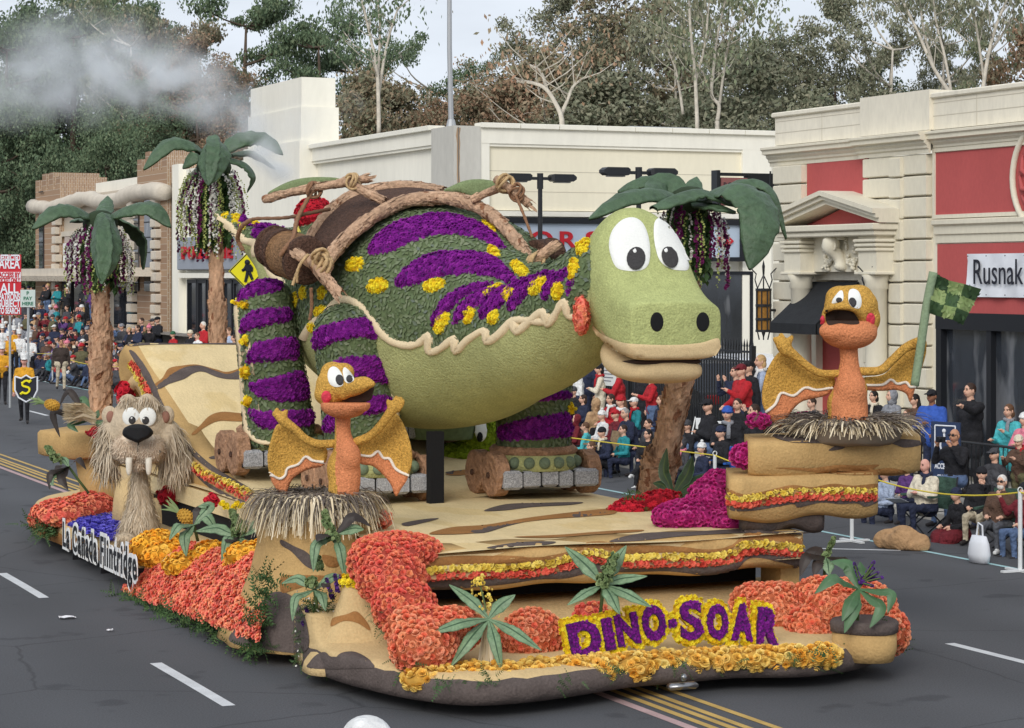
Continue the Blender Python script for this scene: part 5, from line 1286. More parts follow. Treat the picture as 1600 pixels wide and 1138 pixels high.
bed('flower_bed','coral flower mound at the rear left corner of the float',FL['coral'],ells=[E(108,802,31.5,.52,.5,.2),E(75,812,31.6,.26,.4,.14),E(140,795,31.6,.36,.4,.22)],kind='blossom',tpl=ROSETTE,size=.07,spacing=.058,nparts=260,seed=19,fringe=.16)
bed('flower_bed','red flower clump behind the sabre tooth neck',FL['red'],ells=[E(268,775,29.2,.2,.15,.12),E(300,772,29.0,.12,.1,.1)],kind='blossom',tpl=ROSETTE,size=.09,spacing=.1,nparts=30,seed=20,fringe=.2)
bed('flower_bed','small dark red blossom left of the nest pedestal',FL['red'],ells=[E(330,782,26.8,.09,.09,.07)],kind='blossom',tpl=ROSETTE,size=.07,spacing=.06,nparts=14,seed=21)
bed('flower_bed','red flower spray behind the right ear of the sabre tooth',FL['red'],ells=[E(195,615,31.6,.12,.12,.16),E(205,640,31.4,.16,.12,.12)],kind='blossom',tpl=ROSETTE,size=.1,spacing=.085,nparts=40,seed=22)
bed('flower_bed','small red flower tuft on the rear rock shelf',FL['red'],ells=[E(148,677,31.2,.13,.1,.06)],kind='blossom',tpl=ROSETTE,size=.08,spacing=.07,nparts=24,seed=23)
bed('flower_bed','small coral tuft on the deck behind the left nest',FL['coral'],ells=[E(598,812,23.5,.10,.1,.09)],kind='blossom',tpl=ROSETTE,size=.055,spacing=.05,nparts=24,seed=24)

# ------------------------------------------------------------------ lettering on the float
WL =mat('white_board',rgb(232,232,230),.5);BL =mat('black_letter',rgb(26,26,30),.5)
p0 =on_v(105,850,6.9);p1 =on_v(216,905,6.9)
ls =thing('name_sign','slanting white backed black lettering of the town name on the left rear side','sign',tuple(p0))
yy0,yy1 =on_v(103,840,6.9).y,on_v(218,880,6.9).y
V,Fc =text_mesh('La Ca\u00f1ada Flintridge',.45,.002,.008,1,1.22);k =(yy0 -yy1)/(V[:,0].max()-V[:,0].min());V[:,0]=(V[:,0]-V[:,0].min())*k
zb0 =on_v(103,852,6.9).z;zb1 =on_v(218,906,6.9).z
V2,F2 =text_mesh('La Ca\u00f1ada Flintridge',.45,.006,.05,1,1.22);V2[:,0]=(V2[:,0]-V2[:,0].min()-.06)*k
for nm,v,f,m_,off,hk in (('backing',V2,F2,WL,.0,1),('lettering',V,Fc,BL,.012,1)):
    P =place(v,(6.87-off,yy0,zb0),*AXF);t_ =(yy0 -P[:,1])/(yy0 -yy1);P[:,2]=zb0 +(P[:,2]-zb0)*(1.0+.12*t_)+(zb1 -zb0)*t_
    if nm =='backing':build(nm,P,f,m_,ls);continue
    u =np.sort(v[:,0]);g_ =np.argsort(np.diff(u))[-2:];cuts =sorted((u[g_]+u[g_ +1])/2);wi =[int(np.searchsorted(cuts,v[list(q),0].mean()))for q in f]
    for k_ in range(3):build(nm,P,[q for q,w_ in zip(f,wi)if w_ ==k_],m_,ls)
for t_ in (.1,.5,.85):MB().box(6.9,7.1,yy0 +(yy1 -yy0)*t_ -.02,yy0 +(yy1 -yy0)*t_ +.02,zb0 -.15,zb0 +.06).build('bracket',BL,ls)

ds =thing('name_sign','purple and yellow flowered lettering Dino-Soar across the front ledge','sign',tuple(on_s(1040,1010,18.6)))
letters =[('D',887,938,976,1034,-9),('I',941,957,972,1022,-8),('N',960,997,965,1014,-7),('O',1001,1039,952,1007,-4),('-',1043,1055,974,986,-4),('S',1060,1097,945,1006,0),('O',1102,1137,951,1005,2),('A',1140,1176,950,1007,5),('R',1180,1217,956,1013,8)]
YM =FL['yellow_mum'];PM =FL['purple_mum'];GOLDB =mat('gold_backing',rgb(206,160,24),.9);PURB =mat('purple_backing',rgb(76,24,92),.9)
for ch,xa_,xb_,ya_,yb_,rot in letters:
    c =on_s((xa_ +xb_)/2,(ya_ +yb_)/2-6,18.6);k =depth(c)/F;wl,hl =(xb_ -xa_)*k *1.05,(yb_ -ya_)*k;bw =7.5*k
    ca,sa =math.cos(R(-rot)),math.sin(R(-rot));ax =Vector((ca,0,sa));ay =Vector((-sa,.14,ca)).normalized();az =ax.cross(ay)
    if ch =='-':V =MB().box(-.5,.5,-.5,.5,-.02,.02);Fc =V.f;V =np.array(V.v);V2,F2 =V.copy(),Fc
    else:V,Fc =text_mesh(ch,.4,.02,.034 if ch =='I' else .012 if ch =='S' else .022,1);V2,F2 =text_mesh(ch,.4,.02,.055,1)
    for q,ww,hh_ in ((V,wl,hl),(V2,wl +2*bw,hl +2*bw)):
        q[:,:2]-=(q[:,:2].max(0)+q[:,:2].min(0))/2;q[:,:2]*=np.array([ww,hh_])/(q[:,:2].max(0)-q[:,:2].min(0))
    V2[:,2]-=.02
    P2 =place(V2,c,ax,ay,az);P1 =place(V,c +az *.012,ax,ay,az)
    b2 =build('letter_border',P2,F2,GOLDB,ds);lt =build('letter',P1,Fc,PURB,ds)
    for nm,P,Fq,m_,sp,par in (('yellow_blossoms',P2,F2,YM,.03,b2),('purple_blossoms',P1,Fc,PM,.022,lt)):
        T =tris(Fq);P_,N_ =sample(P,T,sp,5);k_ =N_ @ np.array(az)>.6
        if nm[0]=='y':
            k_ =k_ |(np.abs(N_ @ np.array(az))<.3)
        P_,N_ =P_[k_],N_[k_]
        v,t_ =scatter(MUM,P_,N_,.036 if nm[0]=='y' else .024,3,.2);build(nm,v,t_,m_,par)['kind']='stuff'
# ------------------------------------------------------------------ the dinosaur
LGRN =mat('light_green_seed',rgb(172,174,120),.9,noise=((1.2,.13),(6,.09),(30,.12),(65,.2)),bump=(40,.8,.025),spec=.1)
HGRN =mat('head_green_seed',rgb(174,180,120),.9,noise=((1.6,.15),(7,.09),(30,.12),(70,.2)),bump=(42,.8,.02),spec=.1)
BEIGE =mat('beige_seed',rgb(206,182,140),.9,noise=((2,.08),(60,.12)),bump=(80,.4,.01),spec=.1)
CRM =mat('cream_seed',rgb(226,206,170),.9,noise=((3,.06),(60,.10)),bump=(70,.5,.012),spec=.1)
COAT =mat('leaf_bed',rgb(92,106,72),.9,noise=(14,.25),bump=(30,.5))
COATL =mat('coat_leaf',rgb(100,114,80),.75,isl=[rgb(104,118,82),rgb(116,128,98),rgb(92,108,74),rgb(124,132,106),rgb(98,110,76),rgb(106,116,106)],spec=.2)
EYEW =mat('eye_white',rgb(232,232,226),.9,noise=(50,.05),bump=(90,.4,.008))
PUP =mat('pupil_grey',rgb(62,60,60),.9,noise=(60,.25),bump=(90,.4,.008))
HI =mat('eye_highlight',rgb(236,236,232),.8)
LOG =mat('log_bark',rgb(190,156,128),.95,noise=((3,.25),(22,.28)),bump=(16,1.0,.06),stretch=(1,1,1),patches=[(rgb(206,172,142),5,.58),(rgb(138,96,70),7,.62)])
WOODD =mat('wheel_bark',rgb(164,126,98),.95,noise=((4,.25),(14,.3),(40,.25)),bump=(14,1.0,.06))
STONE =mat('grey_stone',rgb(158,158,160),.95,noise=((45,.4),(90,.35),(6,.08)),bump=(60,.5,.01))
ROPE =mat('rope',rgb(190,160,118),.95,noise=(40,.25),bump=(60,.8,.01))
ROPED =mat('brown_rope',rgb(140,104,78),.95,noise=(40,.25),bump=(60,.8,.01))
SEED =mat('dark_brown_seed',rgb(88,64,52),.95,noise=((28,.5),(60,.45),(5,.15)),bump=(36,1.0,.05))
WICK =mat('wicker_brown',rgb(140,106,74),.95,noise=((26,.45),(55,.4),(5,.1)),bump=(34,1.0,.05))
dn =thing('dinosaur','giant green skating dinosaur with purple stripes and yellow spots on the float deck','dinosaur',(10,25,1.2))
SPN =[(339,334,30.2,5),(352,342,30.1,9),(375,356,30.0,17),(400,375,29.8,26),(432,397,29.5,42),(475,424,29.2,84),(530,448,28.9,126),(592,472,28.4,152),(660,490,27.4,178),(742,502,26.5,164),(800,512,25.7,126),(846,513,25.1,102),(890,495,24.6,88),(930,462,24.2,80),(965,430,23.95,70),(990,412,23.85,40)]
PS =[W(a,b,d)for a,b,d,r in SPN];RS_ =[r *d /F for a,b,d,r in SPN]
P4 =spline(PS,12);rr =spline([Vector((r,0,0))for r in RS_],12);NT =128;Rg =[]
for i,p in enumerate(P4):
    t =(P4[min(i +1,len(P4)-1)]-P4[max(i -1,0)]).normalized();a =t.cross(Vector((0,0,1))).normalized();b =a.cross(t)
    Rg.append([p +(a *math.cos(q)+b *math.sin(q))*max(.02,rr[i].x)for q in np.linspace(0,2*math.pi,NT +1)[:-1]])
m =MB();m.rings(Rg);BV =np.array([tuple(v)for v in m.v]);BF =[f[::-1]for f in m.f];DB =bvh(BV,BF)
o4 =(320,260);s4 =2.586;o6 =(780,260);s6 =2.994;o1 =(330,260);s1 =5.69
zig =cr(o4,s4,[(395,690),(425,640),(470,600),(505,570),(545,532),(600,540),(645,580),(690,640),(740,690),(800,715),(855,712),(885,690),(905,678),(905,740),(950,730),(1005,690),(1015,740),(1060,695),(1130,655),(1140,700),(1190,670),(1245,615),(1260,660),(1310,620),(1365,580),(1375,620)])+cr(o6,s6,[(70,710),(85,765),(140,720),(200,675),(228,730),(265,680),(305,620),(325,690),(380,690)])
tailz =cr(o1,s1,[(40,430),(110,470),(150,500),(200,540),(215,600),(260,600),(300,640),(390,665),(410,700),(400,760),(490,760),(510,850),(560,960),(640,1010)])+cr(o4,s4,[(318,500),(345,580),(370,650)])
COATP =np.array(tailz +zig +[(960,350),(900,330),(700,250),(450,280),(330,310)],float)
cen =np.array([BV[list(f)].mean(0)for f in BF]);NB_ =(len(P4)-1)*NT
mir =cen.copy()
for fi in range(NB_):                                  # mirror the far side of the body onto the near side so that both sides are dressed alike
    i,j =divmod(fi,NT);j2 =(NT //2-1-j)%NT;g =i *NT +j2
    n1 =(cen[fi]-np.array(P4[i]))@ (np.array([0,0,CZ])-cen[fi]);n2 =(cen[g]-np.array(P4[i]))@ (np.array([0,0,CZ])-cen[g])
    if n1 <n2:mir[fi]=cen[g]
coat =inside_many(COATP,PX(mir));coat[NB_:]=False
build('body',BV,BF,[LGRN,COAT],dn,coat.astype(int),True)
T =tris([f for f,c_ in zip(BF,coat)if c_])
def leaves(name,V,T,parent,spacing=.050,size=.08,seed=1,mm=COATL):
    P,N =sample(V,T,spacing,seed);v,t_ =scatter(LEAF,P +N *.010,N,size,seed,.13,.3);o =build(name,v,t_,mm,parent);o['kind']='stuff';return o
leaves('leaf_coat',BV,T,dn,.047,.075)
def petal_patch(name,poly,tree,parent,m_,base,size=.06,spacing=.045,thick=.035,step=5,seed=1,smooth=True,dref=None):
    V,Fc =patch(tree,poly,thick,step,smooth,dref);o =build(name,V,Fc,base,parent,smooth=True)
    P,N =sample(V,tris(Fc),spacing,seed);v,t_ =scatter(MUM,P,N,size,seed,.16,.2);q =build(name +'_blossoms',v,t_,m_,o);q['kind']='stuff';return o
def stripe(poly,tree=None,parent=None,**k):return petal_patch('stripe',poly,tree or DB,parent or dn,FL['purple_mum'],PURB,.052,.035,**k)
def spot(cx,cy,rx,ry,rot=0,tree=None,parent=None,**k):return petal_patch('spot',oval(cx,cy,rx,ry,rot,12),tree or DB,parent or dn,FL['yellow_mum'],GOLDB,.044,.030,.035,4,smooth=False,**k)
o5 =(540,260)
stripe(cr(o5,5,[(185,660),(215,580),(300,500),(400,440),(550,400),(700,370),(850,385),(1000,430),(1100,480),(1200,580),(1245,655),(1180,640),(1080,590),(950,550),(800,530),(650,555),(500,600),(380,660),(230,690)]))
stripe(cr(o5,5,[(400,890),(440,830),(540,745),(700,680),(850,665),(1000,672),(1150,710),(1250,790),(1340,900),(1290,915),(1180,870),(1080,855),(980,835),(850,850),(700,870),(600,905),(450,945),(405,930)]))
for q in ([(918,640),(930,590),(975,530),(1040,490),(1130,472),(1175,478),(1100,502),(1040,535),(990,585),(940,640)],[(1005,630),(1020,580),(1060,535),(1120,503),(1210,485),(1235,490),(1160,528),(1090,572),(1050,612),(1015,634)],[(1110,610),(1120,560),(1170,510),(1260,470),(1335,442),(1290,492),(1220,542),(1170,592),(1130,614)],[(1228,578),(1235,530),(1280,480),(1350,435),(1410,425),(1345,490),(1295,535),(1250,582)]):
    stripe(cr(o4,s4,q),step=4)
stripe(cr(o6,s6,[(205,612),(208,570),(245,515),(300,488),(332,476),(325,505),(292,535),(266,565),(242,602),(218,624)]),step=4)
stripe(cr(o6,s6,[(320,590),(325,545),(345,530),(335,580),(325,600)]),step=4)
for q in ([(110,400),(180,378),(200,390),(150,405)],[(255,490),(275,440),(350,400),(420,400),(510,445),(440,450),(340,470),(285,500)],[(370,610),(390,560),(450,515),(530,500),(600,525),(670,580),(640,590),(560,565),(480,580),(410,630)]):
    stripe(cr(o1,s1,q),step=3,dref=29.6)
for a in ((75,770,75,52,-25),(250,935,80,55,-10),(695,930,85,50,-12),(1115,472,65,22,42),(1155,670,55,35,40),(1360,805,85,38,40),(1150,975,95,32,-28),(1285,995,70,42,-35),(1505,935,95,42,-38)):
    spot(540+a[0]/5,260+a[1]/5,a[2]/5,a[3]/5,a[4])
for a in ((960,630,24,48,25),(1070,603,20,36,20),(1168,608,20,32,15),(1423,500,18,34,15)):spot(320+a[0]/s4,260+a[1]/s4,a[2]/s4,a[3]/s4,a[4])
for a in ((50,597,42,22,-35),(185,560,52,30,-40),(275,580,24,42,10),(350,480,20,52,12),(396,375,26,44,30)):spot(780+a[0]/s6,260+a[1]/s6,a[2]/s6,a[3]/s6,a[4])
for a in ((365,545,14,34,8),(400,512,15,25,0),(475,512,16,25,10),(470,585,27,18,-20),(437,648,18,22,0)):spot(320+a[0]/s4,260+a[1]/s4,a[2]/s4,a[3]/s4,a[4])
for a in ((125,440,24,28,20),(230,460,52,30,-40),(405,510,55,26,-15),(285,555,30,20,-30),(472,645,32,38,10),(200,410,40,18,-20),(590,500,25,15,30)):spot(330+a[0]/s1,260+a[1]/s1,a[2]/s1,a[3]/s1,a[4],dref=29.6)
V,Fc =ribbon(DB,[(x,y +3)for x,y in zig],12,.026,4,jag=.3);build('zigzag_trim',V,Fc,CRM,dn,smooth=True)
V,Fc =ribbon(DB,[(x -2,y +3)for x,y in tailz],12,.024,4,dref=29.5,jag=.4);build('zigzag_trim',V,Fc,CRM,dn,smooth=True)

# legs on stone roller skates
def leg_mesh(line,n=40):
    P =spline([W(a,b,d)for a,b,d,r in line],8);rr_ =spline([Vector((r *d /F,0,0))for a,b,d,r in line],8);Rg =[]
    for i,p in enumerate(P):Rg.append([p +Vector((math.cos(q),math.sin(q),0))*max(.01,rr_[i].x)for q in np.linspace(0,2*math.pi,n +1)[:-1]])
    m_ =MB();m_.rings(Rg[::-1]);return np.array([tuple(v)for v in m_.v]),m_.f
LEGS ={'fl':[(548,474,26.3,6),(549,480,26.3,30),(550,492,26.3,48),(551,515,26.3,60),(556,560,26.35,61),(562,620,26.45,60),(567,690,26.6,60)],
        'rl':[(418,437,27.6,5),(417,443,27.6,24),(414,455,27.6,38),(414,480,27.6,47),(420,540,27.6,49),(430,610,27.7,52),(438,692,27.8,56)],
        'fr':[(830,560,27.2,50),(834,600,27.2,58),(835,650,27.25,58),(833,712,27.3,57)],
        'rr':[(690,600,29.6,50),(691,640,29.6,52),(692,685,29.7,52)]}
LB ={}
for k,ln in LEGS.items():
    V,Fc =leg_mesh(ln);lg =build('leg',V,Fc,COAT,dn,smooth=True);LB[k]=(bvh(V,Fc),lg)
    if k !='rr':leaves('leg_leaves',V,tris(Fc),lg,.047,.075,seed=len(k)+ord(k[0]))
def leg_stripes(k,rows,tree):
    for q in rows:petal_patch('leg_stripe',q,tree,LB[k][1],FL['purple_mum'],PURB,.052,.035,.03,5)
leg_stripes('rl',[cr(o4,s4,q)for q in ([(135,545),(150,505),(200,470),(260,455),(303,465),(306,500),(240,512),(180,530),(140,552)],[(146,655),(160,610),(220,580),(290,572),(340,580),(344,622),(280,632),(200,655),(150,670)],[(172,780),(190,730),(250,705),(310,695),(365,700),(372,772),(310,782),(230,788),(180,792)],[(182,880),(240,860),(310,845),(380,828),(410,870),(425,930),(360,945),(280,945),(210,920)],[(182,985),(240,990),(320,985),(380,985),(440,990),(430,1040),(330,1060),(240,1055),(195,1020)])],LB['rl'][0])
leg_stripes('fl',[cr(o4,s4,q)for q in ([(425,720),(440,675),(490,645),(570,625),(650,618),(690,640),(700,690),(620,690),(540,705),(460,735),(428,748)],[(520,800),(560,775),(640,768),(710,780),(750,830),(765,880),(700,870),(620,850),(540,840)],[(600,990),(660,940),(700,925),(745,935),(745,975),(700,995),(640,1000)],[(482,1040),(500,1005),(540,985),(560,1020),(520,1065),(488,1070)])],LB['fl'][0])
oF =(560,620);sF =4.0
leg_stripes('fr',[cr(oF,sF,q)for q in ([(880,30),(1000,0),(1150,-25),(1310,-30),(1312,5),(1180,18),(1040,25),(930,40)],[(885,195),(960,165),(1060,135),(1200,115),(1318,105),(1325,235),(1200,255),(1060,265),(960,270),(890,262)],[(890,-90),(1000,-100),(1150,-130),(1320,-140),(1320,-85),(1180,-75),(1040,-60),(900,-50)])],LB['fr'][0])
for k,pts in (('rl',((122,552,10,20),(165,702,14,20),(167,830,16,27),(177,948,13,20))),('fl',((437,832,16,24),))):
    for x,y,rx,ry in pts:petal_patch('spot',oval(320+x /s4,260+y /s4,rx /s4,ry /s4),LB[k][0],LB[k][1],FL['yellow_mum'],GOLDB,.05,.04,.06,3,smooth=False,dref=27)
for y0 in (592,640):petal_patch('spot',oval(891,y0,4,9),LB['fr'][0],LB['fr'][1],FL['yellow_mum'],GOLDB,.05,.04,.05,3,smooth=False,dref=27.2)
for k,ln in (('rl',[(369,470),(372,520),(376,580),(380,640),(386,672),(400,688),(425,694)]),('fl',[(487,520),(492,580),(497,640),(503,690)]),('fl',[(590,505),(601,540),(612,600),(620,650)])):
    V,Fc =ribbon(LB[k][0],ln,7,.02,4,dref=27.0,jag=.3);build('leg_trim',V,Fc,CRM,LB[k][1],smooth=True)

def skate(x,y,z,sx=1.0):
    b =MB();Rg =[]
    for zz_,k in ((.46,.84),(.49,.92),(.54,.94),(.58,.86)):Rg.append([Vector((x +math.cos(q)*.56*k,y +math.sin(q)*.56*k,z +zz_))for q in np.linspace(0,2*math.pi,29)[:-1]])
    b.rings(Rg);sk =b.build('skate_collar',WOODD,dn,True)
    b =MB();b.rings([[Vector((x +math.cos(q)*.53*k,y +math.sin(q)*.53*k,z +zz_))for q in np.linspace(0,2*math.pi,29)[:-1]]for zz_,k in ((.30,1.0),(.40,1.02),(.50,.94))]);b.build('skate_band',LGRN,sk,True)
    for i in range(6):
        a =-math.pi /2+(i -2.5)*.34
        b =MB();b.ell((x +math.cos(a)*.53,y +math.sin(a)*.53,z +.40),(.075,.06,.07),8,6);b.build('skate_spot',mat('grey_green',rgb(110,124,100),.9,noise=(40,.2)),sk,True)
    xs_ =[-.62,-.36,-.12,.10,.30,.62]
    for i in range(5):
        MB().box(x +xs_[i]+.012,x +xs_[i +1]-.012,y -.52+.02*(i %2),y +.46,z +.10+.01*(i %3),z +.32-.01*(i %2),bev=.03).build('stone_block',STONE,sk)
    MB().box(x -.615,x +.615,y -.48,y +.45,z +.115,z +.30).build('mortar',BLACK,sk)
    for wx in (-.57,.57):
        for wy in (-.24,.24):
            b =MB();cx_ =x +wx *1.03;rnd =random.Random(int(wx *10+wy *10+x *7));Rg =[]
            rad =[.26*(1+.05*rnd.uniform(-1,1))for _ in range(22)]
            for dx,k in ((-.09,.90),(-.075,1.0),(.075,1.0),(.09,.90)):Rg.append([Vector((cx_ +dx,y +wy +math.cos(q)*rad[i]*k,z +.26+math.sin(q)*rad[i]*k))for i,q in enumerate(np.linspace(0,2*math.pi,23)[:-1])])
            b.rings(Rg);wh =b.build('wheel',WOODD,dn,False)
            b =MB();b.tube([(cx_ -.11,y +wy,z +.26),(cx_ +.11,y +wy,z +.26)],.035,8);b.build('hub',SEED,wh)
skate(9.25,24.9,1.21);skate(11.3,24.88,1.21);skate(8.76,26.75,1.40);skate(11.05,27.9,1.60)
p =on_z(680,787,1.2);MB().box(p.x -.085,p.x +.085,p.y -.06,p.y +.06,1.2,2.02).build('support_stand',BLACK,dn)

# head
FVc =Vector((SA,CA,0));RVc =Vector((CA,-SA,0));ps_ =R(21)
hf =RVc *math.sin(ps_)-FVc *math.cos(ps_);hx =RVc *math.cos(ps_)+FVc *math.sin(ps_);hz =Vector((0,0,1))
HO =W(1056,505,22.95)-hf *1.05
SEC =[(-.62,.15,.1,.5,2),(-.5,.36,-.1,.85,2),(-.3,.49,-.25,1.07,2),(-.05,.54,-.36,1.18,2),(.15,.55,-.39,1.12,2.1),(.3,.545,-.40,.97,2.2),(.45,.535,-.40,.74,2.5),(.6,.525,-.39,.52,3.0),(.78,.515,-.385,.35,3.8),(.93,.505,-.375,.255,5),(1.03,.495,-.36,.215,5.5),(1.06,.475,-.34,.185,5.5),(1.07,.30,-.2,.06,4)]
def sections(SEC,n=56,O=HO):
    Q =spline([Vector((a,b,c))for a,b,c,d,e in SEC],4);Q2 =spline([Vector((d,e,0))for a,b,c,d,e in SEC],4);Rg =[]
    for q,q2 in zip(Q,Q2):
        y_,hw,zb_,zt_,ex =q.x,q.y,q.z,q2.x,q2.y;r =[]
        for t_ in np.linspace(0,2*math.pi,n +1)[:-1]:
            c,s_ =math.cos(t_),math.sin(t_)
            xx =hw *math.copysign(abs(c)**(2/ex),c);zc_ =math.copysign(abs(s_)**(2/ex),s_)
            r.append(O +hf *y_ +hx *xx +hz *((zb_ +zt_)/2+(zt_ -zb_)/2*zc_))
        Rg.append(r)
    return Rg
m =MB();m.rings(sections(SEC));HV =np.array([tuple(v)for v in m.v]);HF =m.f;HB =bvh(HV,HF)
hc_ =np.array([HV[list(f)].mean(0)for f in HF])-np.array(HO);hy_ =hc_ @ np.array(hf)
hd =build('head',HV,HF,[HGRN,BEIGE],dn,((hc_[:,2]<-.07-.165*np.maximum(hy_,0))&(hy_ >-.2)).astype(int),True)
JAW =[(-.3,.16,-.40,-.12,2),(-.15,.30,-.49,-.15,2.1),(.05,.38,-.54,-.22,2.2),(.25,.42,-.585,-.28,2.4),(.5,.435,-.61,-.33,2.6),(.75,.41,-.615,-.36,2.8),(.9,.36,-.59,-.38,2.8),(.96,.28,-.55,-.395,2.6),(.985,.15,-.51,-.41,2)]
m =MB();m.rings(sections(JAW));JV =np.array([tuple(v)for v in m.v]);build('lower_jaw',JV,m.f,BEIGE,dn,smooth=True)
m =MB();m.rings(sections([(.3,.38,-.42,-.36,2.4),(.6,.38,-.425,-.37,2.6),(.9,.35,-.425,-.36,3),(.965,.22,-.42,-.37,2)]));m.build('mouth',mat('mouth_dark',rgb(60,44,36),.9),dn,True)
def hp(name,poly,m_,thick=.012,step=4,par=None,smooth=True,tree=None):
    V,Fc =patch(tree or HB,poly,thick,step,smooth,23.3,maxe=.3 if name =='lip' else .11);return build(name,V,Fc,m_,par or hd,smooth=True)
hp('lip',cr(o6,s6,[(398,690),(420,715),(470,775),(550,815),(620,830),(800,836),(940,826),(1026,806),(1022,884),(960,894),(800,902),(640,898),(560,868),(480,812),(430,765),(408,715)]),BEIGE,.02)
le =hp('eye',cr(o6,s6,[(515,385),(525,310),(570,255),(625,240),(670,265),(698,330),(706,410),(695,465),(660,488),(600,490),(545,470)]),EYEW,.022)
re_ =hp('eye',cr(o6,s6,[(722,300),(730,255),(760,240),(805,260),(850,320),(880,400),(886,478),(850,488),(795,478),(750,440),(728,370)]),EYEW,.022)
EB2 =bvh(*(lambda a:(a[0],a[1]))(patch(HB,cr(o6,s6,[(500,500),(500,230),(900,230),(900,500)]),.026,5,False)))
for par,cx_,cy_,rx,ry,rt,hx_,hy_ in ((le,640,431,44,54,8,633,398),(re_,798,426,37,52,-22,778,396)):
    pu =hp('pupil',oval(780+cx_ /s6,260+cy_ /s6,rx /s6,ry /s6,rt,18),PUP,.012,3,par,False,EB2)
    hp('highlight',oval(780+hx_ /s6,260+hy_ /s6,3.6,4,0,10),HI,.02,2,par,False,EB2)
for cx_ in (737,952):hp('nostril',oval(780+cx_ /s6,260+728/s6,10.3,15.3,0,18),BLACK,.008,3,None,False)
m =MB();m.ell(W(909,491,23.72),(.075,.19,.205),18,12,rot=Matrix.Rotation(R(-YAW),3,'Z'));V =np.array([tuple(v)for v in m.v]);ck =build('cheek',V,m.f,FL['coral'],hd,smooth=True)
P,N =sample(V,tris(m.f),.036,4);v,t_ =scatter(MUM,P,N,.046,3,.2);build('cheek_blossoms',v,t_,FL['coral'],ck)['kind']='stuff'

# ------------------------------------------------------------------ log harness with barrels and leaf wings
lh =thing('log_harness','bark log harness with rope ties, brown barrels and leaf wings on the dinosaur back','harness',tuple(W(650,330,26.8)))
def flakes(P,rad,parent,mm,seed,k):
    bk =[];rnd =random.Random(seed)
    for i in range(len(P)-1):
        t =(P[i +1]-P[i]);L_ =t.length;t =t.normalized();a =t.orthogonal().normalized();b =t.cross(a)
        for _ in range(k):
            q =rnd.uniform(0,6.28);o =a *math.cos(q)+b *math.sin(q);s_ =(b *math.cos(q)-a *math.sin(q))*rad[i]*rnd.uniform(.2,.5);h =rnd.uniform(.05,.14);p =P[i].lerp(P[i +1],rnd.random())+o *rad[i]*.99;l_ =rad[i]*rnd.uniform(.06,.22)
            bk +=[p -s_,p +s_,p +s_ *.7+t *h +o *l_ *.5,p -s_ *.6+t *h *.8+o *l_]
    build('bark_flakes',[tuple(v)for v in bk],[(4*i,4*i +1,4*i +2,4*i +3)for i in range(len(bk)//4)],mm,parent)['kind']='stuff'
def log(line,rpx,n=10,name='log',mm=LOG,seed=1,rough=.10):
    P =spline([W(a,b,d)for a,b,d in line],6);d_ =line[0][2];rs_ =random.Random(seed)
    rad =[rpx *d_ /F *(1+.08*math.sin(i *.9+seed))for i in range(len(P))];m_ =MB();m_.tube(P,rad,n,rough=rough,seed=seed);o =m_.build(name,mm,lh,True);flakes(P,rad,o,mm,seed,6);return o
A1 =[(503,428,26.1),(520,396,26.2),(548,366,26.35),(585,338,26.5),(628,317,26.65),(680,309,26.6),(728,316,26.4),(770,338,26.1),(803,372,25.8),(826,408,25.5),(838,432,25.4)]
A2 =[(476,415,27.2),(486,375,27.5),(512,336,27.8),(552,306,28.0),(600,295,28.0),(650,293,27.9),(690,302,27.6)]
log(A1,10.5,seed=2);log(A2,10,seed=3,rough=.12)
n =24;P1 =spline([W(*a)for a in A1[:7]],8);P2 =spline([W(*a)for a in A2],8)
V =[];
for i in range(n +1):
    a =P1[int(i /n *(len(P1)-1))];b =P2[int(i /n *(len(P2)-1))]
    for j in range(5):V.append(a.lerp(b,j /4)+Vector((0,0,.03*math.sin(math.pi *j /4))))
build('webbing',V,[(i *5+j,i *5+j +1,i *5+j +6,i *5+j +5)for i in range(n)for j in range(4)],SEED,lh,smooth=True)
log([(483,404,25.9),(505,430,25.7),(528,458,25.6)],9,seed=4);log([(500,420,25.95),(478,405,25.9),(466,398,26.0)],8,seed=5)
log([(413,312,27.3),(450,302,27.1),(500,292,27.0),(548,284,27.0),(572,279,27.0)],6.5,seed=6);log([(536,282,27.0),(560,294,26.9),(600,315,26.8)],7,seed=7)
log([(736,313,26.2),(760,302,26.2),(786,292,26.1)],6,seed=8);log([(775,280,26.1),(797,296,26.0),(826,318,26.0)],7,seed=9);log([(820,418,25.3),(842,402,25.25),(862,388,25.3)],8,seed=10)
def rope(line,rpx=2.6,mm=ROPE,seed=1):
    P =spline([W(a,b,d)for a,b,d in line],8);m_ =MB();rs_ =random.Random(seed)
    m_.tube(P,[rpx *line[0][2]/F *(1+.15*math.sin(i *2.2))for i in range(len(P))],6);return m_.build('rope',mm,lh,True)
def knot(px,py,d,rpx,turns=4,mm=ROPE,seed=1,tilt=.6):
    rnd =random.Random(seed);c =W(px,py,d);r =rpx *d /F
    for k in range(turns):
        m_ =MB();a =rnd.uniform(-tilt,tilt);b =rnd.uniform(0,3.1);off =Vector((rnd.uniform(-.4,.4),rnd.uniform(-.4,.4),rnd.uniform(-.4,.4)))*r
        Rm =Matrix.Rotation(a,3,'X')@ Matrix.Rotation(b,3,'Z');P =[c +off +Rm @ Vector((math.cos(q)*r,.25*r *math.sin(2*q),math.sin(q)*r))for q in np.linspace(0,2*math.pi,15)]
        m_.tube(P,r *.2,6,cap=False);m_.build('rope_tie',mm,lh,True)
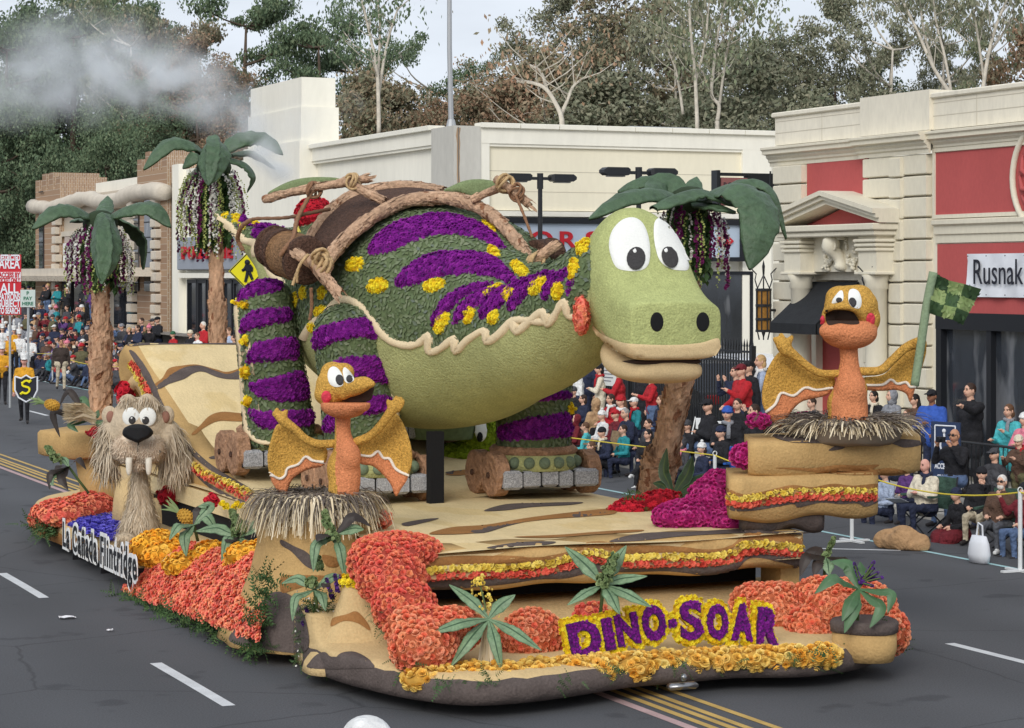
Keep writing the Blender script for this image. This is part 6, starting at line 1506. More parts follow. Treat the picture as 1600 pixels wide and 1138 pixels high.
knot(500,412,25.75,15,4);knot(503,404,25.75,13,3,seed=2);knot(548,284,26.9,11,4,seed=3);knot(489,294,27.0,12,4,ROPED,4);knot(790,290,26.0,13,4,seed=5);knot(806,300,25.95,11,3,ROPED,6);knot(836,410,25.25,14,4,seed=7)
rope([(482,398,25.7),(470,412,25.65),(462,432,25.7),(457,446,25.7)]);rope([(478,400,25.7),(466,420,25.65),(464,442,25.7)],2)
rope([(489,298,26.95),(476,320,26.9),(464,345,26.7),(458,372,26.3),(446,388,26.1),(438,400,26.1)],3.6,ROPED);rope([(470,336,26.9),(500,330,27.2),(515,327,27.4)],3.2,ROPED);rope([(470,337,26.9),(440,341,28.2),(400,342,29.2),(390,346,29.4)],3.2,ROPED)
rope([(806,306,25.9),(818,335,25.8),(832,372,25.7)],2.4,ROPED);rope([(486,450,25.9),(487,480,25.95),(484,500,26.0)],3,ROPED)
rope([(392,344,29.0),(380,352,29.1),(373,364,29.2),(372,376,29.3),(380,392,29.3)],3.6,ROPED)
def barrel(a,b,r,m_side,label=None):
    a,b =W(*a),W(*b);L_ =[a.lerp(b,t)for t in (0,.12,.14,.5,.86,.88,1)];t0 =MB().tube(L_,[r *.97,r *.97,r *.93,r *1.0,r *.93,r *.97,r *.97],24,rough=.02).build('barrel',m_side,lh,True)
    for p,q in ((a,b),(b,a)):
        ax_ =(p -q).normalized();MB().tube([p -ax_ *.03,p +ax_ *.02,p +ax_ *.05],[r *1.03,r *1.03,r *.92],26,rough=.015).build('barrel_end',SEED,t0,True)
barrel((446,396,26.75),(478,407,26.25),.275,WICK);barrel((862,397,26.2),(838,400,25.95),.18,SEED);barrel((428,386,27.2),(444,392,27.0),.25,SEED)
WINGM =mat('green_flock',rgb(122,136,96),.95,noise=((50,.25),(4,.06)),bump=(80,.6,.012))
def sheet_px(poly,d,thick=.05,step=6,bulge=0.0,smooth=True,slope=(0,0)):
    """a free standing padded sheet: outline as read in the photo, at its own depth, with thickness. -> V, F, front count"""
    P =[Vector((x,y,0))for x,y in poly]
    if smooth:P =spline(P,4,True)
    B =[]
    for i in range(len(P)):
        a,b =P[i],P[(i +1)%len(P)];n_ =max(1,int((b -a).length /step))
        for j in range(n_):B.append(a.lerp(b,j /n_).xy)
    arr =np.array([(p.x,p.y)for p in B]);pts =list(B);nb =len(B);y =arr[:,1].min()+step /2;row =0;c =arr.mean(0);ext =(arr.max(0)-arr.min(0))/2
    while y <arr[:,1].max():
        x =arr[:,0].min()+(step /2 if row %2 else 0)
        while x <arr[:,0].max():
            if inside(arr,x,y)and np.min((arr[:,0]-x)**2+(arr[:,1]-y)**2)>(step *.6)**2:pts.append(Vector((x,y)))
            x +=step
        y +=step *.87;row +=1
    r =geometry.delaunay_2d_cdt(pts,[(i,(i +1)%nb)for i in range(nb)],[list(range(nb))],1,1e-4);vc,fc,ov =r[0],r[2],r[3]
    isb =[any(i <nb for i in o)for o in ov];dep =[]
    for p in vc:
        u =(p.x -c[0])/ext[0];v =(p.y -c[1])/ext[1];dep.append(d -bulge *max(0,1-u *u)+slope[0]*u +slope[1]*v)
    Vf =[W(p.x,p.y,q -(0 if e else thick /2))for p,q,e in zip(vc,dep,isb)];Vb =[W(p.x,p.y,q +(thick *.4 if e else thick))for p,q,e in zip(vc,dep,isb)];n_ =len(Vf)
    f1 =[]
    for f in fc:
        a,b,c_ =(Vf[i]for i in f[:3]);f1.append(tuple(f)if (b -a).cross(c_ -a).dot(CAM -a)>0 else tuple(f[::-1]))
    ed ={}
    for f in f1:
        for i in range(len(f)):
            e =(f[i],f[(i +1)%len(f)]);ed[e]=1
    sides =[(b,a,a +n_,b +n_)for (a,b)in ed if (b,a)not in ed]
    F_ =f1 +[tuple(n_ +i for i in f[::-1])for f in f1]+sides
    return np.array([tuple(v)for v in Vf +Vb]),F_,len(f1)
for q,dd,sl_ in ((cr(o4,s4,[(255,112),(290,85),(350,58),(420,45),(500,44),(545,50),(535,62),(440,85),(340,108)]),27.25,(-.1,0)),(cr(o4,s4,[(965,100),(1000,78),(1050,58),(1110,52),(1170,60),(1200,75),(1170,98),(1090,125),(1030,110)]),26.6,(0,0))):
    V,F_,k =sheet_px(q,dd,.05,5,0,True,sl_);build('leaf_wing',V,F_,WINGM,lh,smooth=True)
# red dome behind the harness
bed('flower_dome','red flower covered dome between tail and log harness of the dinosaur',FL['red'],ells=[E(491,336,28.9,.245,.24,.22)],kind='blossom',tpl=MUM,size=.055,spacing=.042,nparts=120,seed=31,cat='flower dome')
V =[W(x,y,28.6)for x,y in cr(o1,s1,[(740,500),(765,495),(780,550),(800,590),(850,570),(860,590),(810,620),(775,600)])]
tag(MB().prism(V,FVc *.05).build('dome_trim',FL['paleyellow']),'pale yellow scalloped trim below the red flower dome','trim')

# ------------------------------------------------------------------ nests
STRA =mat('straw',rgb(206,186,148),.9,isl=[rgb(232,214,180),rgb(208,190,154),rgb(238,224,196),rgb(184,166,134),rgb(222,204,168)])
STRD =mat('dark_straw',rgb(104,94,86),.9,isl=[rgb(92,84,78),rgb(120,110,100),rgb(78,70,66),rgb(140,128,112)])
def straws(c,r0,r1,n,seed,droop=.3,length=.30,wd=.016,rise=.1,phi=(0,6.2832),zj=.05):
    rnd =random.Random(seed);V =[];Fq =[]
    for i in range(n):
        q =rnd.uniform(*phi);rad =rnd.uniform(r0,r1);L_ =length *rnd.uniform(.6,1.35);q2 =q +rnd.uniform(-.5,.5);dz =rnd.uniform(-zj,zj)
        p =Vector((c[0]+math.cos(q)*rad,c[1]+math.sin(q)*rad,c[2]+dz));dr =Vector((math.cos(q2),math.sin(q2),0));sd_ =Vector((-math.sin(q2),math.cos(q2),rnd.uniform(-.6,.6))).normalized()*(wd *rnd.uniform(.5,1.4)/2)
        b =len(V)
        for k in range(4):
            t_ =k /3;x =p +dr *(L_ *t_ *(1-.25*t_))+Vector((0,0,rise *t_ *2*L_ /.3*.3-droop *t_ *t_ *L_ /.3));ww =sd_ *(1-.6*t_);V +=[x -ww,x +ww]
        Fq +=[(b +2*k,b +2*k +1,b +2*k +3,b +2*k +2)for k in range(3)]
    return np.array([tuple(v)for v in V]),Fq
def nest(c,rad,label,seed,pale_share,sag):
    r =thing('nest',label,'nest',c,'straw nests of the pterodactyls')
    m_ =MB();m_.tube([(c[0]+rad *.62*math.cos(q),c[1]+rad *.62*math.sin(q),c[2]-.03)for q in np.linspace(0,2*math.pi,25)],.13,8,cap=False,rough=.1);m_.ell((c[0],c[1],c[2]-.06),(rad *.62,rad *.62,.06),16,6);m_.build('nest_base',STRD,r,True)
    V,Fq =straws((c[0],c[1],c[2]+.06),rad *.45,rad *.85,int(1500*pale_share),seed,sag,.30,.020);o =build('pale_straw',V,Fq,STRA,r);o['kind']='stuff'
    V,Fq =straws((c[0],c[1],c[2]+.08),rad *.35,rad *.9,int(1700*(1-pale_share)),seed +1,sag *.8,.32,.013,.16);o =build('dark_straw',V,Fq,STRD,r);o['kind']='stuff'
    return r
nest(tuple(W(494,784,23.3)),.66,'shaggy straw nest on the left rock pedestal of the float',5,.55,.34)
nest(tuple(W(1322,668,23.7)),.74,'flat dark straw nest on the right stacked slab pedestal',9,.42,.14)
p =W(494,800,23.3);V,Fq =straws((p.x,p.y,p.z +.02),.50,.60,600,15,.16,.10,.035,0,(math.pi *.75,math.pi *2.1),.06);o =tag(build('straw_skirt',V,Fq,STRA),'hanging fringe of pale husks round the left nest',kind='stuff')

# ------------------------------------------------------------------ pterodactyls
GOLD =mat('gold_seed',rgb(204,158,78),.95,noise=((2,.10),(34,.22),(75,.38)),bump=(45,1.0,.03),spec=.1)
ORNG =mat('orange_seed',rgb(212,136,94),.95,noise=((2,.10),(34,.14),(75,.26)),bump=(45,.9,.025),spec=.1)
PINKF =mat('pink_blush',rgb(216,66,84),.9,noise=(30,.25),bump=(40,.8,.02))
WTRIM =mat('white_trim',rgb(232,222,208),.95,noise=(50,.08),bump=(70,.6,.01))
def prim(mb,o,s,d,spheres=(),tubes=()):
    for x,y,dd,rx,ry,rd in spheres:
        c =W(o[0]+x /s,o[1]+y /s,d +dd);k =(d +dd)/F /s
        Rm =Matrix((RVc,FVc,hz)).transposed();mb.ell(c,(rx *k,rd *k,ry *k),20,14,rot=Rm)
    for t_ in tubes:
        P =spline([W(o[0]+x /s,o[1]+y /s,d +dd)for x,y,dd,r in t_],5);rr_ =spline([Vector((r *d /F /s,0,0))for x,y,dd,r in t_],5)
        mb.tube(P,[q.x for q in rr_],12)
        for e in (0,-1):mb.ell(P[e],(rr_[e].x,)*3,12,8)
def ptero(label,o,s,d,head,jaw,body,arms,wings,zigs,belly,eyes,pupils,blush,mouth,base_px,rim):
    r =thing('pterodactyl',label,'pterodactyl',tuple(W(base_px[0],base_px[1],d)),'cartoon pterodactyls in the nests')
    mb =MB();prim(mb,o,s,d,**body);V,Fq =remesh(mb,.022,5)
    px_ =PX(V[Fq].mean(1));bl =inside_many(np.array(cr(o,s,belly)),px_)
    cn =V[Fq].mean(1);nrm =np.cross(V[Fq[:,1]]-V[Fq[:,0]],V[Fq[:,2]]-V[Fq[:,0]]);fr =np.sum(nrm *(np.array([0,0,CZ])-cn),1)>0
    build('body',V,Fq,[GOLD,ORNG],r,(bl &fr).astype(int),True)
    mb =MB();prim(mb,o,s,d,**head);V,Fq =remesh(mb,.018,6);hd_ =build('head',V,Fq,GOLD,r,smooth=True);tb =bvh(V,Fq);HV_,HF_ =V,Fq
    mb =MB();prim(mb,o,s,d,**jaw);V,Fq =remesh(mb,.018,5);V[:,2]=np.minimum(V[:,2],W(0,o[1]+rim /s,d).z);tj =bvh(np.concatenate([V,HV_]),np.concatenate([Fq,HF_ +len(V)]));jw =build('lower_jaw',V,Fq,ORNG,r,smooth=True)
    V2 =np.concatenate([np.array([tuple(v.co)for v in hd_.data.vertices]),np.array([tuple(v.co)for v in jw.data.vertices])])
    for q in mouth:
        if q[1]is None:V,F_ =patch(tj,cr(o,s,q[0]),.012,2.5,True,d,maxe=.5)
        else:V,F_,k =sheet_px(cr(o,s,q[0]),d +q[1],.03,3,0,True)
        build('mouth',V,F_,mat('mouth_dark',rgb(60,44,36),.9),r,smooth=True)
    for e,pu in zip(eyes,pupils):
        V,Fc =patch(tb,cr(o,s,e),.014,3,True,d);ey_ =build('eye',V,Fc,EYEW,hd_,smooth=True);t2 =bvh(V,Fc)
        for nm,m_,(cx_,cy_,rx,ry,rt)in (('pupil',PUP,pu[0]),('highlight',HI,pu[1])):
            V,Fc =patch(t2,oval(o[0]+cx_ /s,o[1]+cy_ /s,rx /s,ry /s,rt,14),.012 if nm =='pupil' else .02,2,False,d);build(nm,V,Fc,PUP if nm =='pupil' else HI,hd_,smooth=True)
    for cx_,cy_,rx,ry in blush:
        V,Fc =patch(tb,oval(o[0]+cx_ /s,o[1]+cy_ /s,rx /s,ry /s,0,12),.03,3,False,d);build('cheek',V,Fc,PINKF,hd_,smooth=True)
    for a in arms:
        mb =MB();prim(mb,o,s,d,tubes=a);V,Fq =remesh(mb,.018,3);build('arm',V,Fq,GOLD,r,smooth=True)
    for wpoly,z in zip(wings,zigs):
        V,F_,k =sheet_px(cr(o,s,wpoly),d +.10,.06,3.5,-.12,True);c =np.array([V[list(f)].mean(0)for f in F_]);px_ =PX(c)
        zl =np.array(cr(o,s,z));low =np.zeros(len(F_),int)
        zx =np.argsort(zl[:,0]);yy_ =np.interp(px_[:,0],zl[zx,0],zl[zx,1]);low =(px_[:,1]>yy_).astype(int)
        wg =build('wing',V,F_,[GOLD,ORNG],r,low,True)
        V2,F2 =ribbon(bvh(V,F_),cr(o,s,z),4.2,.018,4,d +.1,.2);build('wing_trim',V2,F2,WTRIM,wg,smooth=True)
    return r
ptero('gold and orange cartoon pterodactyl spreading its wings in the left nest',(340,540),3.555,23.15,
    head=dict(spheres=[(655,225,0,112,105,105),(640,150,.02,70,62,70),(700,150,0,62,55,60),(620,270,-.02,85,70,90)],tubes=[[(690,235,-.12,62),(760,230,-.2,52),(820,212,-.26,42),(862,214,-.3,20)],[(700,275,-.16,30),(760,240,-.24,26),(840,218,-.32,20)]]),
    jaw=dict(spheres=[(705,335,-.14,130,72,110),(790,330,-.24,62,45,70),(640,330,-.05,70,60,80)]),
    body=dict(spheres=[(700,690,.02,95,130,90),(730,620,-.06,68,90,70)],tubes=[[(695,400,0,46),(695,480,0,46),(705,560,0,62),(712,700,0,85),(700,800,0,90)]]),
    arms=[[[(645,545,.0,26),(560,548,-.02,26),(490,520,-.04,24),(430,465,-.05,25),(380,430,-.05,30),(350,405,-.05,28)],[(350,410,-.05,22),(325,390,-.05,17),(312,380,-.05,14)],[(352,405,-.05,22),(338,375,-.05,17),(328,356,-.05,14)],[(362,405,-.05,22),(375,380,-.05,17),(381,364,-.05,14)]],
          [[(770,535,.0,26),(850,500,-.02,26),(910,440,-.04,26),(950,385,-.05,28),(980,345,-.05,32)],[(965,350,-.05,22),(952,325,-.05,16),(946,308,-.05,13)],[(980,340,-.05,22),(988,305,-.05,17),(992,290,-.05,14)],[(995,345,-.05,22),(1012,310,-.05,16),(1018,294,-.05,13)],[(1000,355,-.05,20),(1025,325,-.05,15),(1032,310,-.05,12)]]],
    wings=[[(330,440),(300,510),(277,610),(285,700),(310,775),(372,842),(392,795),(425,735),(500,690),(590,665),(610,580),(560,560),(490,535),(430,480),(380,440)],[(995,380),(1040,450),(1075,560),(1080,650),(1055,740),(1020,795),(990,838),(960,770),(915,715),(860,670),(785,652),(765,560),(840,525),(915,460),(960,400)]],
    zigs=[[(285,708),(340,740),(375,722),(390,682),(450,660),(490,618),(530,640),(590,648)],[(780,608),(850,615),(890,588),(920,625),(955,630),(985,680),(1020,705),(1065,722)]],
    belly=[(660,380),(760,380),(760,520),(810,600),(815,700),(800,830),(665,830),(655,700),(660,560)],
    eyes=[[(612,175),(618,135),(640,118),(668,128),(692,165),(700,205),(690,226),(655,230),(625,215)],[(695,140),(705,122),(730,140),(755,175),(757,195),(730,210),(708,200),(698,170)]],
    pupils=[((678,192,22,30,-15),(668,176,7,8,0)),((733,186,18,22,-15),(722,178,6,7,0))],blush=[(604,285,28,34)],mouth=[([(690,305),(740,262),(800,232),(866,228),(862,270),(848,305),(780,320)],-.12)],base_px=(494,770),rim=312)
ptero('gold and orange cartoon pterodactyl waving a checkered flag in the right nest',(1120,420),3.333,23.5,
    head=dict(spheres=[(700,195,0,142,110,110),(640,150,-.02,75,62,70),(735,140,0,78,58,70),(800,260,.03,52,75,80),(590,250,.02,45,60,70)],tubes=[[(562,225,-.16,14),(600,202,-.28,18),(660,196,-.31,20),(715,208,-.28,20),(748,240,-.2,20),(765,280,-.12,18)],[(600,190,-.12,34),(660,175,-.2,36),(720,185,-.15,36)]]),
    jaw=dict(spheres=[(690,335,-.08,148,86,118),(640,325,-.16,110,60,80),(790,310,.0,48,50,70)]),
    body=dict(spheres=[(680,710,.02,108,110,100),(700,640,-.04,86,110,85)],tubes=[[(685,400,0,50),(690,480,0,50),(690,560,0,66),(690,680,0,95),(682,800,0,108)]]),
    arms=[[[(640,545,.0,22),(540,545,-.02,22),(470,505,-.04,22),(410,455,-.05,24),(365,425,-.05,36),(345,400,-.05,38)],[(335,400,-.05,24),(312,378,-.05,17),(303,366,-.05,14)],[(345,395,-.05,22),(340,360,-.05,17),(335,345,-.05,14)],[(360,395,-.05,24),(382,370,-.05,17),(390,358,-.05,14)]],
          [[(745,535,.0,24),(850,530,-.02,24),(910,480,-.04,24),(980,415,-.05,25),(1040,388,-.06,30),(1066,384,-.06,28)],[(1030,378,-.12,15),(1062,372,-.16,15),(1082,385,-.12,14)],[(1040,395,-.12,15),(1070,396,-.16,15),(1084,405,-.1,13)],[(1045,410,-.10,14),(1068,416,-.14,13),(1078,424,-.08,12)]]],
    wings=[[(330,430),(270,510),(238,620),(245,730),(328,825),(388,745),(450,690),(580,655),(615,570),(520,552),(440,495),(385,440)],[(1045,395),(1085,400),(1090,440),(1062,540),(1035,620),(1007,695),(985,652),(930,632),(860,637),(770,628),(755,570),(870,550),(955,460)]],
    zigs=[[(240,762),(262,742),(305,705),(335,648),(400,662),(460,620),(520,632),(600,620)],[(760,606),(860,605),(905,578),(940,600),(985,592),(1010,617),(1045,606)]],
    belly=[(640,380),(738,380),(742,500),(770,580),(790,700),(800,830),(592,830),(600,700),(612,600),(640,520)],
    eyes=[[(600,180),(612,150),(638,118),(655,118),(660,150),(652,172),(625,178)],[(684,150),(690,115),(712,106),(738,120),(752,155),(752,190),(738,208),(705,200),(688,180)]],
    pupils=[((637,164,16,13,0),(632,158,5,5,0)),((706,178,20,27,-8),(699,164,7,8,0))],blush=[(800,265,24,36),(552,272,12,30)],mouth=[([(566,222),(580,214),(640,214),(700,222),(728,245),(742,285),(700,292),(640,286),(578,292)],None)],base_px=(1326,660),rim=270)
# checkered flag
fg_ =thing('checkered_flag','dark and light green checkered leaf flag held by the right pterodactyl','flag',tuple(W(1440,540,23.35)))
oQ =(1120,420);sQ =3.333;P =[W(oQ[0]+x /sQ,oQ[1]+y /sQ,23.33)for x,y in ((1128,18),(1095,180),(1062,400),(1030,610))]
MB().tube(spline(P,5),[.045]*16,8).build('pole',mat('pole_green',rgb(132,150,120),.9,noise=(30,.15),bump=(40,.5)),fg_,True)
c0 =[(1130,22),(1212,62),(1290,80),(1378,106)];c3 =[(1106,232),(1170,252),(1228,265),(1282,292)]
DKL =mat('dark_leaf_patch',rgb(48,72,44),.7,isl=[rgb(40,62,38),rgb(56,80,50),rgb(64,88,54)]);LTL =mat('light_leaf_patch',rgb(140,158,104),.75,isl=[rgb(128,148,92),rgb(150,166,112),rgb(116,138,86)])
for a in range(3):
    for b in range(3):
        def at(u,v):
            i =min(2,int(u));f =u -i;t_ =(c0[i][0]*(1-f)+c0[i +1][0]*f,c0[i][1]*(1-f)+c0[i +1][1]*f);q =(c3[i][0]*(1-f)+c3[i +1][0]*f,c3[i][1]*(1-f)+c3[i +1][1]*f);w_ =v /3
            x,y =t_[0]*(1-w_)+q[0]*w_,t_[1]*(1-w_)+q[1]*w_
            return W(oQ[0]+x /sQ,oQ[1]+y /sQ,23.3+.06*math.sin(u *2.4)+.03*math.sin(v *2))
        V =[at(a +i /5,b +j /5)for j in range(6)for i in range(6)];n_ =36;V2 =V +[p +FVc *.035 for p in V]
        Fq =[(j *6+i,j *6+i +1,j *6+i +7,j *6+i +6)for j in range(5)for i in range(5)];Fq =[f[::-1]for f in Fq]+[tuple(36+k for k in f)for f in Fq]
        m_ =DKL if (a +b)%2==0 else LTL;ck =build('check',[tuple(v)for v in V2],Fq,m_,fg_,smooth=True)
        P,N =sample(np.array([tuple(v)for v in V]),tris([f for f in Fq if max(f)<36]),.05,a *3+b);N *=np.sign(np.sum(N *(np.array([0,0,CZ])-P),1))[:,None]
        v,t_ =scatter(LEAF,P +N *.004,N,.06,2,.2);build('check_leaves',v,t_,m_,ck)['kind']='stuff'

# ------------------------------------------------------------------ sabre tooth
FUR =mat('fur',rgb(190,172,146),.95,isl=[rgb(184,166,140),rgb(204,188,164),rgb(160,142,118),rgb(216,202,180),rgb(172,150,122)])
FURS =mat('short_fur',rgb(196,178,152),.95,noise=(20,.15),bump=(40,.8,.02))
PLUSH =mat('plush',rgb(222,202,178),.95,noise=((30,.15),),bump=(35,.9,.02))
NOSE =mat('nose_black',rgb(22,22,24),.7,noise=(60,.2),bump=(80,.3,.01));TUSK =mat('tusk',rgb(228,220,204),.6,noise=(6,.05))
oL =(40,620);sL =6.32;dL =28.6
st =thing('sabre_tooth','shaggy beige sabre toothed cartoon cat with black nose at the rear left of the float','sabre tooth',tuple(W(218,850,dL)))
mb =MB();prim(mb,oL,sL,dL,spheres=[(1130,1330,0,200,140,150),(1010,1400,-.12,110,60,120),(1180,1400,-.14,100,60,120)],tubes=[[(1120,640,.05,75),(1125,800,.05,85),(1130,950,.03,105),(1130,1120,.0,150),(1125,1300,.0,205)]])
V,Fq =remesh(mb,.03,4);build('body',V,Fq,FURS,st,smooth=True);bodyT =tris(Fq);bodyV =V
mb =MB();prim(mb,oL,sL,dL,spheres=[(1120,270,0,300,270,210),(1120,480,-.05,240,150,180),(880,430,.05,160,270,160),(1370,450,.05,190,250,160),(800,580,.06,90,170,110),(1500,620,.08,160,130,110)])
V,Fq =remesh(mb,.03,4);hd_ =build('head',V,Fq,FURS,st,smooth=True);HVl,HTl =V,tris(Fq)
mb =MB();prim(mb,oL,sL,dL,spheres=[(1005,505,-.30,150,125,120),(1222,505,-.30,155,128,120),(1112,430,-.30,165,100,110),(1110,650,-.22,95,72,80)])
V,Fq =remesh(mb,.022,4);mz =build('muzzle',V,Fq,PLUSH,st,smooth=True);tb =bvh(V,Fq)
V,F_,k =sheet_px(cr(oL,sL,[(955,365),(975,310),(1040,278),(1110,270),(1190,282),(1245,320),(1260,360),(1230,400),(1160,435),(1110,458),(1050,435),(985,405)]),dL -.60,.16,3,.05,True);build('nose',V,F_,NOSE,st,smooth=True)
V,Fc =ribbon(tb,cr(oL,sL,[(1112,440),(1112,490),(1110,545)]),1.6,.02,4,dL -.4);build('lip_line',V,Fc,NOSE,mz)
V,Fc =patch(tb,oval(oL[0]+1325/sL,oL[1]+543/sL,2.4,2.4,0,8),.02,1.5,False,dL -.3);build('wart',V,Fc,NOSE,mz)
for cx_ in (1022,1217):
    P =[W(oL[0]+cx_ /sL,oL[1]+y /sL,dL -.42)for y in (600,660,720,760,778)];MB().tube(P,[.042,.042,.038,.028,.012],12).build('tusk',TUSK,st,True)
for cx_,px_,py_ in ((1035,1052,232),(1212,1186,235)):
    mb =MB();prim(mb,oL,sL,dL,spheres=[(cx_ +(6 if cx_ <1100 else -6),200,-.235,86,94,26)]);V =np.array([tuple(v)for v in mb.v]);ey_ =build('eye',V,mb.f,EYEW,st,smooth=True);t2 =bvh(V,mb.f)
    V,Fc =patch(t2,oval(oL[0]+px_ /sL,oL[1]+py_ /sL,35/sL,40/sL,0,14),.014,1.6,False);build('pupil',V,Fc,PUP,ey_,smooth=True)
    V,Fc =patch(t2,oval(oL[0]+(px_ -(4 if cx_ <1100 else 15))/sL,oL[1]+(py_ -20)/sL,12/sL,13/sL,0,8),.024,1.2,False);build('highlight',V,Fc,HI,ey_,smooth=True)
for cx_,sg_ in ((848,-1),(1372,1)):
    mb =MB();prim(mb,oL,sL,dL,spheres=[(cx_ +sg_ *20,185,-.05,78,95,40)]);e_ =mb.build('ear',FURS,st,True)
    mb =MB();prim(mb,oL,sL,dL,spheres=[(cx_ +sg_ *10,200,-.095,42,60,28)]);mb.build('inner_ear',mat('ear_inner',rgb(150,108,92),.9),e_,True)
def fur(name,V,T,parent,spacing,length,seed,wd=.10,out=.3,skip=None,mm=FUR):
    P,N =sample(V,T,spacing,seed)
    if skip is not None:k_ =~inside_many(np.array(skip),PX(P));P,N =P[k_],N[k_]
    rs_ =np.random.RandomState(seed);D =np.zeros_like(N);D[:,2]=-1;D +=N *out +rs_.normal(0,.22,N.shape);D /=np.linalg.norm(D,axis=1)[:,None]
    A =np.cross(D,N +1e-4);A /=np.linalg.norm(A,axis=1)[:,None]+1e-9;L_ =length *rs_.uniform(.6,1.4,len(P));w_ =L_ *wd
    a =P -A *w_[:,None]*.5;b =P +A *w_[:,None]*.5;mid =P +D *L_[:,None]*.5+N *.03;c =mid -A *w_[:,None]*.4;d_ =mid +A *w_[:,None]*.4;e =P +D *L_[:,None]-N *.0
    Vv =np.stack([a,b,d_,c,e],1).reshape(-1,3);k_ =np.arange(len(P))[:,None]*5;Tt =np.concatenate([np.concatenate([k_ +0,k_ +1,k_ +2],1),np.concatenate([k_ +0,k_ +2,k_ +3],1),np.concatenate([k_ +3,k_ +2,k_ +4],1)])
    o =build(name,Vv,Tt,mm,parent);o['kind']='stuff';return o
face =cr(oL,sL,[(790,270),(780,110),(900,70),(930,60),(1040,40),(1190,40),(1300,60),(1330,70),(1450,110),(1440,280),(1400,420),(1380,620),(1200,740),(1000,740),(870,620),(870,400)])
fur('mane',HVl,HTl,hd_,.022,.24,3,.06,.35,face);fur('body_fur',bodyV,bodyT,st,.024,.13,4,.08,.2);fur('muzzle_fur',np.array([tuple(v.co)for v in mz.data.vertices])+np.array(ORG[st.name]),tris([list(p.vertices)for p in mz.data.polygons]),mz,.016,.035,5,.3,.7,cr(oL,sL,[(950,270),(1265,270),(1265,420),(1110,470),(960,420)]),PLUSH)
P =[W(oL[0]+x /sL,oL[1]+y /sL,dL -.14)for x,y in ((960,60),(1010,20),(1060,50),(1110,90),(1150,50),(1200,15),(1260,55),(1300,110))];m =MB();m.tube(spline(P,4),.06,8);m.build('brow',FURS,hd_,True);fur('brow_fur',np.array([tuple(v)for v in m.v]),tris(m.f),hd_,.02,.12,7,.08,.5)
for px,py,dd in ((197,842,-.32),(226,850,-.34)):
    m =MB();prim(m,(0,0),1,dL,spheres=[(px,py,dd,17,9,15)]);m.build('paw',FURS,st,True);fur('paw_fur',np.array([tuple(v)for v in m.v]),tris(m.f),st,.022,.06,8,.12,.6)

# ------------------------------------------------------------------ small green creature peeking from under the belly
gc =thing('green_creature','lime green mossy cartoon creature peeking from behind the front skates','creature',tuple(W(735,728,29.8)))
mb =MB();prim(mb,(0,0),1.0,29.8,spheres=[(752,690,0,34,42,36),(722,712,-.02,44,20,36),(700,715,-.05,22,12,24)]);V,Fq =remesh(mb,.03,4)
LIME =mat('lime_moss',rgb(136,156,34),.95,isl=[rgb(120,142,24),rgb(150,170,44),rgb(104,128,20)]);hd_ =build('head',V,Fq,LIME,gc,smooth=True);tb =bvh(V,Fq)
P,N =sample(V,tris(Fq),.035,2);v,t_ =scatter(ROSETTE,P,N,.05,2,.3);build('moss_blossoms',v,t_,LIME,hd_)['kind']='stuff'
V,Fc =patch(tb,oval(oF[0]+766/sF,oF[1]+215/sF,9.5,17,0,14),.05,2,False,29.6);ey_ =build('eye',V,Fc,EYEW,gc,smooth=True);t2 =bvh(V,Fc)
V,Fc =patch(t2,oval(oF[0]+760/sF,oF[1]+252/sF,4.6,7.8,0,10),.012,1.5,False,29.6);build('pupil',V,Fc,BLACK,ey_)
# ------------------------------------------------------------------ palms and plants on the float
PALM =mat('palm_leaf',rgb(74,96,70),.5,noise=((3,.22),(14,.2)),bump=(7,1.0,.06),spec=.35,stretch=(1,1,1))
PALMD =mat('palm_leaf_under',rgb(44,58,36),.8,noise=(6,.25),bump=(12,.5,.03))
PBARK =mat('palm_bark',rgb(194,156,126),.95,noise=((4,.25),(14,.3),(40,.2)),bump=(12,.8,.05),patches=[(rgb(200,164,134),6,.58),(rgb(134,92,68),7,.6)],stretch=(1,1,.45))
ORW =mat('white_orchid',rgb(232,230,222),.8);ORP =mat('purple_orchid',rgb(110,30,84),.8,isl=[rgb(104,26,80),rgb(126,40,104),rgb(84,20,62)]);ORG_ =mat('green_bud',rgb(186,196,120),.8)
CAL =mat('pale_striped_leaf',rgb(114,138,104),.5,noise=((9,.25),(40,.3)),spec=.35);CALD =mat('leaf_vein',rgb(60,86,60),.6,noise=(20,.2));CALE =mat('leaf_edge',rgb(82,110,78),.55,noise=(20,.2))
DLEAF =mat('dark_maroon_leaf',rgb(52,44,40),.5,noise=(10,.2));GLEAF =mat('glossy_green_leaf',rgb(72,104,68),.45,noise=((8,.2),),spec=.4)
SPK =mat('purple_spike',rgb(92,50,130),.8,isl=[rgb(84,44,122),rgb(108,64,148)]);GSPK =mat('green_spike',rgb(124,144,96),.8,isl=[rgb(110,132,84),rgb(146,162,112),rgb(92,116,72)]);STEM =mat('stem',rgb(84,100,58),.8)
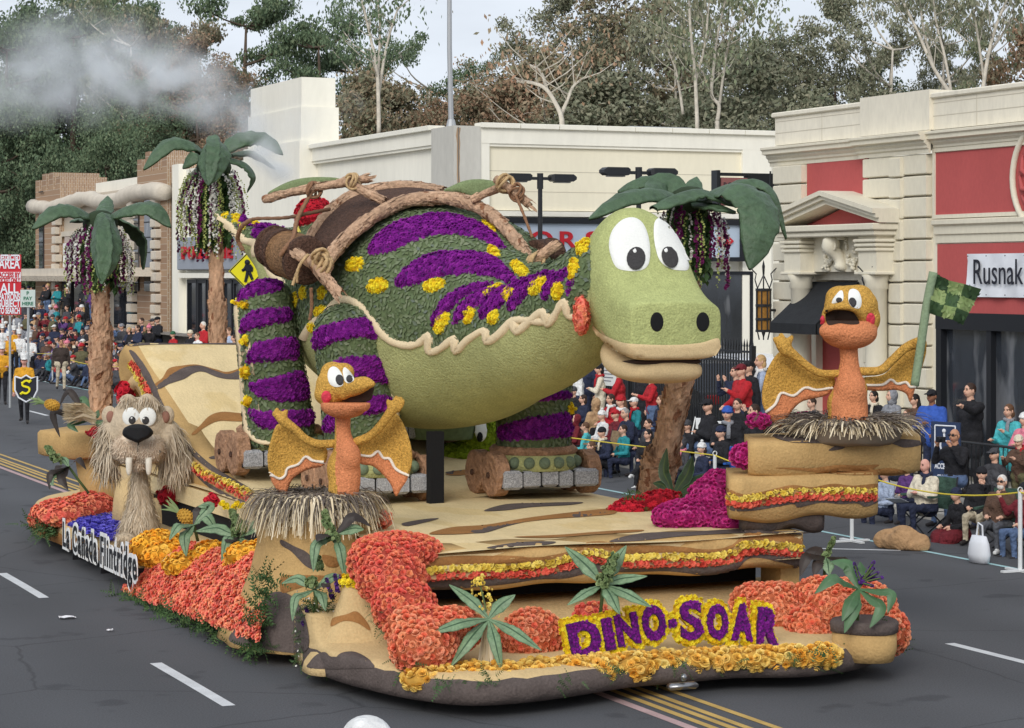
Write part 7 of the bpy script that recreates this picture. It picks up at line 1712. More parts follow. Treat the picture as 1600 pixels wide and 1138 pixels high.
def blade(name,line,wpx,nrm,parent,mats,fold=.25,thick=.0,ragged=0.0,seed=1,taper=(.15,1.0,.9,.55,.02),world=False):
    """leaf along a line of (px, py, depth); nrm: the way its upper face looks. cross columns: edge, body, rib, body, edge"""
    P =spline([W(*a)for a in line]if not world else line,7);n =len(P);d_ =depth(P[n //2]);rnd =random.Random(seed);w0 =wpx *d_ /F if not world else wpx
    cols =(-1,-.86,-.12,.12,.86,1);V =[];nrm =Vector(nrm).normalized()
    for i,p in enumerate(P):
        t =i /(n -1);tg =(P[min(i +1,n -1)]-P[max(i -1,0)]).normalized();sd_ =tg.cross(nrm);sd_ =sd_.normalized()if sd_.length >1e-4 else tg.orthogonal().normalized();up =sd_.cross(tg).normalized()
        x =t *(len(taper)-1);k =min(len(taper)-2,int(x));ww =w0 *.5*(taper[k]*(1-x +k)+taper[k +1]*(x -k));ja =1+ragged *(rnd.random()-.5);jb =1+ragged *(rnd.random()-.5)
        for u in cols:
            V.append(p +sd_ *(u *ww *(ja if u <0 else jb))-up *(fold *ww *abs(u)**1.3)+up *(.06*ww *math.sin(i *1.9)*(abs(u)>.5)))
    nc =len(cols);Fq =[(i *nc +j,i *nc +j +1,(i +1)*nc +j +1,(i +1)*nc +j)for i in range(n -1)for j in range(nc -1)]
    mi =[(2,0,1,0,2)[j]for i in range(n -1)for j in range(nc -1)]
    if thick:
        V2 =[]
        for i in range(n):
            for j in range(nc):V2.append(V[i *nc +j]-nrm *thick)
        b =len(V);F2 =[tuple(b +k for k in f[::-1])for f in Fq]
        ed =[(i *nc,(i +1)*nc)for i in range(n -1)]+[((i +1)*nc +nc -1,i *nc +nc -1)for i in range(n -1)]
        F3 =[(a,c,c +b,a +b)for a,c in ed];V =V +V2;Fq =Fq +F2 +F3;mi =mi +[3]*len(F2)+[2]*len(F3)
    return build(name,[tuple(v)for v in V],Fq,mats,parent,mi,True)
TOC =-Vector((SA,CA,0));UP =Vector((0,0,1))
PM4 =[PALM,PALM,PALM,PALMD]
def strands(name_parent,c,r,n,L0,L1,seed):
    rnd =random.Random(seed);pts ={0:[],1:[],2:[]}
    core =[]
    for i in range(n):
        q =rnd.uniform(0,6.28);rr_ =r *rnd.uniform(.5,1.1);p =Vector((c[0]+math.cos(q)*rr_,c[1]+math.sin(q)*rr_,c[2]+rnd.uniform(-.12,.05)));L_ =rnd.uniform(L0,L1);k =rnd.choices((0,1,2),(4,3,4))[0];m_ =int(L_ /.028)
        for j in range(m_):
            t_ =j /m_;out =.16*math.sin(min(1,t_ *2.2)*1.4);pts[k if t_ <.75 or k ==1 else (2 if rnd.random()<.6 else k)].append((p.x +math.cos(q)*out +rnd.uniform(-.018,.018),p.y +math.sin(q)*out +rnd.uniform(-.018,.018),p.z -L_ *t_ +.05))
        for j in range(int(L_ /.022)):core.append((p.x *.7+c[0]*.3+rnd.uniform(-.03,.03),p.y *.7+c[1]*.3+rnd.uniform(-.03,.03),p.z -L_ *rnd.random()*.85))
    for k,(nm,m_,sz_)in enumerate((('white_orchid_strands',ORW,.029),('purple_orchid_strands',ORP,.036),('bud_strands',ORG_,.024))):
        if not pts[k]:continue
        P =np.array(pts[k]);rsn =np.random.RandomState(seed +k);N =rsn.normal(0,1,P.shape);N[:,:2]+=(P[:,:2]-np.array(c[:2]))*3;v,t_ =scatter(ROSETTE,P,N /np.linalg.norm(N,axis=1)[:,None],sz_,seed,.3);build(nm,v,t_,m_,name_parent)['kind']='stuff'
    P =np.array(core);N =np.random.RandomState(seed).normal(0,1,P.shape);v,t_ =scatter_down(np.array(LEAF[0]),np.array(LEAF[1]),P,N /np.linalg.norm(N,axis=1)[:,None],.12,seed);build('green_strands',v,t_,FERNM,name_parent)['kind']='stuff'
def palm(label,trunk,crown,leaves_,strand,seed):
    r =thing('palm_tree',label,'palm tree',tuple(W(*trunk[0][:3])),'flower hung palms of the float')
    P =spline([W(a,b,d)for a,b,d,w_ in trunk],8);rr_ =spline([Vector((w_ *d /F,0,0))for a,b,d,w_ in trunk],8);m_ =MB();m_.tube(P,[q.x for q in rr_],18,rough=.06,seed=seed);m_.build('trunk',PBARK,r,True)
    flakes(P,[q.x for q in rr_],r,PBARK,seed,12)
    c =W(*crown);MB().ell(c,(.26,.26,.2),14,8).build('crown_heart',PALMD,r,True)
    for i,(ln,w_,nv)in enumerate(leaves_):blade('palm_leaf',ln,w_ *1.22,nv,r,PM4,.36,.03,.10,seed +i,(.35,.8,1.0,.9,.62,.03))
    strands(r,tuple(c +Vector((0,0,-.12))),*strand,seed)
palm('nearest left palm with white and purple orchid strands beside the sabre tooth',[(157,655,33.0,17),(157,600,33.0,17),(157,560,33.0,17),(158,522,33.0,17),(158,516,33.0,13),(157,460,33.0,13.5),(157,370,33.0,13)],(157,350,33.0),
     [([(150,342,33),(120,324,32.7),(85,326,32.5),(50,357,32.3)],34,TOC *.7+UP),([(165,340,33),(200,322,32.7),(238,322,32.5),(267,354,32.4)],34,TOC *.7+UP),([(152,335,32.6),(150,365,32.2),(155,405,31.9),(158,388+56,31.8)],40,TOC +UP *.5-RVc *.9),([(172,335,32.7),(176,360,32.2),(172,400,31.9),(160,440,31.8)],40,TOC +UP *.5+RVc *.9),([(185,340,33.4),(212,355,33.5),(230,380,33.5),(226,421,33.4)],36,-TOC *.6+RVc +UP *.4),([(158,338,33.2),(163,322,33.6),(168,306,34)],24,TOC +UP *.4),([(160,342,33.3),(140,336,34),(110,345,34.6)],30,UP)],(.34,70,.5,.95),3)
palm('far left palm with orchid strands rising behind the ramp into the smoke',[(340,560,33.4,13.5),(340,500,33.4,13),(340,478,33.4,13.5),(338,470,33.4,11),(338,400,33.4,11),(336,290,33.4,11)],(334,262,33.4),
     [([(325,245,33.4),(300,222,33),(262,222,32.8),(224,264,32.6)],32,TOC *.7+UP),([(318,250,33),(305,240,32.8),(285,262,32.8)],24,UP +TOC),([(330,212,33),(322,232,32.6),(322,258,32.4),(325,290,32.3)],36,TOC +UP *.6-RVc *.7),([(334,212,33),(345,228,32.6),(340,255,32.4),(327,288,32.3)],36,TOC +UP *.6+RVc *.7),([(345,235,33.5),(375,212,33.6),(412,212,33.7),(442,240,33.7)],34,TOC *.7+UP),([(352,245,33.6),(385,255,33.7),(400,278,33.7),(388,300,33.7)],30,UP +RVc),([(315,260,33.6),(290,280,33.8),(282,320,33.8),(302,362,33.8)],40,TOC *.2-RVc +UP *.3),([(360,240,34),(395,236,34.3),(430,262,34.4)],28,UP)],(.34,85,.7,1.25),8)
palm('leaning palm with glossy drooping leaves behind the dinosaur head',[(1018,785,27.0,26),(1026,750,26.9,26),(1032,722,26.9,27),(1037,712,26.85,21),(1048,660,26.8,20),(1060,600,26.7,21),(1068,500,26.6,21),(1074,400,26.5,20),(1076,330,26.5,18)],(1078,318,26.4),
     [([(1068,310,26.4),(1030,296,26),(975,305,25.7),(920,341,25.5)],38,TOC *.6+UP),([(1060,300,26.8),(1020,276,27),(985,284,27.1),(965,298,27.2)],34,UP +TOC *.5),([(1064,302,26.5),(1040,285,26.6),(1012,300,26.2)],40,TOC +UP *.5),([(1078,305,26.6),(1085,290,26.8),(1089,276,27)],26,TOC +UP *.3),([(1020,322,25.6),(1060,302,25.8),(1100,296,25.9),(1150,320,25.9)],44,UP *1.0+TOC *.15),([(1095,305,26.2),(1150,286,25.8),(1192,318,25.5),(1188,370,25.3),(1173,420,25.2)],66,TOC *.8+UP *.7+RVc *.5),([(1130,295,26.8),(1180,280,26.9),(1214,305,26.9),(1230,372,26.9)],34,UP +RVc *.6+TOC *.3),([(1085,315,26.2),(1120,318,25.9),(1150,330,25.8)],34,UP)],(.30,50,.55,.95),12)

CM =[CAL,CALD,CALE,CALE];DM =[DLEAF,DLEAF,DLEAF,DLEAF];GM =[GLEAF,CALE,GLEAF,GLEAF]
def spike(parent,line,rpx,m_,n=60,seed=1,size=.03,name='flower_spike',tpl=ROSETTE):
    P =spline([W(*a)for a in line],8);d_ =line[0][2];rnd =random.Random(seed);Q =[];N =[]
    for i in range(n):
        t =rnd.random();k =min(len(P)-2,int(t *(len(P)-1)));q =rnd.uniform(0,6.28);r_ =rpx *d_ /F *(1-.7*t)*rnd.uniform(.5,1);o =Vector((math.cos(q),math.sin(q),rnd.uniform(-.4,.8)));p =P[k].lerp(P[k +1],t *(len(P)-1)-k);Q.append(tuple(p +o *r_));N.append(tuple(o.normalized()))
    v,t_ =scatter(tpl,np.array(Q),np.array(N),size,seed,.4);o =build(name,v,t_,m_,parent);o['kind']='stuff'
    MB().tube([P[0],P[-1]],.008,5).build('spike_stem',STEM,parent)
def plant(label,c,d,tips,o,s,mats,wpx=22,sag=8,stem=None,name='plant',cat='plant',front=.25,seed=1,ref=None):
    """tips: (x, y[, via x, via y]) in crop coordinates"""
    r =thing(name,label,cat,tuple(W(o[0]+c[0]/s,o[1]+c[1]/s,d)));cx,cy =o[0]+c[0]/s,o[1]+c[1]/s;rnd =random.Random(seed)
    for i,t in enumerate(tips):
        tx,ty =o[0]+t[0]/s,o[1]+t[1]/s;mm =mats if len(t)<5 else t[4]
        mx,my =(o[0]+t[2]/s,o[1]+t[3]/s)if len(t)>=4 and t[2]is not None else ((cx +tx)/2,(cy +ty)/2-sag)
        dd =front *(1 if ty >cy -5 else -.3)
        ln =[(cx,cy,d),(cx *.5+mx *.5,cy *.5+my *.5-sag *.3,d -dd *.5),(mx,my,d -dd),(tx,ty,d -dd *1.2)]
        sdv =RVc *((tx -cx)/(abs(tx -cx)+abs(ty -cy)+1));blade('leaf',ln,wpx *rnd.uniform(.85,1.15),TOC +UP *.9+sdv *.4,r,mm,.22,0,.06,seed *10+i,(.12,.55,1.0,.85,.03))
    if stem:MB().tube([W(o[0]+x /s,o[1]+y /s,d +.05)for x,y in stem],.018,6).build('stem',STEM,r,True)
    return r
o7,s7 =(460,780),3.178
r =plant('pale striped leaf plant with six long leaves in front of the coral mound',(965,595),20.35,[(768,425),(678,665),(775,832),(1030,858),(1228,752),(1097,475)],o7,s7,CM,23,5,seed=1)
V =[];rnd =random.Random(3);Fq =[]
for i in range(40):
    a =W(460+955/s7,780+610/s7,20.35)+Vector((rnd.uniform(-.03,.03),rnd.uniform(-.03,.03),0));b =W(460+rnd.uniform(905,985)/s7,780+830/s7,20.3);k =len(V);V +=[tuple(a),tuple(a +RVc *.012),tuple(b +RVc *.01),tuple(b)];Fq.append((k,k +1,k +2,k +3))
build('dry_grass',V,Fq,STRA,r)['kind']='stuff'
spike(r,[(760,955,20.4),(752,925,20.6),(748,905,20.7)],26,FL['paleyellow'],70,4,.025,'yellow_spray')
o8b,s8b =(860,780),2.759
r =plant('pale striped leaf plant with green seed spike above the lettering',(228,370),20.75,[(62,205),(328,200),(418,332),(72,458),(300,497),(437,466)],o8b,s8b,CM,22,4,[(228,370),(215,500)],seed=2)
spike(r,[(942,915,20.7),(952,890,20.7),(962,868,20.7)],14,GSPK,170,5,.034,'seed_spike')
o9,s9 =(440,800),4.741
r =plant('upper striped leaf plant between nest pedestal and coral roses',(395,170),22.0,[(665,110,540,30,DM),(235,445,250,250),(470,495,440,300),(610,130,540,120),(260,220,290,170,DM)],o9,s9,CM,19,4,seed=3)
spike(r,[(522,845,21.9),(512,820,22),(508,800,22)],12,GSPK,150,6,.034,'seed_spike');spike(r,[(500,890,21.9),(498,870,21.95)],7,GSPK,60,7,.03,'seed_spike')
r =plant('lower striped leaf plant beside the corner rock of the float',(245,575),21.6,[(0,530,110,490),(80,810,100,640),(325,735,300,620),(465,488,380,480),(300,560,330,530,DM)],o9,s9,CM,19,3,[(245,575),(265,760)],seed=4)
spike(r,[(485,915,21.6),(487,905,21.6)],12,GSPK,90,8,.034,'seed_spike')
r =thing('flower_clump','purple flower spikes and fine white filler between nest pedestal and corner rock','plant',tuple(W(490,1000,21.7)))
for a,b in (((520,938),(510,905)),((528,925),(523,898)),((535,915),(532,900)),((490,975),(477,950)),((484,990),(472,972)),((495,985),(485,962))):spike(r,[(a[0],a[1],21.65),(b[0],b[1],21.6)],3.5,SPK,60,int(a[0]),.024)
rsn =np.random.RandomState(3);P =np.array([tuple(W(x,y,21.7))for x,y in zip(rsn.uniform(476,522,500),rsn.uniform(935,1040,500))])+rsn.normal(0,.05,(500,3));P[:,2]=np.maximum(P[:,2],.05);N =rsn.normal(0,1,P.shape);v,t_ =scatter(FERN,P,N /np.linalg.norm(N,axis=1)[:,None],.12,2,.3);build('filler_leaves',v,t_,FERNM,r)['kind']='stuff'
v,t_ =scatter(ROSETTE,P[::2]+N[::2]/np.linalg.norm(N[::2],axis=1)[:,None]*.06,N[::2],.016,3,.3);build('white_filler',v,t_,ORW,r)['kind']='stuff'
oG,sG =(1220,840),5.69
r =plant('glossy green plant with purple flower spikes in the tan pot on the right corner',(690,455),21.5,[(300,500,470,360),(565,850,640,640),(545,745,610,600),(790,805,890,620),(950,672,985,500),(440,215,590,240),(705,215,720,330)],oG,sG,GM,22,2,[(690,455),(685,600),(680,830)],seed=6)
for x,y in ((830,215),(828,272),(868,312),(905,357),(650,228),(818,432)):spike(r,[(1220+710/sG,840+400/sG,21.5),(1220+(x *.6+284)/sG,840+(y *.6+160)/sG,21.5),(1220+x /sG,840+y /sG,21.45)],3.2,SPK,70,x,.022)
r =plant('dark leaved plant with a tall green seed spike behind the right orange mound',(400,170),23.0,[(170,350,230,170,DM),(290,350,330,230,DM),(430,335,420,240),(610,330,560,200,DM),(215,125,300,120,DM)],oG,sG,CM,22,2,[(400,170),(380,420)],seed=7)
spike(r,[(1290,870,23.0),(1297,855,23.0),(1303,840,23.0)],7,GSPK,110,9,.03,'seed_spike')
oK,sK =(40,620),6.32
r =plant('dark leaved plant leaning out with a green spike at the rear left',(425,690),30.4,[(237,918,240,760,DM),(420,918,350,800,DM),(600,722,520,610,DM),(272,885,245,800),(330,600,380,620),(285,720,330,680,DM)],oK,sK,CM,14,2,[(425,690),(520,820),(625,955)],seed=8)
spike(r,[(90,722,30.4),(80,708,30.4),(74,699,30.4)],9,GSPK,120,10,.04,'seed_spike')
r =plant('curling dark leaf plant with pale husk and pineapple jutting over the street',(650,230),31.4,[(340,405,270,150,DM),(520,350,440,270,GM),(330,100,420,-60,DM),(500,60,560,20,GM),(720,130,700,180,GM),(790,300,740,250,GM)],oK,sK,DM,13,2,[(760,330),(650,230)],seed=9)
V,Fq =[],[];rnd =random.Random(5)
for i in range(420):
    t =rnd.random();a =W(40+(700-40*rnd.random())/sK,620+(230+rnd.uniform(-60,40))/sK,31.3+rnd.uniform(-.1,.1));b =W(40+(350+120*rnd.random())/sK,620+(95+rnd.uniform(-30,140)*(1 if rnd.random()<.7 else 1.3))/sK,31.0+rnd.uniform(-.15,.15));u =(b -a).cross(TOC).normalized()*.02;k =len(V);mid =a.lerp(b,.5)+Vector((0,0,.06));V +=[tuple(a -u *.6),tuple(a +u *.6),tuple(mid +u),tuple(mid -u),tuple(b)];Fq +=[(k,k +1,k +2,k +3),(k +3,k +2,k +4)]
build('pale_husk',V,Fq,STRA,r)['kind']='stuff'
PINE =mat('pineapple',rgb(196,150,60),.8,noise=(12,.3),bump=(16,.9,.03))
def pineapple(label,px,py,d,rpx,ang,tuft=12):
    r =thing('pineapple',label,'pineapple',tuple(W(px,py,d)));k =d /F;ax =RVc *math.cos(R(ang))+UP *math.sin(R(ang));c =W(px,py,d);s1_ =TOC.cross(ax).normalized();Rg =[]
    m_ =MB();Rm =Matrix((s1_,TOC,ax)).transposed();m_.ell(c,(rpx *.78*k,rpx *.78*k,rpx *1.1*k),14,10,rot=Rm);m_.build('fruit',PINE,r,True)
    b =MB();rnd =random.Random(int(px))
    for i in range(9):
        for j in range(9):
            q =6.283*(j +.5*(i %2))/9;a =-1.2+2.4*i /8;p =c +(s1_ *math.cos(q)+TOC *math.sin(q))*(rpx *.8*k *math.cos(a))+ax *(rpx *1.12*k *math.sin(a));b.ell(p,rpx *.13*k,6,4)
    b.build('fruit_eyes',PINE,r)['kind']='stuff'
    for i in range(tuft):
        dr =(ax +(s1_ *rnd.uniform(-1,1)+TOC *rnd.uniform(-1,1))*.45).normalized();p0 =c +ax *(rpx *k);L_ =rpx *2.6*k *rnd.uniform(.6,1.1)
        blade('tuft_leaf',[p0,p0 +dr *L_ *.5,p0 +dr *L_ +(s1_ *rnd.uniform(-.2,.2))*L_],rpx *.34*k,TOC +UP *.5,r,[GSPK,GSPK,GSPK,GSPK],.3,world=True,taper=(1,.9,.6,.03))
pineapple('small pineapple at the tip of the plant jutting over the street',40+262/sK,620+82/sK,30.9,10.5,165)
oM,sM =(0,600),2.846
pineapple('pineapple leaning among pale leaves above the golden mounds',0+828/sM,600+592/sM,26.2,13,145)
r =plant('pale striped leaves around the leaning pineapple',(862,625),26.0,[(752,695,790,630),(828,768,820,680),(965,655,920,590),(915,590,890,560,DM),(880,545,930,540)],oM,sM,CM,20,2,[(862,625),(880,700)],seed=11)
r =plant('pale striped leaf plant with green spikes between golden strip and nest',(1062,680),25.2,[(985,795,1010,690),(1142,805,1110,720),(870,655,960,640),(1242,690,1160,640),(1240,655,1150,620),(1000,700,1020,690,DM)],oM,sM,CM,19,2,[(1062,680),(1070,760)],seed=12)
spike(r,[(372,838,25.2),(370,815,25.2),(362,798,25.3)],12,GSPK,220,12,.036,'seed_spike');spike(r,[(376,830,25.1),(384,815,25.1)],8,GSPK,80,13,.034,'seed_spike')
for x,y in ((985,530),(1005,542),(1035,548),(1050,535),(1075,540)):spike(r,[(x /sM,600+(y +10)/sM,25.4),(x /sM +2,600+y /sM -2,25.4)],5,FL['yellow_mum'],26,x,.035,'yellow_tulip')
plant('dark glossy plant at the foot of the leaning palm trunk',(0,0),25.6,[(-10,-75,-15,-40),(30,-62,22,-35),(62,-35,40,-25),(72,10,50,-10),(40,25,30,0),(-32,-20,-18,-18)],(1052,775),1.0,[mat('dark_green_blade',rgb(54,72,44),.45,noise=(9,.2)),STEM,GLEAF,GLEAF],20,2,seed=13)
greens('fern_greens','fern sprigs round the red carnation bed on the deck',[W(x,y,25.3)for x,y in ((965,812),(990,798),(1010,815),(1050,800),(1075,795),(985,775))],.16,90,7,.07)
greens('fern_greens','dark greens under the left rear coral mound',[W(x,y,31.2)for x,y in ((60,828),(70,835),(85,832),(58,820))],.18,70,8,.07)
greens('fern_greens','grassy tuft in the corner flower pot',[PT +Vector((math.cos(q)*.15,math.sin(q)*.15,.12+.0))for q in np.linspace(0,6,9)],.14,60,9,.04)
# ------------------------------------------------------------------ people
SKINS =[mat('skin_light',rgb(214,170,146),.6,spec=.25),mat('skin_tan',rgb(190,142,114),.6,spec=.25),mat('skin_brown',rgb(142,98,74),.6,spec=.25),mat('skin_pink',rgb(216,164,148),.6,spec=.25)]
LIPM =mat('lips',rgb(168,100,92),.6);EYEM =mat('eye_dark',rgb(40,32,30),.4)
def cloth(n,r_,g_,b_):return mat('cloth_'+n,rgb(r_,g_,b_),.9,noise=((12,.2),(4,.12)),bump=(13,1.0,.05))
CL ={n:cloth(n,*c)for n,c in dict(black=(38,38,42),navy=(44,50,72),red=(176,38,46),maroon=(112,38,46),white=(226,226,224),cream=(222,212,190),grey=(140,142,148),charcoal=(72,72,76),teal=(46,138,146),turquoise=(80,180,186),blue=(58,92,176),paleblue=(164,176,198),brown=(92,70,58),tan=(182,150,114),olive=(96,92,66),khaki=(196,184,160),denim=(92,112,146),pink=(222,132,150),orange=(214,112,52),purple=(96,62,120),green=(58,104,76),magenta=(206,52,122),gold=(214,156,46),leather=(64,54,50),dgrey=(92,94,100)).items()}
HAIR ={n:mat('hair_'+n,rgb(*c),.65,noise=(30,.3),bump=(60,.8,.01),spec=.3)for n,c in dict(black=(30,26,26),dark=(58,42,34),brown=(98,70,50),blond=(192,158,110),grey=(150,146,142),white=(214,210,204),red=(128,72,48)).items()}
SHOE =mat('shoe_dark',rgb(46,42,42),.6);SHOEW =mat('shoe_white',rgb(222,222,220),.6)

def V3(*a):return Vector(a)
def arm_pts(sh,kind,side):
    """shoulder -> elbow, wrist, hand tip and finger direction; front is -y"""
    s =side
    if kind =='down':e =sh +V3(.07*s,.02,-.29);w_ =e +V3(.01*s,-.06,-.25)
    elif kind =='lap':e =sh +V3(.07*s,-.06,-.28);w_ =e +V3(-.11*s,-.22,-.02)
    elif kind =='fold':e =sh +V3(.08*s,-.10,-.26);w_ =e +V3(-.22*s,-.13,.05)
    elif kind =='camera':e =sh +V3(.08*s,-.20,-.17);w_ =e +V3(-.12*s,-.10,.24)
    elif kind =='phone':e =sh +V3(.06*s,-.17,-.22);w_ =e +V3(-.09*s,-.19,.12)
    elif kind =='point':e =sh +V3(.07*s,-.26,-.06);w_ =e +V3(.02*s,-.25,.08)
    elif kind =='clap':e =sh +V3(.06*s,-.12,-.25);w_ =e +V3(-.15*s,-.20,.08)
    elif kind =='wave':e =sh +V3(.16*s,-.08,-.16);w_ =e +V3(.05*s,-.10,.24)
    elif kind =='front':e =sh +V3(.05*s,-.08,-.28);w_ =e +V3(-.07*s,-.22,.03)
    elif kind =='hold':e =sh +V3(.06*s,-.04,-.29);w_ =e +V3(-.06*s,-.20,-.08)
    d =(w_ -e).normalized();return e,w_,w_ +d *.10,d
BODY ={}
def body_mesh(pose,arms,seatz=.44,bulk=1.0,voxel=.022,coat=False,headyaw=0.0,lean=0.0,fine=True,skirt=False,headpitch=0.0):
    key =(pose,arms,seatz,bulk,voxel,coat,headyaw,lean,fine,skirt,headpitch)
    if key in BODY:return BODY[key]
    caps =[]                                   # (a, b, ra, rb, slot)   slots: 0 skin 1 top 2 trousers 3 shoes 4 lips 5 eyes
    if pose =='stand':hip,dz =V3(0,0,.92),0
    elif pose =='walk':hip,dz =V3(0,0,.90),0
    else:hip =V3(0,0,seatz +.08)
    ln =V3(0,-math.sin(lean),math.cos(lean));B =lambda h:hip +ln *h
    ch,shz =B(.32),B(.49);sx =.175*(1+.35*(bulk -1))
    caps +=[(B(.0)+V3(-.08,0,0),B(.0)+V3(.08,0,0),.125*bulk,.125*bulk,1 if coat else 2),(B(.14)+V3(-.06,0,0),B(.14)+V3(.06,0,0),.125*bulk,.125*bulk,1),(ch +V3(-.075,0,0),ch +V3(.075,0,0),.128*bulk,.128*bulk,1),(shz +V3(-sx +.03,.01,-.03),shz +V3(sx -.03,.01,-.03),.078,.078,1),(B(.0),ch,.13*bulk,.13*bulk,1)]
    nk =B(.53);hc =B(.70)+V3(0,-.025,0);caps +=[(B(.48),B(.62)+V3(0,-.015,0),.062,.054,0),(B(.47),B(.53),.088,.068,1)]
    hands =[]
    for s,kd in ((-1,arms[0]),(1,arms[1])):
        sh =shz +V3(s *sx,0,-.03);e,w_,t_,d =arm_pts(sh,kd,s)
        caps +=[(sh,e,.066*bulk,.054*bulk,1),(e,w_,.054*bulk,.043,1),(w_ +d *.01,w_ +d *.07,.033,.036,0)];hands.append((w_ +d *.075,d,s))
    for s in (-1,1):
        h =hip +V3(s *.088,0,-.02)
        if pose =='stand':k =V3(s *.10,-.02,.49);a =V3(s *.11,.03,.09)
        elif pose =='walk':k =V3(s *.09,-.16 if s >0 else .02,.50);a =V3(s *.09,-.16 if s >0 else .22,.09 if s >0 else .14)
        elif pose =='cross':k =hip +V3(s *.07,-.44,.10 if s >0 else .02);a =(k +V3(-.24,-.10,-.24))if s >0 else V3(s *.10,-.48,.08)
        elif pose =='ground':k =V3(s *.14,-.42,hip.z +.16);a =V3(s *.10,-.66,.07)
        else:k =hip +V3(s *.12,-.43,.02);a =V3(s *.13,-.40,.09)
        caps +=[(h,k,.088*(.9+.1*bulk),.064,2),(k,a,.062,.047,2),(a +V3(0,.03,-.035),a +V3(s *.02,-.15,-.045),.045,.04,3)]
        if coat and pose in ('stand','walk'):caps.append((h,h.lerp(k,.55),.11*bulk,.105*bulk,1))
    if skirt:caps +=[(hip +V3(-.1,-.05,.03),hip +V3(-.16,-.40,-.04),.13,.14,2),(hip +V3(.1,-.05,.03),hip +V3(.16,-.40,-.04),.13,.14,2),(hip +V3(-.1,-.40,-.05),V3(-.12,-.46,.16),.15,.13,2),(hip +V3(.1,-.40,-.05),V3(.12,-.46,.16),.15,.13,2)]
    mb =MB()
    for a,b,ra,rb,sl_ in caps:
        if (b -a).length <1e-3:mb.ell(a,ra,10,7);continue
        mb.tube([a,a.lerp(b,.5),b],[ra,(ra +rb)/2,rb],10);mb.ell(a,ra *.999,10,7);mb.ell(b,rb *.999,10,7)
    V,Fq =remesh(mb,voxel,3,.5);c =V[Fq].mean(1);best =np.full(len(c),1e9);sl =np.zeros(len(c),int)
    for a,b,ra,rb,s_ in caps:
        a_,b_ =np.array(a),np.array(b);ab =b_ -a_;L2 =max(1e-9,ab @ ab);t =np.clip((c -a_)@ ab /L2,0,1);dd =np.linalg.norm(c -a_ -t[:,None]*ab,axis=1)-(ra +(rb -ra)*t);m_ =dd <best;best[m_]=dd[m_];sl[m_]=s_
    V =[tuple(v)for v in V];Fc =[tuple(map(int,f))for f in Fq];sl =list(sl)
    # head with a face
    Rm =Matrix.Rotation(headyaw,3,'Z')@ Matrix.Rotation(headpitch,3,'X');hb =MB()
    q =MB();q.ell((0,0,0),(.074,.094,.112),18 if fine else 10,14 if fine else 8)
    HVv =[]
    for v in q.v:
        x,y,z =v
        if z <-.02:x *=1-.9*(-.02-z)**1.0*2.2;y =y *(1-.5*(-.02-z)*2)-(.012 if y <0 else -.0)
        if y <-.05 and -.01<z <.035:y +=.008
        HVv.append((x,y,z))
    parts =[(HVv,q.f,0)]
    def add(c_,r_,s_,nu=8,nv=6):
        e =MB().ell(c_,r_,nu,nv);parts.append((e.v,e.f,s_))
    add((0,-.098,-.012),(.014,.022,.022),0);add((0,-.088,.006),(.010,.012,.03),0)
    add((0,-.080,-.056),(.028,.016,.009),4)
    for s in (-1,1):
        add((s *.031,-.080,.016),(.013,.010,.008),5);add((s *.077,.005,-.005),(.012,.022,.032),0)
        if fine:add((s *.031,-.083,.036),(.02,.008,.005),5)
    for pv,pf,s_ in parts:
        b =len(V);V +=[tuple(hc +Rm @ Vector(p))for p in pv];Fc +=[tuple(b +i for i in f)for f in pf];sl +=[s_]*len(pf)
    if fine:
        for w_,d,s in hands:
            up =V3(0,0,1)if abs(d.z)<.8 else V3(0,-1,0);ax =d.cross(up).normalized();fm =MB()
            nrm_ =ax.cross(d).normalized()
            for i,(o,L_)in enumerate(((-.027,.058),(-.009,.070),(.009,.066),(.027,.05))):
                p0 =w_ +ax *o;fm.tube([p0,p0 +d *L_ *.5-nrm_ *.004,p0 +d *L_ *.9-nrm_ *.018],[.0095,.009,.007],6)
            p0 =w_ -d *.035+ax *(.03*s);fm.tube([p0,p0 +ax *(.025*s)+d *.02,p0 +ax *(.03*s)+d *.05],[.011,.0105,.008],6)
            b =len(V);V +=[tuple(p)for p in fm.v];Fc +=[tuple(b +i for i in f)for f in fm.f];sl +=[0]*len(fm.f)
    me =fast_mesh('person',V,Fc,sl,True)
    for m_ in (SKINS[0],CL['black'],CL['navy'],SHOE,LIPM,EYEM):me.materials.append(m_)
    BODY[key]=(me,hc,Rm,[h[0]for h in hands],shz);return BODY[key]
HM ={}
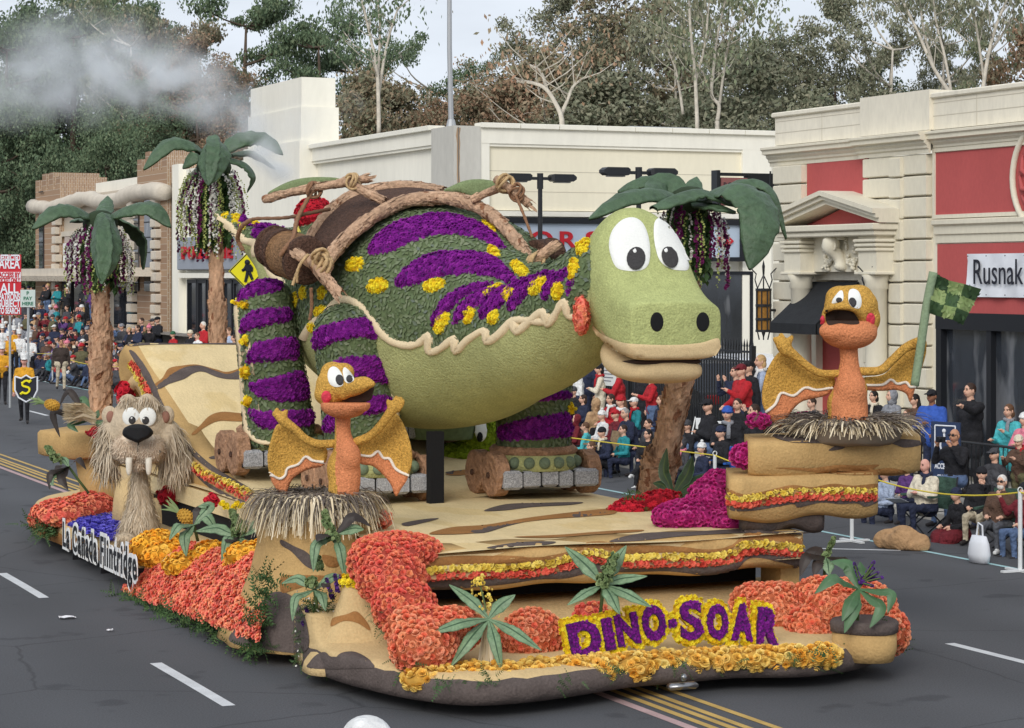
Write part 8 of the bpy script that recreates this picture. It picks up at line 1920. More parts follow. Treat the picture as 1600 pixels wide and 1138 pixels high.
def headgear(kind):
    if kind in HM:return HM[kind]
    b =MB();rnd =random.Random(len(HM))
    if kind in ('short','bald_sides'):
        b.ell((0,.016,.030 if kind =='short' else -.002),(.081,.094,.096 if kind =='short' else .06),16,10)
    elif kind =='bob':b.ell((0,.018,.026),(.086,.098,.102),16,10);b.ell((0,.05,-.05),(.092,.062,.09),14,8)
    elif kind =='long':b.ell((0,.018,.026),(.085,.098,.102),16,10);b.tube([(0,.055,.02),(0,.075,-.1),(0,.08,-.22),(0,.075,-.33)],[.085,.095,.1,.05],12,flat=.6)
    elif kind =='curly':
        b.ell((0,.03,.02),(.1,.1,.11),14,10)
        for i in range(60):
            q =rnd.uniform(0,6.28);z =rnd.uniform(-.09,.12);r_ =.1*math.sqrt(max(0,1-(z /.14)**2));y =math.sin(q)*r_ +.03
            if y >-.06:b.ell((math.cos(q)*r_,y,z),.026,6,4)
    elif kind =='beanie':b.ell((0,.004,.052),(.088,.106,.088),16,10);b.tube([(0,.002,.020),(0,.004,.055)],[.092,.094],16,flat=1.16)
    elif kind =='pompon':b.ell((0,.004,.052),(.088,.106,.088),16,10);b.tube([(0,.002,.020),(0,.004,.055)],[.092,.094],16,flat=1.16);b.ell((0,.01,.155),.035,8,6)
    elif kind =='cap':b.ell((0,.004,.048),(.084,.102,.078),16,10);b.rings([[V3(-.07,-.07,.05),V3(.07,-.07,.05),V3(.055,-.165,.035),V3(-.055,-.165,.035)],[V3(-.07,-.07,.06),V3(.07,-.07,.06),V3(.055,-.165,.045),V3(-.055,-.165,.045)]])
    elif kind =='hood':b.ell((0,.035,.01),(.105,.105,.135),16,10);b.tube([(-.06,.02,-.11),(.06,.02,-.11)],[.08,.08],10)
    elif kind =='shako':b.tube([(0,0,.04),(0,0,.06),(0,-.005,.22),(0,-.005,.225)],[.095,.092,.105,.09],16);b.rings([[V3(-.07,-.07,.05),V3(.07,-.07,.05),V3(.05,-.14,.04),V3(-.05,-.14,.04)],[V3(-.07,-.07,.057),V3(.07,-.07,.057),V3(.05,-.14,.047),V3(-.05,-.14,.047)]])
    elif kind =='plume':b.ell((0,0,.34),(.05,.05,.13),10,8)
    elif kind =='helmet':b.ell((0,0,.03),(.115,.13,.105),24,14)
    elif kind =='scarf':
        b.tube([(.075*math.cos(q),.02+.08*math.sin(q),-.15+.012*math.sin(2*q))for q in np.linspace(0,6.283,15)],.034,8,cap=False)
        b.tube([(.05,-.075,-.16),(.06,-.125,-.25),(.06,-.14,-.40)],[.03,.036,.036],8,flat=.5)
    elif kind =='glasses':
        for s in (-1,1):b.box(s *.034-.026,s *.034+.026,-.102,-.092,.0,.03,bev=.004);b.box(s *.066-.003,s *.066+.003,-.098,.01,.016,.024)
        b.box(-.012,.012,-.1,-.094,.016,.024)
    me =fast_mesh(kind,b.v,b.f,None,True);me.materials.append(CL['black']);HM[kind]=me;return me
PEOPLE =[]
def person(label,at,rz,pose='stand',arms=('down','down'),top='black',legs='navy',skin=0,hair=None,hat=None,shoes=SHOE,scarf=None,glasses=False,scale=1.0,group=None,extra=(),beard=None,**kw):
    me,hc,Rm,hands,shz =body_mesh(pose,tuple(arms),**kw)
    o =bpy.data.objects.new('person',me);COL.objects.link(o);o.location =at;o.rotation_euler =(0,0,rz);o.scale =(scale,)*3;tag(o,label,'person',group)
    for i,m_ in enumerate((SKINS[skin],CL[top],CL[legs],shoes)):o.material_slots[i].link ='OBJECT';o.material_slots[i].material =m_
    def child(kind,m_,name):
        c =bpy.data.objects.new(name,headgear(kind));COL.objects.link(c);c.parent =o;c.matrix_local =Matrix.Translation(hc)@ Rm.to_4x4();c.material_slots[0].link ='OBJECT';c.material_slots[0].material =m_
    if hair:child(hair[0],HAIR[hair[1]],'hair')
    if hat:child(hat[0],CL[hat[1]],'hood' if hat[0]=='hood' else 'hat')
    if hat and hat[0]=='shako':child('plume',CL['white'],'plume')
    if scarf:child('scarf',CL[scarf],'scarf')
    if glasses:child('glasses',SHOE,'glasses')
    if beard:
        q =MB().ell((0,-.055,-.075),(.058,.048,.052),12,8);bmx =fast_mesh('beard',q.v,q.f,None,True);bmx.materials.append(HAIR[beard]);c =bpy.data.objects.new('beard',bmx);COL.objects.link(c);c.parent =o;c.matrix_local =Matrix.Translation(hc)@ Rm.to_4x4()
    return o,hc
def face_to(x,y,tx,ty):return math.atan2(tx -x,-(ty -y))
def put(label,px,ytop,v,pose,look=-20,floor=None,hmin=.82,hmax=1.12,**kw):
    """stand or seat a person so that the head top shows at (px, ytop), at distance v across the street. look: degrees from facing straight across the street, + toward the camera"""
    p =on_v(px,ytop,v);fl_ =(.13 if v >20.6 else 0)if floor is None else floor
    st_ =kw.get('seatz',.44)if pose in ('sit','cross','ground')else 0
    lean =kw.get('lean',0);H0 =(.92 if pose =='stand' else .90 if pose =='walk' else st_ +.08)+.70*math.cos(lean)+.115
    if kw.get('hat')and kw['hat'][0]in ('beanie','pompon'):H0 +=.03
    sc =(p.z -fl_)/H0;scl =max(hmin,min(hmax,sc));off =p.z -scl *H0
    return person(label,(p.x,p.y,off if pose !='stand' or off >fl_ else max(off,fl_ -.04)),R(-90+look),pose,scale=scl,**kw)
# ---- right hand group
RG ='spectators in front of the cream showroom'
put('bearded man in sunglasses and brown jacket seated at the yellow rope',1563,743,18.95,'sit',30,arms=('lap','lap'),top='brown',legs='dgrey',hair=('short','white'),beard='white',glasses=True,shoes=SHOEW,seatz=.36,bulk=1.15,lean=-.12,group=RG)
put('man in black beanie photographing, khaki trousers, seated beside the bearded man',1533,728,19.3,'sit',35,arms=('lap','camera'),top='black',legs='khaki',hat=('beanie','black'),seatz=.38,bulk=1.1,lean=-.08,headyaw=.25,group=RG)
put('balding man in black jacket and jeans holding a camera to his face',1493,670,20.3,'sit',20,arms=('camera','camera'),top='black',legs='denim',hair=('bald_sides','dark'),glasses=True,seatz=.66,bulk=1.12,skin=1,group=RG)
put('bald man in puffy cream parka with dark scarf seated below the slab pedestal',1447,717,19.1,'sit',10,arms=('fold','fold'),top='cream',legs='navy',skin=3,scarf='navy',seatz=.40,bulk=1.3,headpitch=.1,group=RG)
put('man in bright blue jacket and black cap leaning at the barrier',1457,609,22.3,'stand',25,arms=('fold','hold'),top='blue',legs='navy',skin=2,hat=('cap','black'),bulk=1.25,group=RG)
put('dark haired man in black coat stretching out a gloved hand',1517,599,22.5,'stand',15,arms=('down','point'),top='black',legs='black',hair=('short','dark'),coat=True,bulk=1.15,headyaw=-.2,group=RG)
put('woman with long dark hair in brown coat left of the blue jacketed man',1430,616,22.9,'stand',20,arms=('down','fold'),top='brown',legs='black',hair=('long','black'),headyaw=-.3,group=RG)
put('short haired woman in teal jacket at the barrier near the right edge',1577,632,22.1,'stand',20,arms=('front','phone'),top='turquoise',legs='black',hair=('bob','brown'),scarf='grey',coat=True,group=RG)
put('person in pink jacket cut by the right edge',1602,643,21.9,'stand',15,arms=('fold','fold'),top='pink',legs='black',hat=('beanie','white'),group=RG)
put('woman in cream beanie and red scarf looking down at her phone',1593,678,20.8,'stand',20,arms=('phone','phone'),top='brown',legs='olive',hat=('beanie','cream'),scarf='red',headpitch=.35,hmin=.75,group=RG)
put('person in grey hoodie behind the right pterodactyl wing',1394,610,23.1,'stand',10,arms=('fold','fold'),top='grey',legs='denim',hat=('hood','grey'),headyaw=-.3,group=RG)
put('dark haired woman in black jacket and light scarf behind the right pterodactyl',1366,611,23.2,'stand',15,arms=('fold','fold'),top='black',legs='black',hair=('bob','black'),scarf='cream',group=RG)
put('person in maroon coat with black glove at the lower right edge',1603,752,19.0,'sit',10,arms=('wave','lap'),top='maroon',legs='denim',hat=('beanie','black'),seatz=.38,bulk=1.15,group=RG)
put('person under a burgundy patterned blanket between the camera man and the parka',1503,760,19.2,'sit',5,arms=('lap','lap'),top='black',legs='maroon',hat=('beanie','navy'),skirt=True,seatz=.34,lean=.15,group=RG)
put('seated person in patterned shawl mostly hidden by the slab pedestal',1384,728,19.6,'sit',5,arms=('fold','lap'),top='paleblue',legs='navy',hat=('beanie','grey'),seatz=.4,group=RG)
# ---- middle group
MG ='spectators in front of the iron fence'
put('person in white jacket and white cap seen from behind at the fence',904,570,22.6,'stand',170,arms=('down','down'),top='white',legs='navy',hat=('cap','white'),hair=('short','dark'),group=MG)
put('bald officer like man in navy jacket behind the white cap',912,552,23.2,'stand',60,arms=('down','down'),top='navy',legs='navy',hair=('bald_sides','dark'),bulk=1.15,group=MG)
put('woman in white coat, red scarf and black beanie at the fence',938,567,22.5,'stand',-25,arms=('fold','fold'),top='cream',legs='cream',hair=('bob','black'),hat=('beanie','black'),scarf='red',coat=True,headyaw=.4,group=MG)
put('woman with curly blond hair in bright red jacket at the fence',967,573,22.4,'stand',-30,arms=('clap','clap'),top='red',legs='black',hair=('curly','blond'),bulk=1.2,headyaw=.2,group=MG)
put('person in red and grey sweater whose head hides behind the dinosaur jaw',1018,582,22.3,'stand',-10,arms=('clap','clap'),top='red',legs='denim',hair=('short','dark'),group=MG)
put('person in black coat beside the leaning palm trunk',1004,578,22.7,'stand',0,arms=('fold','down'),top='black',legs='black',hair=('short','brown'),coat=True,group=MG)
put('person in dark grey beanie seated behind the front skate',897,603,21.2,'sit',20,arms=('lap','lap'),top='black',legs='navy',hat=('beanie','charcoal'),seatz=.6,group=MG)
put('dark haired woman in navy jacket seated left of the tan hood',912,617,21.0,'sit',0,arms=('lap','lap'),top='navy',legs='black',hair=('bob','dark'),seatz=.55,group=MG)
put('person in tan coat and tan hood seen from behind',931,623,20.6,'sit',-70,arms=('lap','lap'),top='tan',legs='brown',hat=('hood','tan'),seatz=.5,bulk=1.2,group=MG)
put('dark haired girl in red top and white scarf in the second row',955,616,20.7,'sit',10,arms=('lap','lap'),top='red',legs='black',hair=('bob','dark'),scarf='white',seatz=.5,group=MG)
put('long haired girl in red beanie in the second row',972,616,20.6,'sit',-15,arms=('lap','lap'),top='red',legs='navy',hair=('long','brown'),hat=('beanie','red'),scarf='white',seatz=.5,headyaw=.4,group=MG)
put('person in white cap and red scarf behind the grey haired man',992,621,20.9,'sit',0,arms=('lap','lap'),top='teal',legs='navy',hat=('cap','white'),scarf='red',seatz=.5,group=MG)
put('grey haired man in navy coat leaning forward',987,638,20.0,'sit',0,arms=('fold','lap'),top='navy',legs='navy',hair=('short','grey'),seatz=.5,bulk=1.25,lean=.2,headyaw=.3,group=MG)
put('person in rust red hood at the left end of the middle row',901,648,19.9,'sit',-20,arms=('lap','lap'),top='maroon',legs='black',hat=('hood','maroon'),seatz=.44,headpitch=-.2,group=MG)
put('brown haired person wrapped in a turquoise shawl',916,660,19.5,'sit',-40,arms=('lap','lap'),top='turquoise',legs='tan',hair=('short','brown'),seatz=.42,group=MG)
put('person in black beanie and navy parka with pale hood in the front row',948,666,19.2,'sit',5,arms=('lap','lap'),top='navy',legs='black',hat=('beanie','black'),scarf='cream',seatz=.42,bulk=1.3,lean=.15,group=MG)
put('woman with long black hair sitting crossed legged in sneakers by the palm',1013,671,19.1,'cross',40,arms=('lap','lap'),top='black',legs='black',hair=('long','black'),shoes=SHOEW,seatz=.40,headyaw=-.4,group=MG)
put('child face in dark jacket peeking over the long black hair',1014,655,20.0,'sit',10,arms=('lap','lap'),top='charcoal',legs='navy',hair=('short','dark'),seatz=.42,group=MG)
put('man in red jacket and maroon cap with camera standing right of the dinosaur snout',1160,569,22.0,'stand',0,arms=('hold','phone'),top='red',legs='navy',hat=('cap','maroon'),bulk=1.2,headyaw=.1,group=MG)
put('person in black cap and black jacket behind the maroon cap',1171,564,22.7,'stand',5,arms=('down','down'),top='black',legs='black',hat=('cap','black'),group=MG)
put('person in navy coat raising a phone left of the maroon cap',1151,572,22.7,'stand',0,arms=('camera','camera'),top='navy',legs='denim',hair=('short','dark'),bulk=1.15,group=MG)
put('blond woman in pale blue jacket beside the pterodactyl wing',1190,555,23.0,'stand',-20,arms=('fold','fold'),top='paleblue',legs='denim',hair=('bob','blond'),scarf='white',headyaw=.3,group=MG)
put('young dark haired man in black jacket smiling behind the blue beanie',1153,623,20.8,'sit',35,arms=('lap','lap'),top='black',legs='black',hair=('short','dark'),seatz=.55,group=MG)
put('smiling man in bright blue beanie and grey scarf holding a candle',1137,633,19.9,'sit',45,arms=('front','lap'),top='black',legs='navy',hat=('beanie','blue'),scarf='grey',seatz=.5,bulk=1.15,group=MG)
put('man in black cap and black striped jacket with a paper cup',1108,624,20.3,'sit',-10,arms=('hold','fold'),top='black',legs='denim',hat=('cap','black'),seatz=.55,bulk=1.35,headyaw=.4,group=MG)
put('person in grey hood and pink scarf low behind the dark plant',1066,684,19.1,'sit',5,arms=('lap','lap'),top='charcoal',legs='navy',hat=('hood','charcoal'),scarf='pink',seatz=.36,headyaw=.3,group=MG)
put('woman in white and purple bobble hat in the front row',1098,690,19.0,'sit',-5,arms=('lap','lap'),top='navy',legs='black',hat=('pompon','white'),hair=('bob','dark'),seatz=.36,headyaw=.3,group=MG)
put('person in blue jeans and black sleeve behind the leaning trunk',1042,640,20.8,'sit',0,arms=('lap','lap'),top='black',legs='denim',hat=('beanie','black'),seatz=.5,group=MG)
put('person waving pink gloves behind the fuchsia bouquets',1207,618,20.6,'sit',20,arms=('wave','wave'),top='black',legs='black',hair=('short','dark'),seatz=.55,group=MG)
put('dark haired person between pterodactyl neck and wing',1270,622,21.5,'stand',0,arms=('fold','fold'),top='charcoal',legs='black',hair=('short','dark'),group=MG,hmin=.7)

for px,yt,v,pose,sz_,tp,ht,hr,lab in ((885,640,20.3,'sit',.45,'charcoal',('beanie','black'),None,'person in charcoal jacket half hidden by the front leg'),(925,690,18.9,'sit',.36,'tan',None,('bob','brown'),'brown haired person in striped tan jumper in the front row'),(963,640,20.1,'sit',.45,'maroon',('cap','red'),None,'person in maroon jacket and red cap in the third row'),(975,664,19.5,'sit',.42,'teal',None,('short','dark'),'person in teal sleeve leaning behind the navy parka'),(942,640,20.1,'sit',.45,'white',('pompon','white'),None,'child in white fur hood between the tan coat and the navy coat'),(1034,618,21.4,'sit',.5,'navy',None,('short','brown'),'person in navy jacket right behind the leaning trunk'),(1075,655,19.9,'sit',.45,'black',('beanie','charcoal'),None,'person in black coat behind the pink scarf'),(1180,632,20.4,'sit',.5,'black',None,('short','dark'),'dark haired person in black left of the pink gloves'),(1128,664,19.4,'sit',.4,'black',('beanie','navy'),None,'person in black coat and navy beanie above the blue chair'),(1204,575,23.2,'stand',0,'denim',('cap','navy'),None,'person in faded blue jacket beside the pterodactyl hand')):
    put(lab,px,yt,v,pose,0,arms=('lap','lap')if pose =='sit' else ('fold','fold'),top=tp,legs='navy',hat=ht,hair=hr,**({'seatz':sz_}if sz_ else {}),group=MG)
for px,yt,v,pose,sz_,tp,ht,hr,lab in ((1418,722,19.9,'sit',.42,'purple',('beanie','navy'),None,'person in purple jacket left of the cream parka'),(1400,690,21.0,'sit',.5,'black',None,('short','dark'),'dark haired person in black behind the slab pedestal corner'),(1555,700,20.6,'sit',.5,'charcoal',('cap','charcoal'),None,'person in charcoal cap behind the bearded man'),(1345,640,22.9,'stand',0,'navy',('beanie','purple'),None,'person in purple beanie behind the right nest'),(1418,640,22.4,'stand',0,'charcoal',None,('short','brown'),'person in charcoal coat right of the grey hoodie')):
    put(lab,px,yt,v,pose,15,arms=('lap','lap')if pose =='sit' else ('fold','fold'),top=tp,legs='navy',hat=ht,hair=hr,**({'seatz':sz_}if sz_ else {}),group=RG,hmin=.7)

# ---- left: walkers and marchers
LM ='marching band members at the left edge'
def at_px(px,yfoot):p =on_z(px,yfoot,0);return (p.x,p.y,0)
tocam =lambda p:face_to(p[0],p[1],0,0)
p =at_px(95,611);person('man in dark leather jacket and khaki trousers walking on the road',p,tocam(p)+.15,'walk',('down','down'),top='leather',legs='khaki',hair=('short','dark'),skin=1,bulk=1.2,scale=.99)
p =at_px(38,662);person('band member in gold and white uniform carrying the black shield',p,tocam(p)-.1,'walk',('down','hold'),top='gold',legs='black',hat=('shako','white'),bulk=1.05,scale=1.0,skin=3,group=LM)
p2 =at_px(3,632);person('band member in gold uniform with white gauntlets left of the shield bearer',p2,tocam(p2),'walk',('front','front'),top='gold',legs='black',hat=('shako','white'),scale=1.0,skin=3,group=LM)
for i,(px,yf,lab)in enumerate(((14,596,'band member with tall white plume behind the shield bearer'),(30,590,'band member with white plume left of the parking post'),(-6,600,'band member with white plume at the very left edge'),(4,575,'rear band member with white plume near the red notice'),(22,580,'band member with white plume between the notice and the parking post'),(46,600,'band member with white plume just right of the parking post'))):
    q =at_px(px,yf);person(lab,q,tocam(q),'stand',('front','front'),top='gold' if i %2==0 else 'white',legs='black',hat=('shako','white'),scale=.98,skin=0,group=LM)
# shield
c =W(41,606,57.6);k =57.6/F;ax =RVc;sh =thing('shield','black shield with white edge and gold gothic letter carried by the marcher','shield',tuple(c));U =lambda x,y,o=0:c +ax *(x *k)+UP *(-y *k)-FVc *o
OUT =[(-18,-18),(-8,-15),(0,-20),(8,-15),(18,-18),(18,4),(12,16),(0,23),(-12,16),(-18,4)]
MB().prism([U(x,y)for x,y in OUT],FVc *.03).build('plate',INK,sh);MB().tube([U(x *.97,y *.97,.005)for x,y in OUT +OUT[:1]],.022,6,cap=False).build('rim',SIGNW,sh)
b =MB()
for ln in ([(6,-8),(1,-11),(-5,-8),(-5,-3),(4,0),(5,5),(0,9),(-7,7)],[(5,-9),(8,-12)],[(-9,10),(-4,7)],[(-7,-7),(-3,-9)]):b.tube(spline([U(x,y,.02)for x,y in ln],4),.030,5)
b.build('emblem',SY,sh)

# ---- small group seen over the ramp and by the pale shop front
SG ='spectators before the white shop front'
for px,yt,v,tp,ht,hr,lab in ((239,498,23.2,'navy',('cap','charcoal'),None,'man in dark jacket and grey cap left of the white pilaster'),(247,495,22.8,'black',('cap','black'),None,'man in black jacket and black cap beside the white pilaster'),(271,517,22.0,'red',('beanie','green'),None,'child in green beanie and red jacket over the ramp edge'),(298,515,22.0,'black',('beanie','cream'),None,'person in cream beanie and black coat over the ramp edge'),(318,503,22.2,'red',None,('short','white'),'white haired man in red jacket left of the far palm trunk'),(309,520,21.8,'white',None,('short','brown'),'small child held beside the white haired man'),(358,512,22.3,'paleblue',None,('short','brown'),'person in pale jacket right of the far palm trunk'),(366,523,22.0,'black',None,('bob','dark'),'dark haired person at the edge of the rear leg'),(222,497,22.6,'navy',None,('short','dark'),'dark haired man in navy jacket at the brick corner'),(216,508,21.9,'navy',None,('bob','dark'),'person in navy parka beside the brick shop end')):
    put(lab,px,yt,v,'stand',20,hmin=.55,arms=('fold','fold'),top=tp,legs='navy',hat=ht,hair=hr,fine=False,voxel=.035,group=SG)

# ---- left hand crowd on low stands
CG ='crowd on the left hand stands'
stand =thing('grandstand','low stepped stand under the crowd before the brick shop','grandstand',(21.5,88,0));GREYW =mat('weathered_board',rgb(140,134,126),.9,noise=(8,.2))
for i,(x0,z0)in enumerate(((20.75,.45),(21.45,.85),(22.15,1.25),(22.8,1.65))):MB().box(x0,x0 +.62,76,112,z0 -.06,z0).build('tread',GREYW,stand);MB().box(x0 +.58,x0 +.62,76,112,.14,z0 -.06).build('riser',GREYW,stand)
rnd =random.Random(21);seen =set();cols =['navy','black','maroon','charcoal','brown','teal','red','olive','grey','denim','tan','purple','green','orange','cream','white','blue','magenta'];wts =[11,15,5,11,7,2,4,3,4,4,2,2,1,.5,1,1.5,2,.7]
cname =dict(charcoal='charcoal',denim='faded blue',magenta='hot pink')
rows =[('front kerb row',18.75,0,'ground',.10,10.5,(50,205)),('second row on road',19.5,0,'sit',.42,10,(10,215)),('first stand row',20.95,.45,'sit',.42,9.8,(-6,168)),('second stand row',21.65,.85,'sit',.42,9.8,(-6,164)),('third stand row',22.35,1.25,'sit',.42,9.8,(0,160)),('top standing row',23.0,1.65,'stand',0,12,(0,160)),('by shop door',22.4,.13,'stand',0,9.5,(160,232)),('row behind the kerb',20.2,0,'sit',.5,10,(60,225))]
def landmark(px):
    for lim,t in ((18,'beside the red notice'),(42,'behind the marchers'),(62,'by the parking board'),(84,'above the leather jacket'),(112,'right of the leather jacket'),(138,'left of near palm trunk'),(172,'behind near palm trunk'),(205,'right of near palm trunk'),(400,'near brick shop corner')):
        if px <lim:return t
hats =[None,None,None,('beanie','white'),('beanie','black'),('beanie','grey'),('beanie','red'),('cap','black'),('cap','white'),('cap','red'),('hood',None),('pompon','pink'),('beanie','charcoal'),('cap','navy'),('hood',None),None,('beanie','navy')]
POS =[('lap','lap'),('fold','fold'),('camera','camera'),('lap','wave')]
for rn,v,fz,pose,sz_,gap,(pa,pb)in rows:
    px =pa
    while px <pb:
        y_ =on_v(px,500,v +rnd.uniform(-.15,.15)).y +rnd.uniform(-.3,.3);tp =rnd.choices(cols,wts)[0];ht =rnd.choice(hats);hr =(rnd.choice(('short','bob','long','short')),rnd.choice(('black','dark','brown','blond','grey')))
        for _ in range(300):
            hn ='bare %s hair'%hr[1]if ht is None else ('hood up' if ht[0]=='hood' else '%s %s'%(ht[1],{'pompon':'bobble hat'}.get(ht[0],ht[0])))
            lab ='%s person in %s, %s, %s %s'%('standing' if pose =='stand' and fz >1 else 'seated' if pose !='stand' else 'upright',cname.get(tp,tp),hn,rn,landmark(px))
            if lab not in seen:break
            tp =rnd.choices(cols,wts)[0];ht =rnd.choice(hats);hr =(hr[0],rnd.choice(('black','dark','brown','blond','grey')))
        seen.add(lab)
        kw =dict(top=tp,legs=rnd.choice(('navy','black','denim','charcoal')),skin=rnd.choice((0,0,1,3,2)),hair=None if ht and ht[0]=='hood' else hr,hat=(ht[0],tp if ht[0]=='hood' else ht[1])if ht else None,fine=False,voxel=.04,bulk=rnd.choice((1.05,1.2)),headyaw=rnd.choice((-.3,0,.3)),group=CG)
        if sz_:kw['seatz']=sz_
        person(lab,(v +rnd.uniform(-.12,.12),y_,fz),R(-90+rnd.uniform(0,55)),pose,rnd.choice(POS),scale=rnd.uniform(.92,1.05),**kw)
        px +=gap *rnd.uniform(.8,1.2)

# ------------------------------------------------------------------ things among the spectators
WPOST =mat('white_post',rgb(224,226,226),.5);YROPE =mat('yellow_rope',rgb(222,200,70),.7)
tops =[]
for px,yb,yt,lab in ((1594,894,762,'white rope post nearest the right edge'),(1331,847,806,'white rope post below the right slab pedestal'),(1117,815,728,'white rope post beside the fuchsia rose bank'),(82,597,562,'white rope post behind the leather jacket man'),(200,625,590,'white rope post hidden near the ramp')):
    p =on_z(px,yb,0);h =1.02;r =thing('rope_post',lab,'post',tuple(p),'white posts carrying the yellow rope');MB().tube([(p.x,p.y,.02),(p.x,p.y,h)],.028,10).build('post',WPOST,r)
    MB().box(p.x -.28,p.x +.28,p.y -.035,p.y +.035,.005,.03).box(p.x -.035,p.x +.035,p.y -.28,p.y +.28,.005,.029).build('foot',WPOST,r);MB().tube([(p.x +.035*math.cos(q),p.y,h +.03+.035*math.sin(q))for q in np.linspace(0,6.28,9)],.008,5,cap=False).build('eye_ring',WPOST,r);tops.append(Vector((p.x,p.y,h)))
tops =sorted(tops,key=lambda p:p.y);tops =[tops[0]+Vector((.2,-7,0))]+tops +[tops[-1]+Vector((.2,14,0))]
pts =[]
for a,b in zip(tops,tops[1:]):
    for i in range(12):t =i /12;pts.append(a.lerp(b,t)+Vector((0,0,-.16*4*t *(1-t))))
tag(MB().tube(pts,.011,6).build('barrier_rope',YROPE),'yellow rope slung between the white posts along the kerb','rope')
def folding_chair(label,px,py,v,rz):
    p =on_v(px,py,v);z0 =.13;r =thing('folding_chair',label,'chair',(p.x,p.y,z0),'white folding chairs by the fence',rz)
    s_ =MB().box(-.2,.2,-.2,.2,.43,.46,bev=.012).build('seat',WPOST,r);MB().box(-.19,.19,.24,.265,.62,.84,bev=.012).build('backrest',WPOST,r)
    for x in (-.21,.21):MB().tube([(x,-.26,0),(x,.10,.46),(x,.26,.86)],.013,6).build('leg',WPOST,r);MB().tube([(x *.9,.28,0),(x *.9,-.12,.44)],.013,6).build('leg',WPOST,r)
    MB().tube([(-.21,-.18,.1),(.21,-.18,.1)],.01,5).build('stretcher',WPOST,r)
folding_chair('empty white folding chair nearer the dinosaur snout',1090,640,21.7,R(-60));folding_chair('empty white folding chair nearer the red jacketed man',1121,640,21.6,R(-50))
CH ={n:cloth('canvas_'+n,*c)for n,c in dict(blue=(48,96,176),tan=(136,116,90),green=(60,84,72)).items()}
def camp_chair(label,at,rz,m_):
    r =thing('camp_chair',label,'chair',at,'folding camp chairs along the kerb',rz)
    V =[(x,y +.0,.38-.05*(1-abs(x)/.26))for y in (-.24,0,.22)for x in (-.26,0,.26)];build('seat',V,[(0,1,4,3),(1,2,5,4),(3,4,7,6),(4,5,8,7)],m_,None).parent =r
    V =[(x,.22+.10*z,.38+.46*z)for z in (0,.5,1)for x in (-.27,0,.27)];V =[(x,y +.05*(1-abs(x)/.27),z)for x,y,z in V];build('backrest',V,[(0,1,4,3),(1,2,5,4),(3,4,7,6),(4,5,8,7)],m_,None).parent =r
    for s in (-1,1):
        MB().tube([(s *.27,-.27,0),(-s *.27,-.24,.38)],.012,6).build('leg',BLK,r);MB().tube([(s *.27,.26,0),(-s *.27,.23,.38)],.012,6).build('leg',BLK,r);MB().tube([(s *.28,-.26,0),(s *.28,.24,.40),(s *.27,.33,.86)],.012,6).build('leg',BLK,r);MB().box(s *.28-.03,s *.28+.03,-.26,.26,.58,.61).build('armrest',m_,r)
def pv(px,py,v):p =on_v(px,py,v);return (p.x,p.y,0)
camp_chair('blue canvas camp chair beside the bobble hat woman',pv(1128,720,19.3),R(-70),CH['blue']);camp_chair('tan canvas camp chair left of the leaning palm trunk',pv(940,745,19.2),R(-95),CH['tan']);camp_chair('dark green camp chair under the parka man',pv(1450,800,19.15),R(-80),CH['green']);camp_chair('green camp chair under the bearded man',pv(1566,800,19.0),R(-60),CH['green'])
# blanket heap, tote, boards
BLK2 =cloth('tan_blanket',176,140,102);p =on_z(1412,858,0);m_ =MB();rnd =random.Random(2)
for q in ((0,0,.12,.22,.26,.2),(.12,-.16,.08,.2,.2,.13),(-.1,.2,.1,.2,.22,.15),(.2,.08,.06,.18,.16,.10)):m_.ell((p.x +q[0],p.y +q[1],q[2]),q[3:],14,8)
V,Fq =remesh(m_,.02,4);V =V +.022*np.stack([np.sin(V[:,1]*22+V[:,2]*9),np.sin(V[:,0]*19),np.sin(V[:,1]*24+V[:,0]*17)],1);V[:,2]=np.maximum(V[:,2],.006);tag(build('blanket',V,Fq,BLK2,smooth=True),'tan blanket heaped on the kerb line in front of the parka man','blanket')
p =on_z(1530,880,0);m_ =MB();m_.rings([[Vector((p.x +math.cos(q)*a,p.y +math.sin(q)*b,z))for q in np.linspace(0,6.283,17)[:-1]]for z,a,b in ((.01,.10,.17),(.12,.12,.20),(.26,.10,.18),(.36,.05,.15))]);tb_ =thing('tote_bag','white plastic carrier bag standing between the seated men','bag',tuple(p));m_.build('bag',SIGNW,tb_,True);MB().tube([(p.x,p.y -.08,.35),(p.x,p.y -.07,.5),(p.x,p.y +.02,.53),(p.x,p.y +.06,.36)],.012,6).build('handle',SIGNW,tb_)
c =on_v(1478,715,21.0);NAVY =mat('navy_board',rgb(48,62,92),.5);r =thing('access_sign','navy board with white wheelchair symbol and accessible seating lettering','sign',tuple(c));fx =Vector((-.93,-.37,0)).normalized();lx =Vector((0,0,1)).cross(fx).normalized()
MB().obox(c,lx,UP,fx,.27,.56,.015).build('board',NAVY,r)
b =MB();U =lambda x,y:c +lx *x +UP *y +fx *.022
for a_,b2 in (((-.19,.50),(.19,.50)),((.19,.50),(.19,.02)),((.19,.02),(-.19,.02)),((-.19,.02),(-.19,.50))):b.tube([U(*a_),U(*b2)],.012,4)
b.ell(U(-.02,.42),.034,8,6);b.tube([U(-.02,.38),U(-.01,.26),U(.08,.26),U(.11,.12)],.018,6);b.tube([U(.09*math.cos(q),.19+.10*math.sin(q))for q in np.linspace(2.2,6.2,12)],.014,5);b.build('wheelchair_symbol',SIGNW,r)
for t_,y_ in (('ACCESSIBLE',-.18),('SEATING',-.36)):
    V,Fc =text_mesh(t_,.12,.003,.003,.62,align='CENTER');build('lettering',place(V,c +UP *y_ +fx *.02,lx,UP,fx),Fc,SIGNW,r)
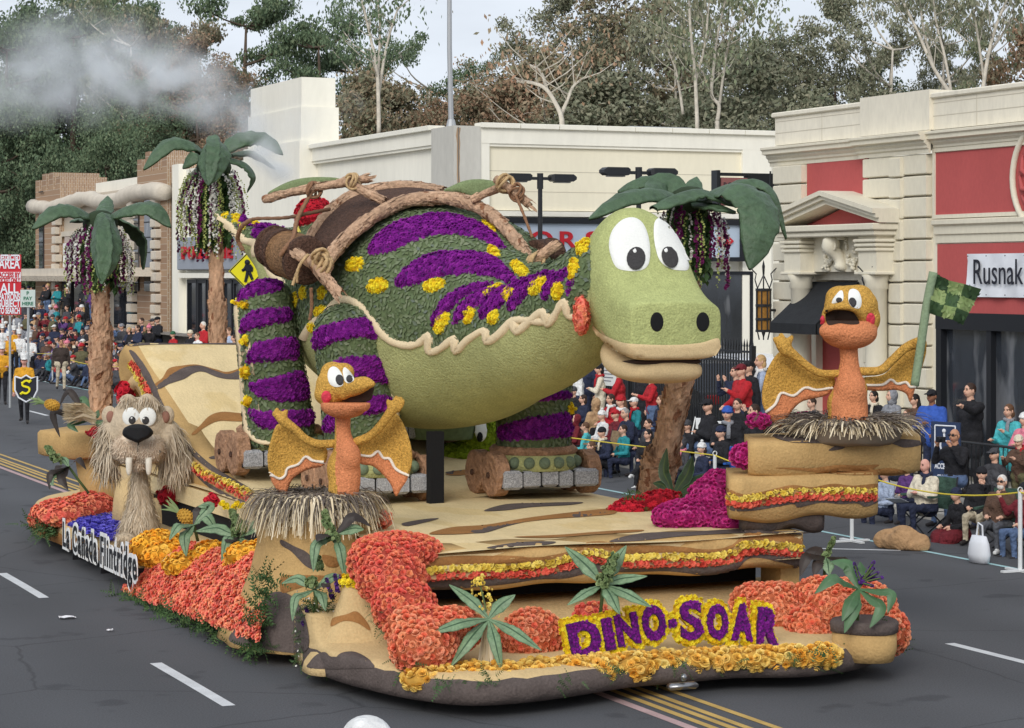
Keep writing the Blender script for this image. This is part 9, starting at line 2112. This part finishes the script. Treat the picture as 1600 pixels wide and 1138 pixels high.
ba =thing('barrier','dark metal crowd barrier between blue jacket and teal jacket spectators','barrier',pv(1540,700,21.6));y0_,y1_ =on_v(1612,700,21.6).y,on_v(1490,700,21.6).y
for z in (.25,1.12):MB().tube([(21.6,y0_,z),(21.6,y1_,z)],.022,8).build('rail',BLK,ba)
n_ =int((y1_ -y0_)/.12)
for i in range(n_ +1):y_ =y0_ +(y1_ -y0_)*i /n_;MB().tube([(21.6,y_,.25),(21.6,y_,1.12)],.009,5).build('bar',BLK,ba)
for y_ in (y0_,y1_):MB().tube([(21.6,y_,.13),(21.6,y_,1.12)],.024,8).build('post',BLK,ba)
def held(label,px,py,v,kind):
    p =on_v(px,py,v);r =thing(kind,label,'camera',tuple(p));f =Vector((-.9,-.43,0)).normalized();l_ =UP.cross(f).normalized();MB().obox(p,l_,UP,f,.065,.042,.03).build('body',BLK,r);MB().tube([p +f *.03,p +f *.085],[.035,.033],12).build('lens',DKF,r)
held('black camera held up by the balding man in black',1470,687,19.95,'camera');held('black camera with lens in the hands of the black beanie man',1540,762,18.95,'camera')
# white paper map on the knees of the parka man
p =on_v(1401,782,18.75);tag(MB().obox(p,Vector((.2,-.95,.1)).normalized(),Vector((-.9,-.2,.35)).normalized(),Vector((.35,.1,.9)).normalized(),.16,.10,.002).build('programme_sheet',SIGNW),'white printed sheet lying on the knees of the parka man','paper')
# helmeted person right in front of the camera, only the crown in view
p =W(568,1117,10.9);person('white helmet crown of someone standing at the bottom edge of the picture',(p.x,p.y,p.z -1.755),0.4,'stand',('down','down'),top='white',legs='navy',hat=('helmet','white'),fine=False,voxel=.035)
# small white canopy by the red notice
c_ =W(36,474,112);r =thing('canopy','small white canopy showing behind the crowd beside the red notice','canopy',(c_.x,c_.y,0));MB().rings([[Vector((c_.x +a *k,c_.y +b *k,z))for a,b in ((-1,-1),(1,-1),(1,1),(-1,1))]for z,k in ((c_.z -.75,.95),(c_.z -.4,.95),(c_.z,.3))]).build('canopy_top',SIGNW,r)
for a in (-.9,.9):
    for b in (-.9,.9):MB().tube([(c_.x +a,c_.y +b,.1),(c_.x +a,c_.y +b,c_.z -.5)],.025,6).build('leg',WPOST,r)
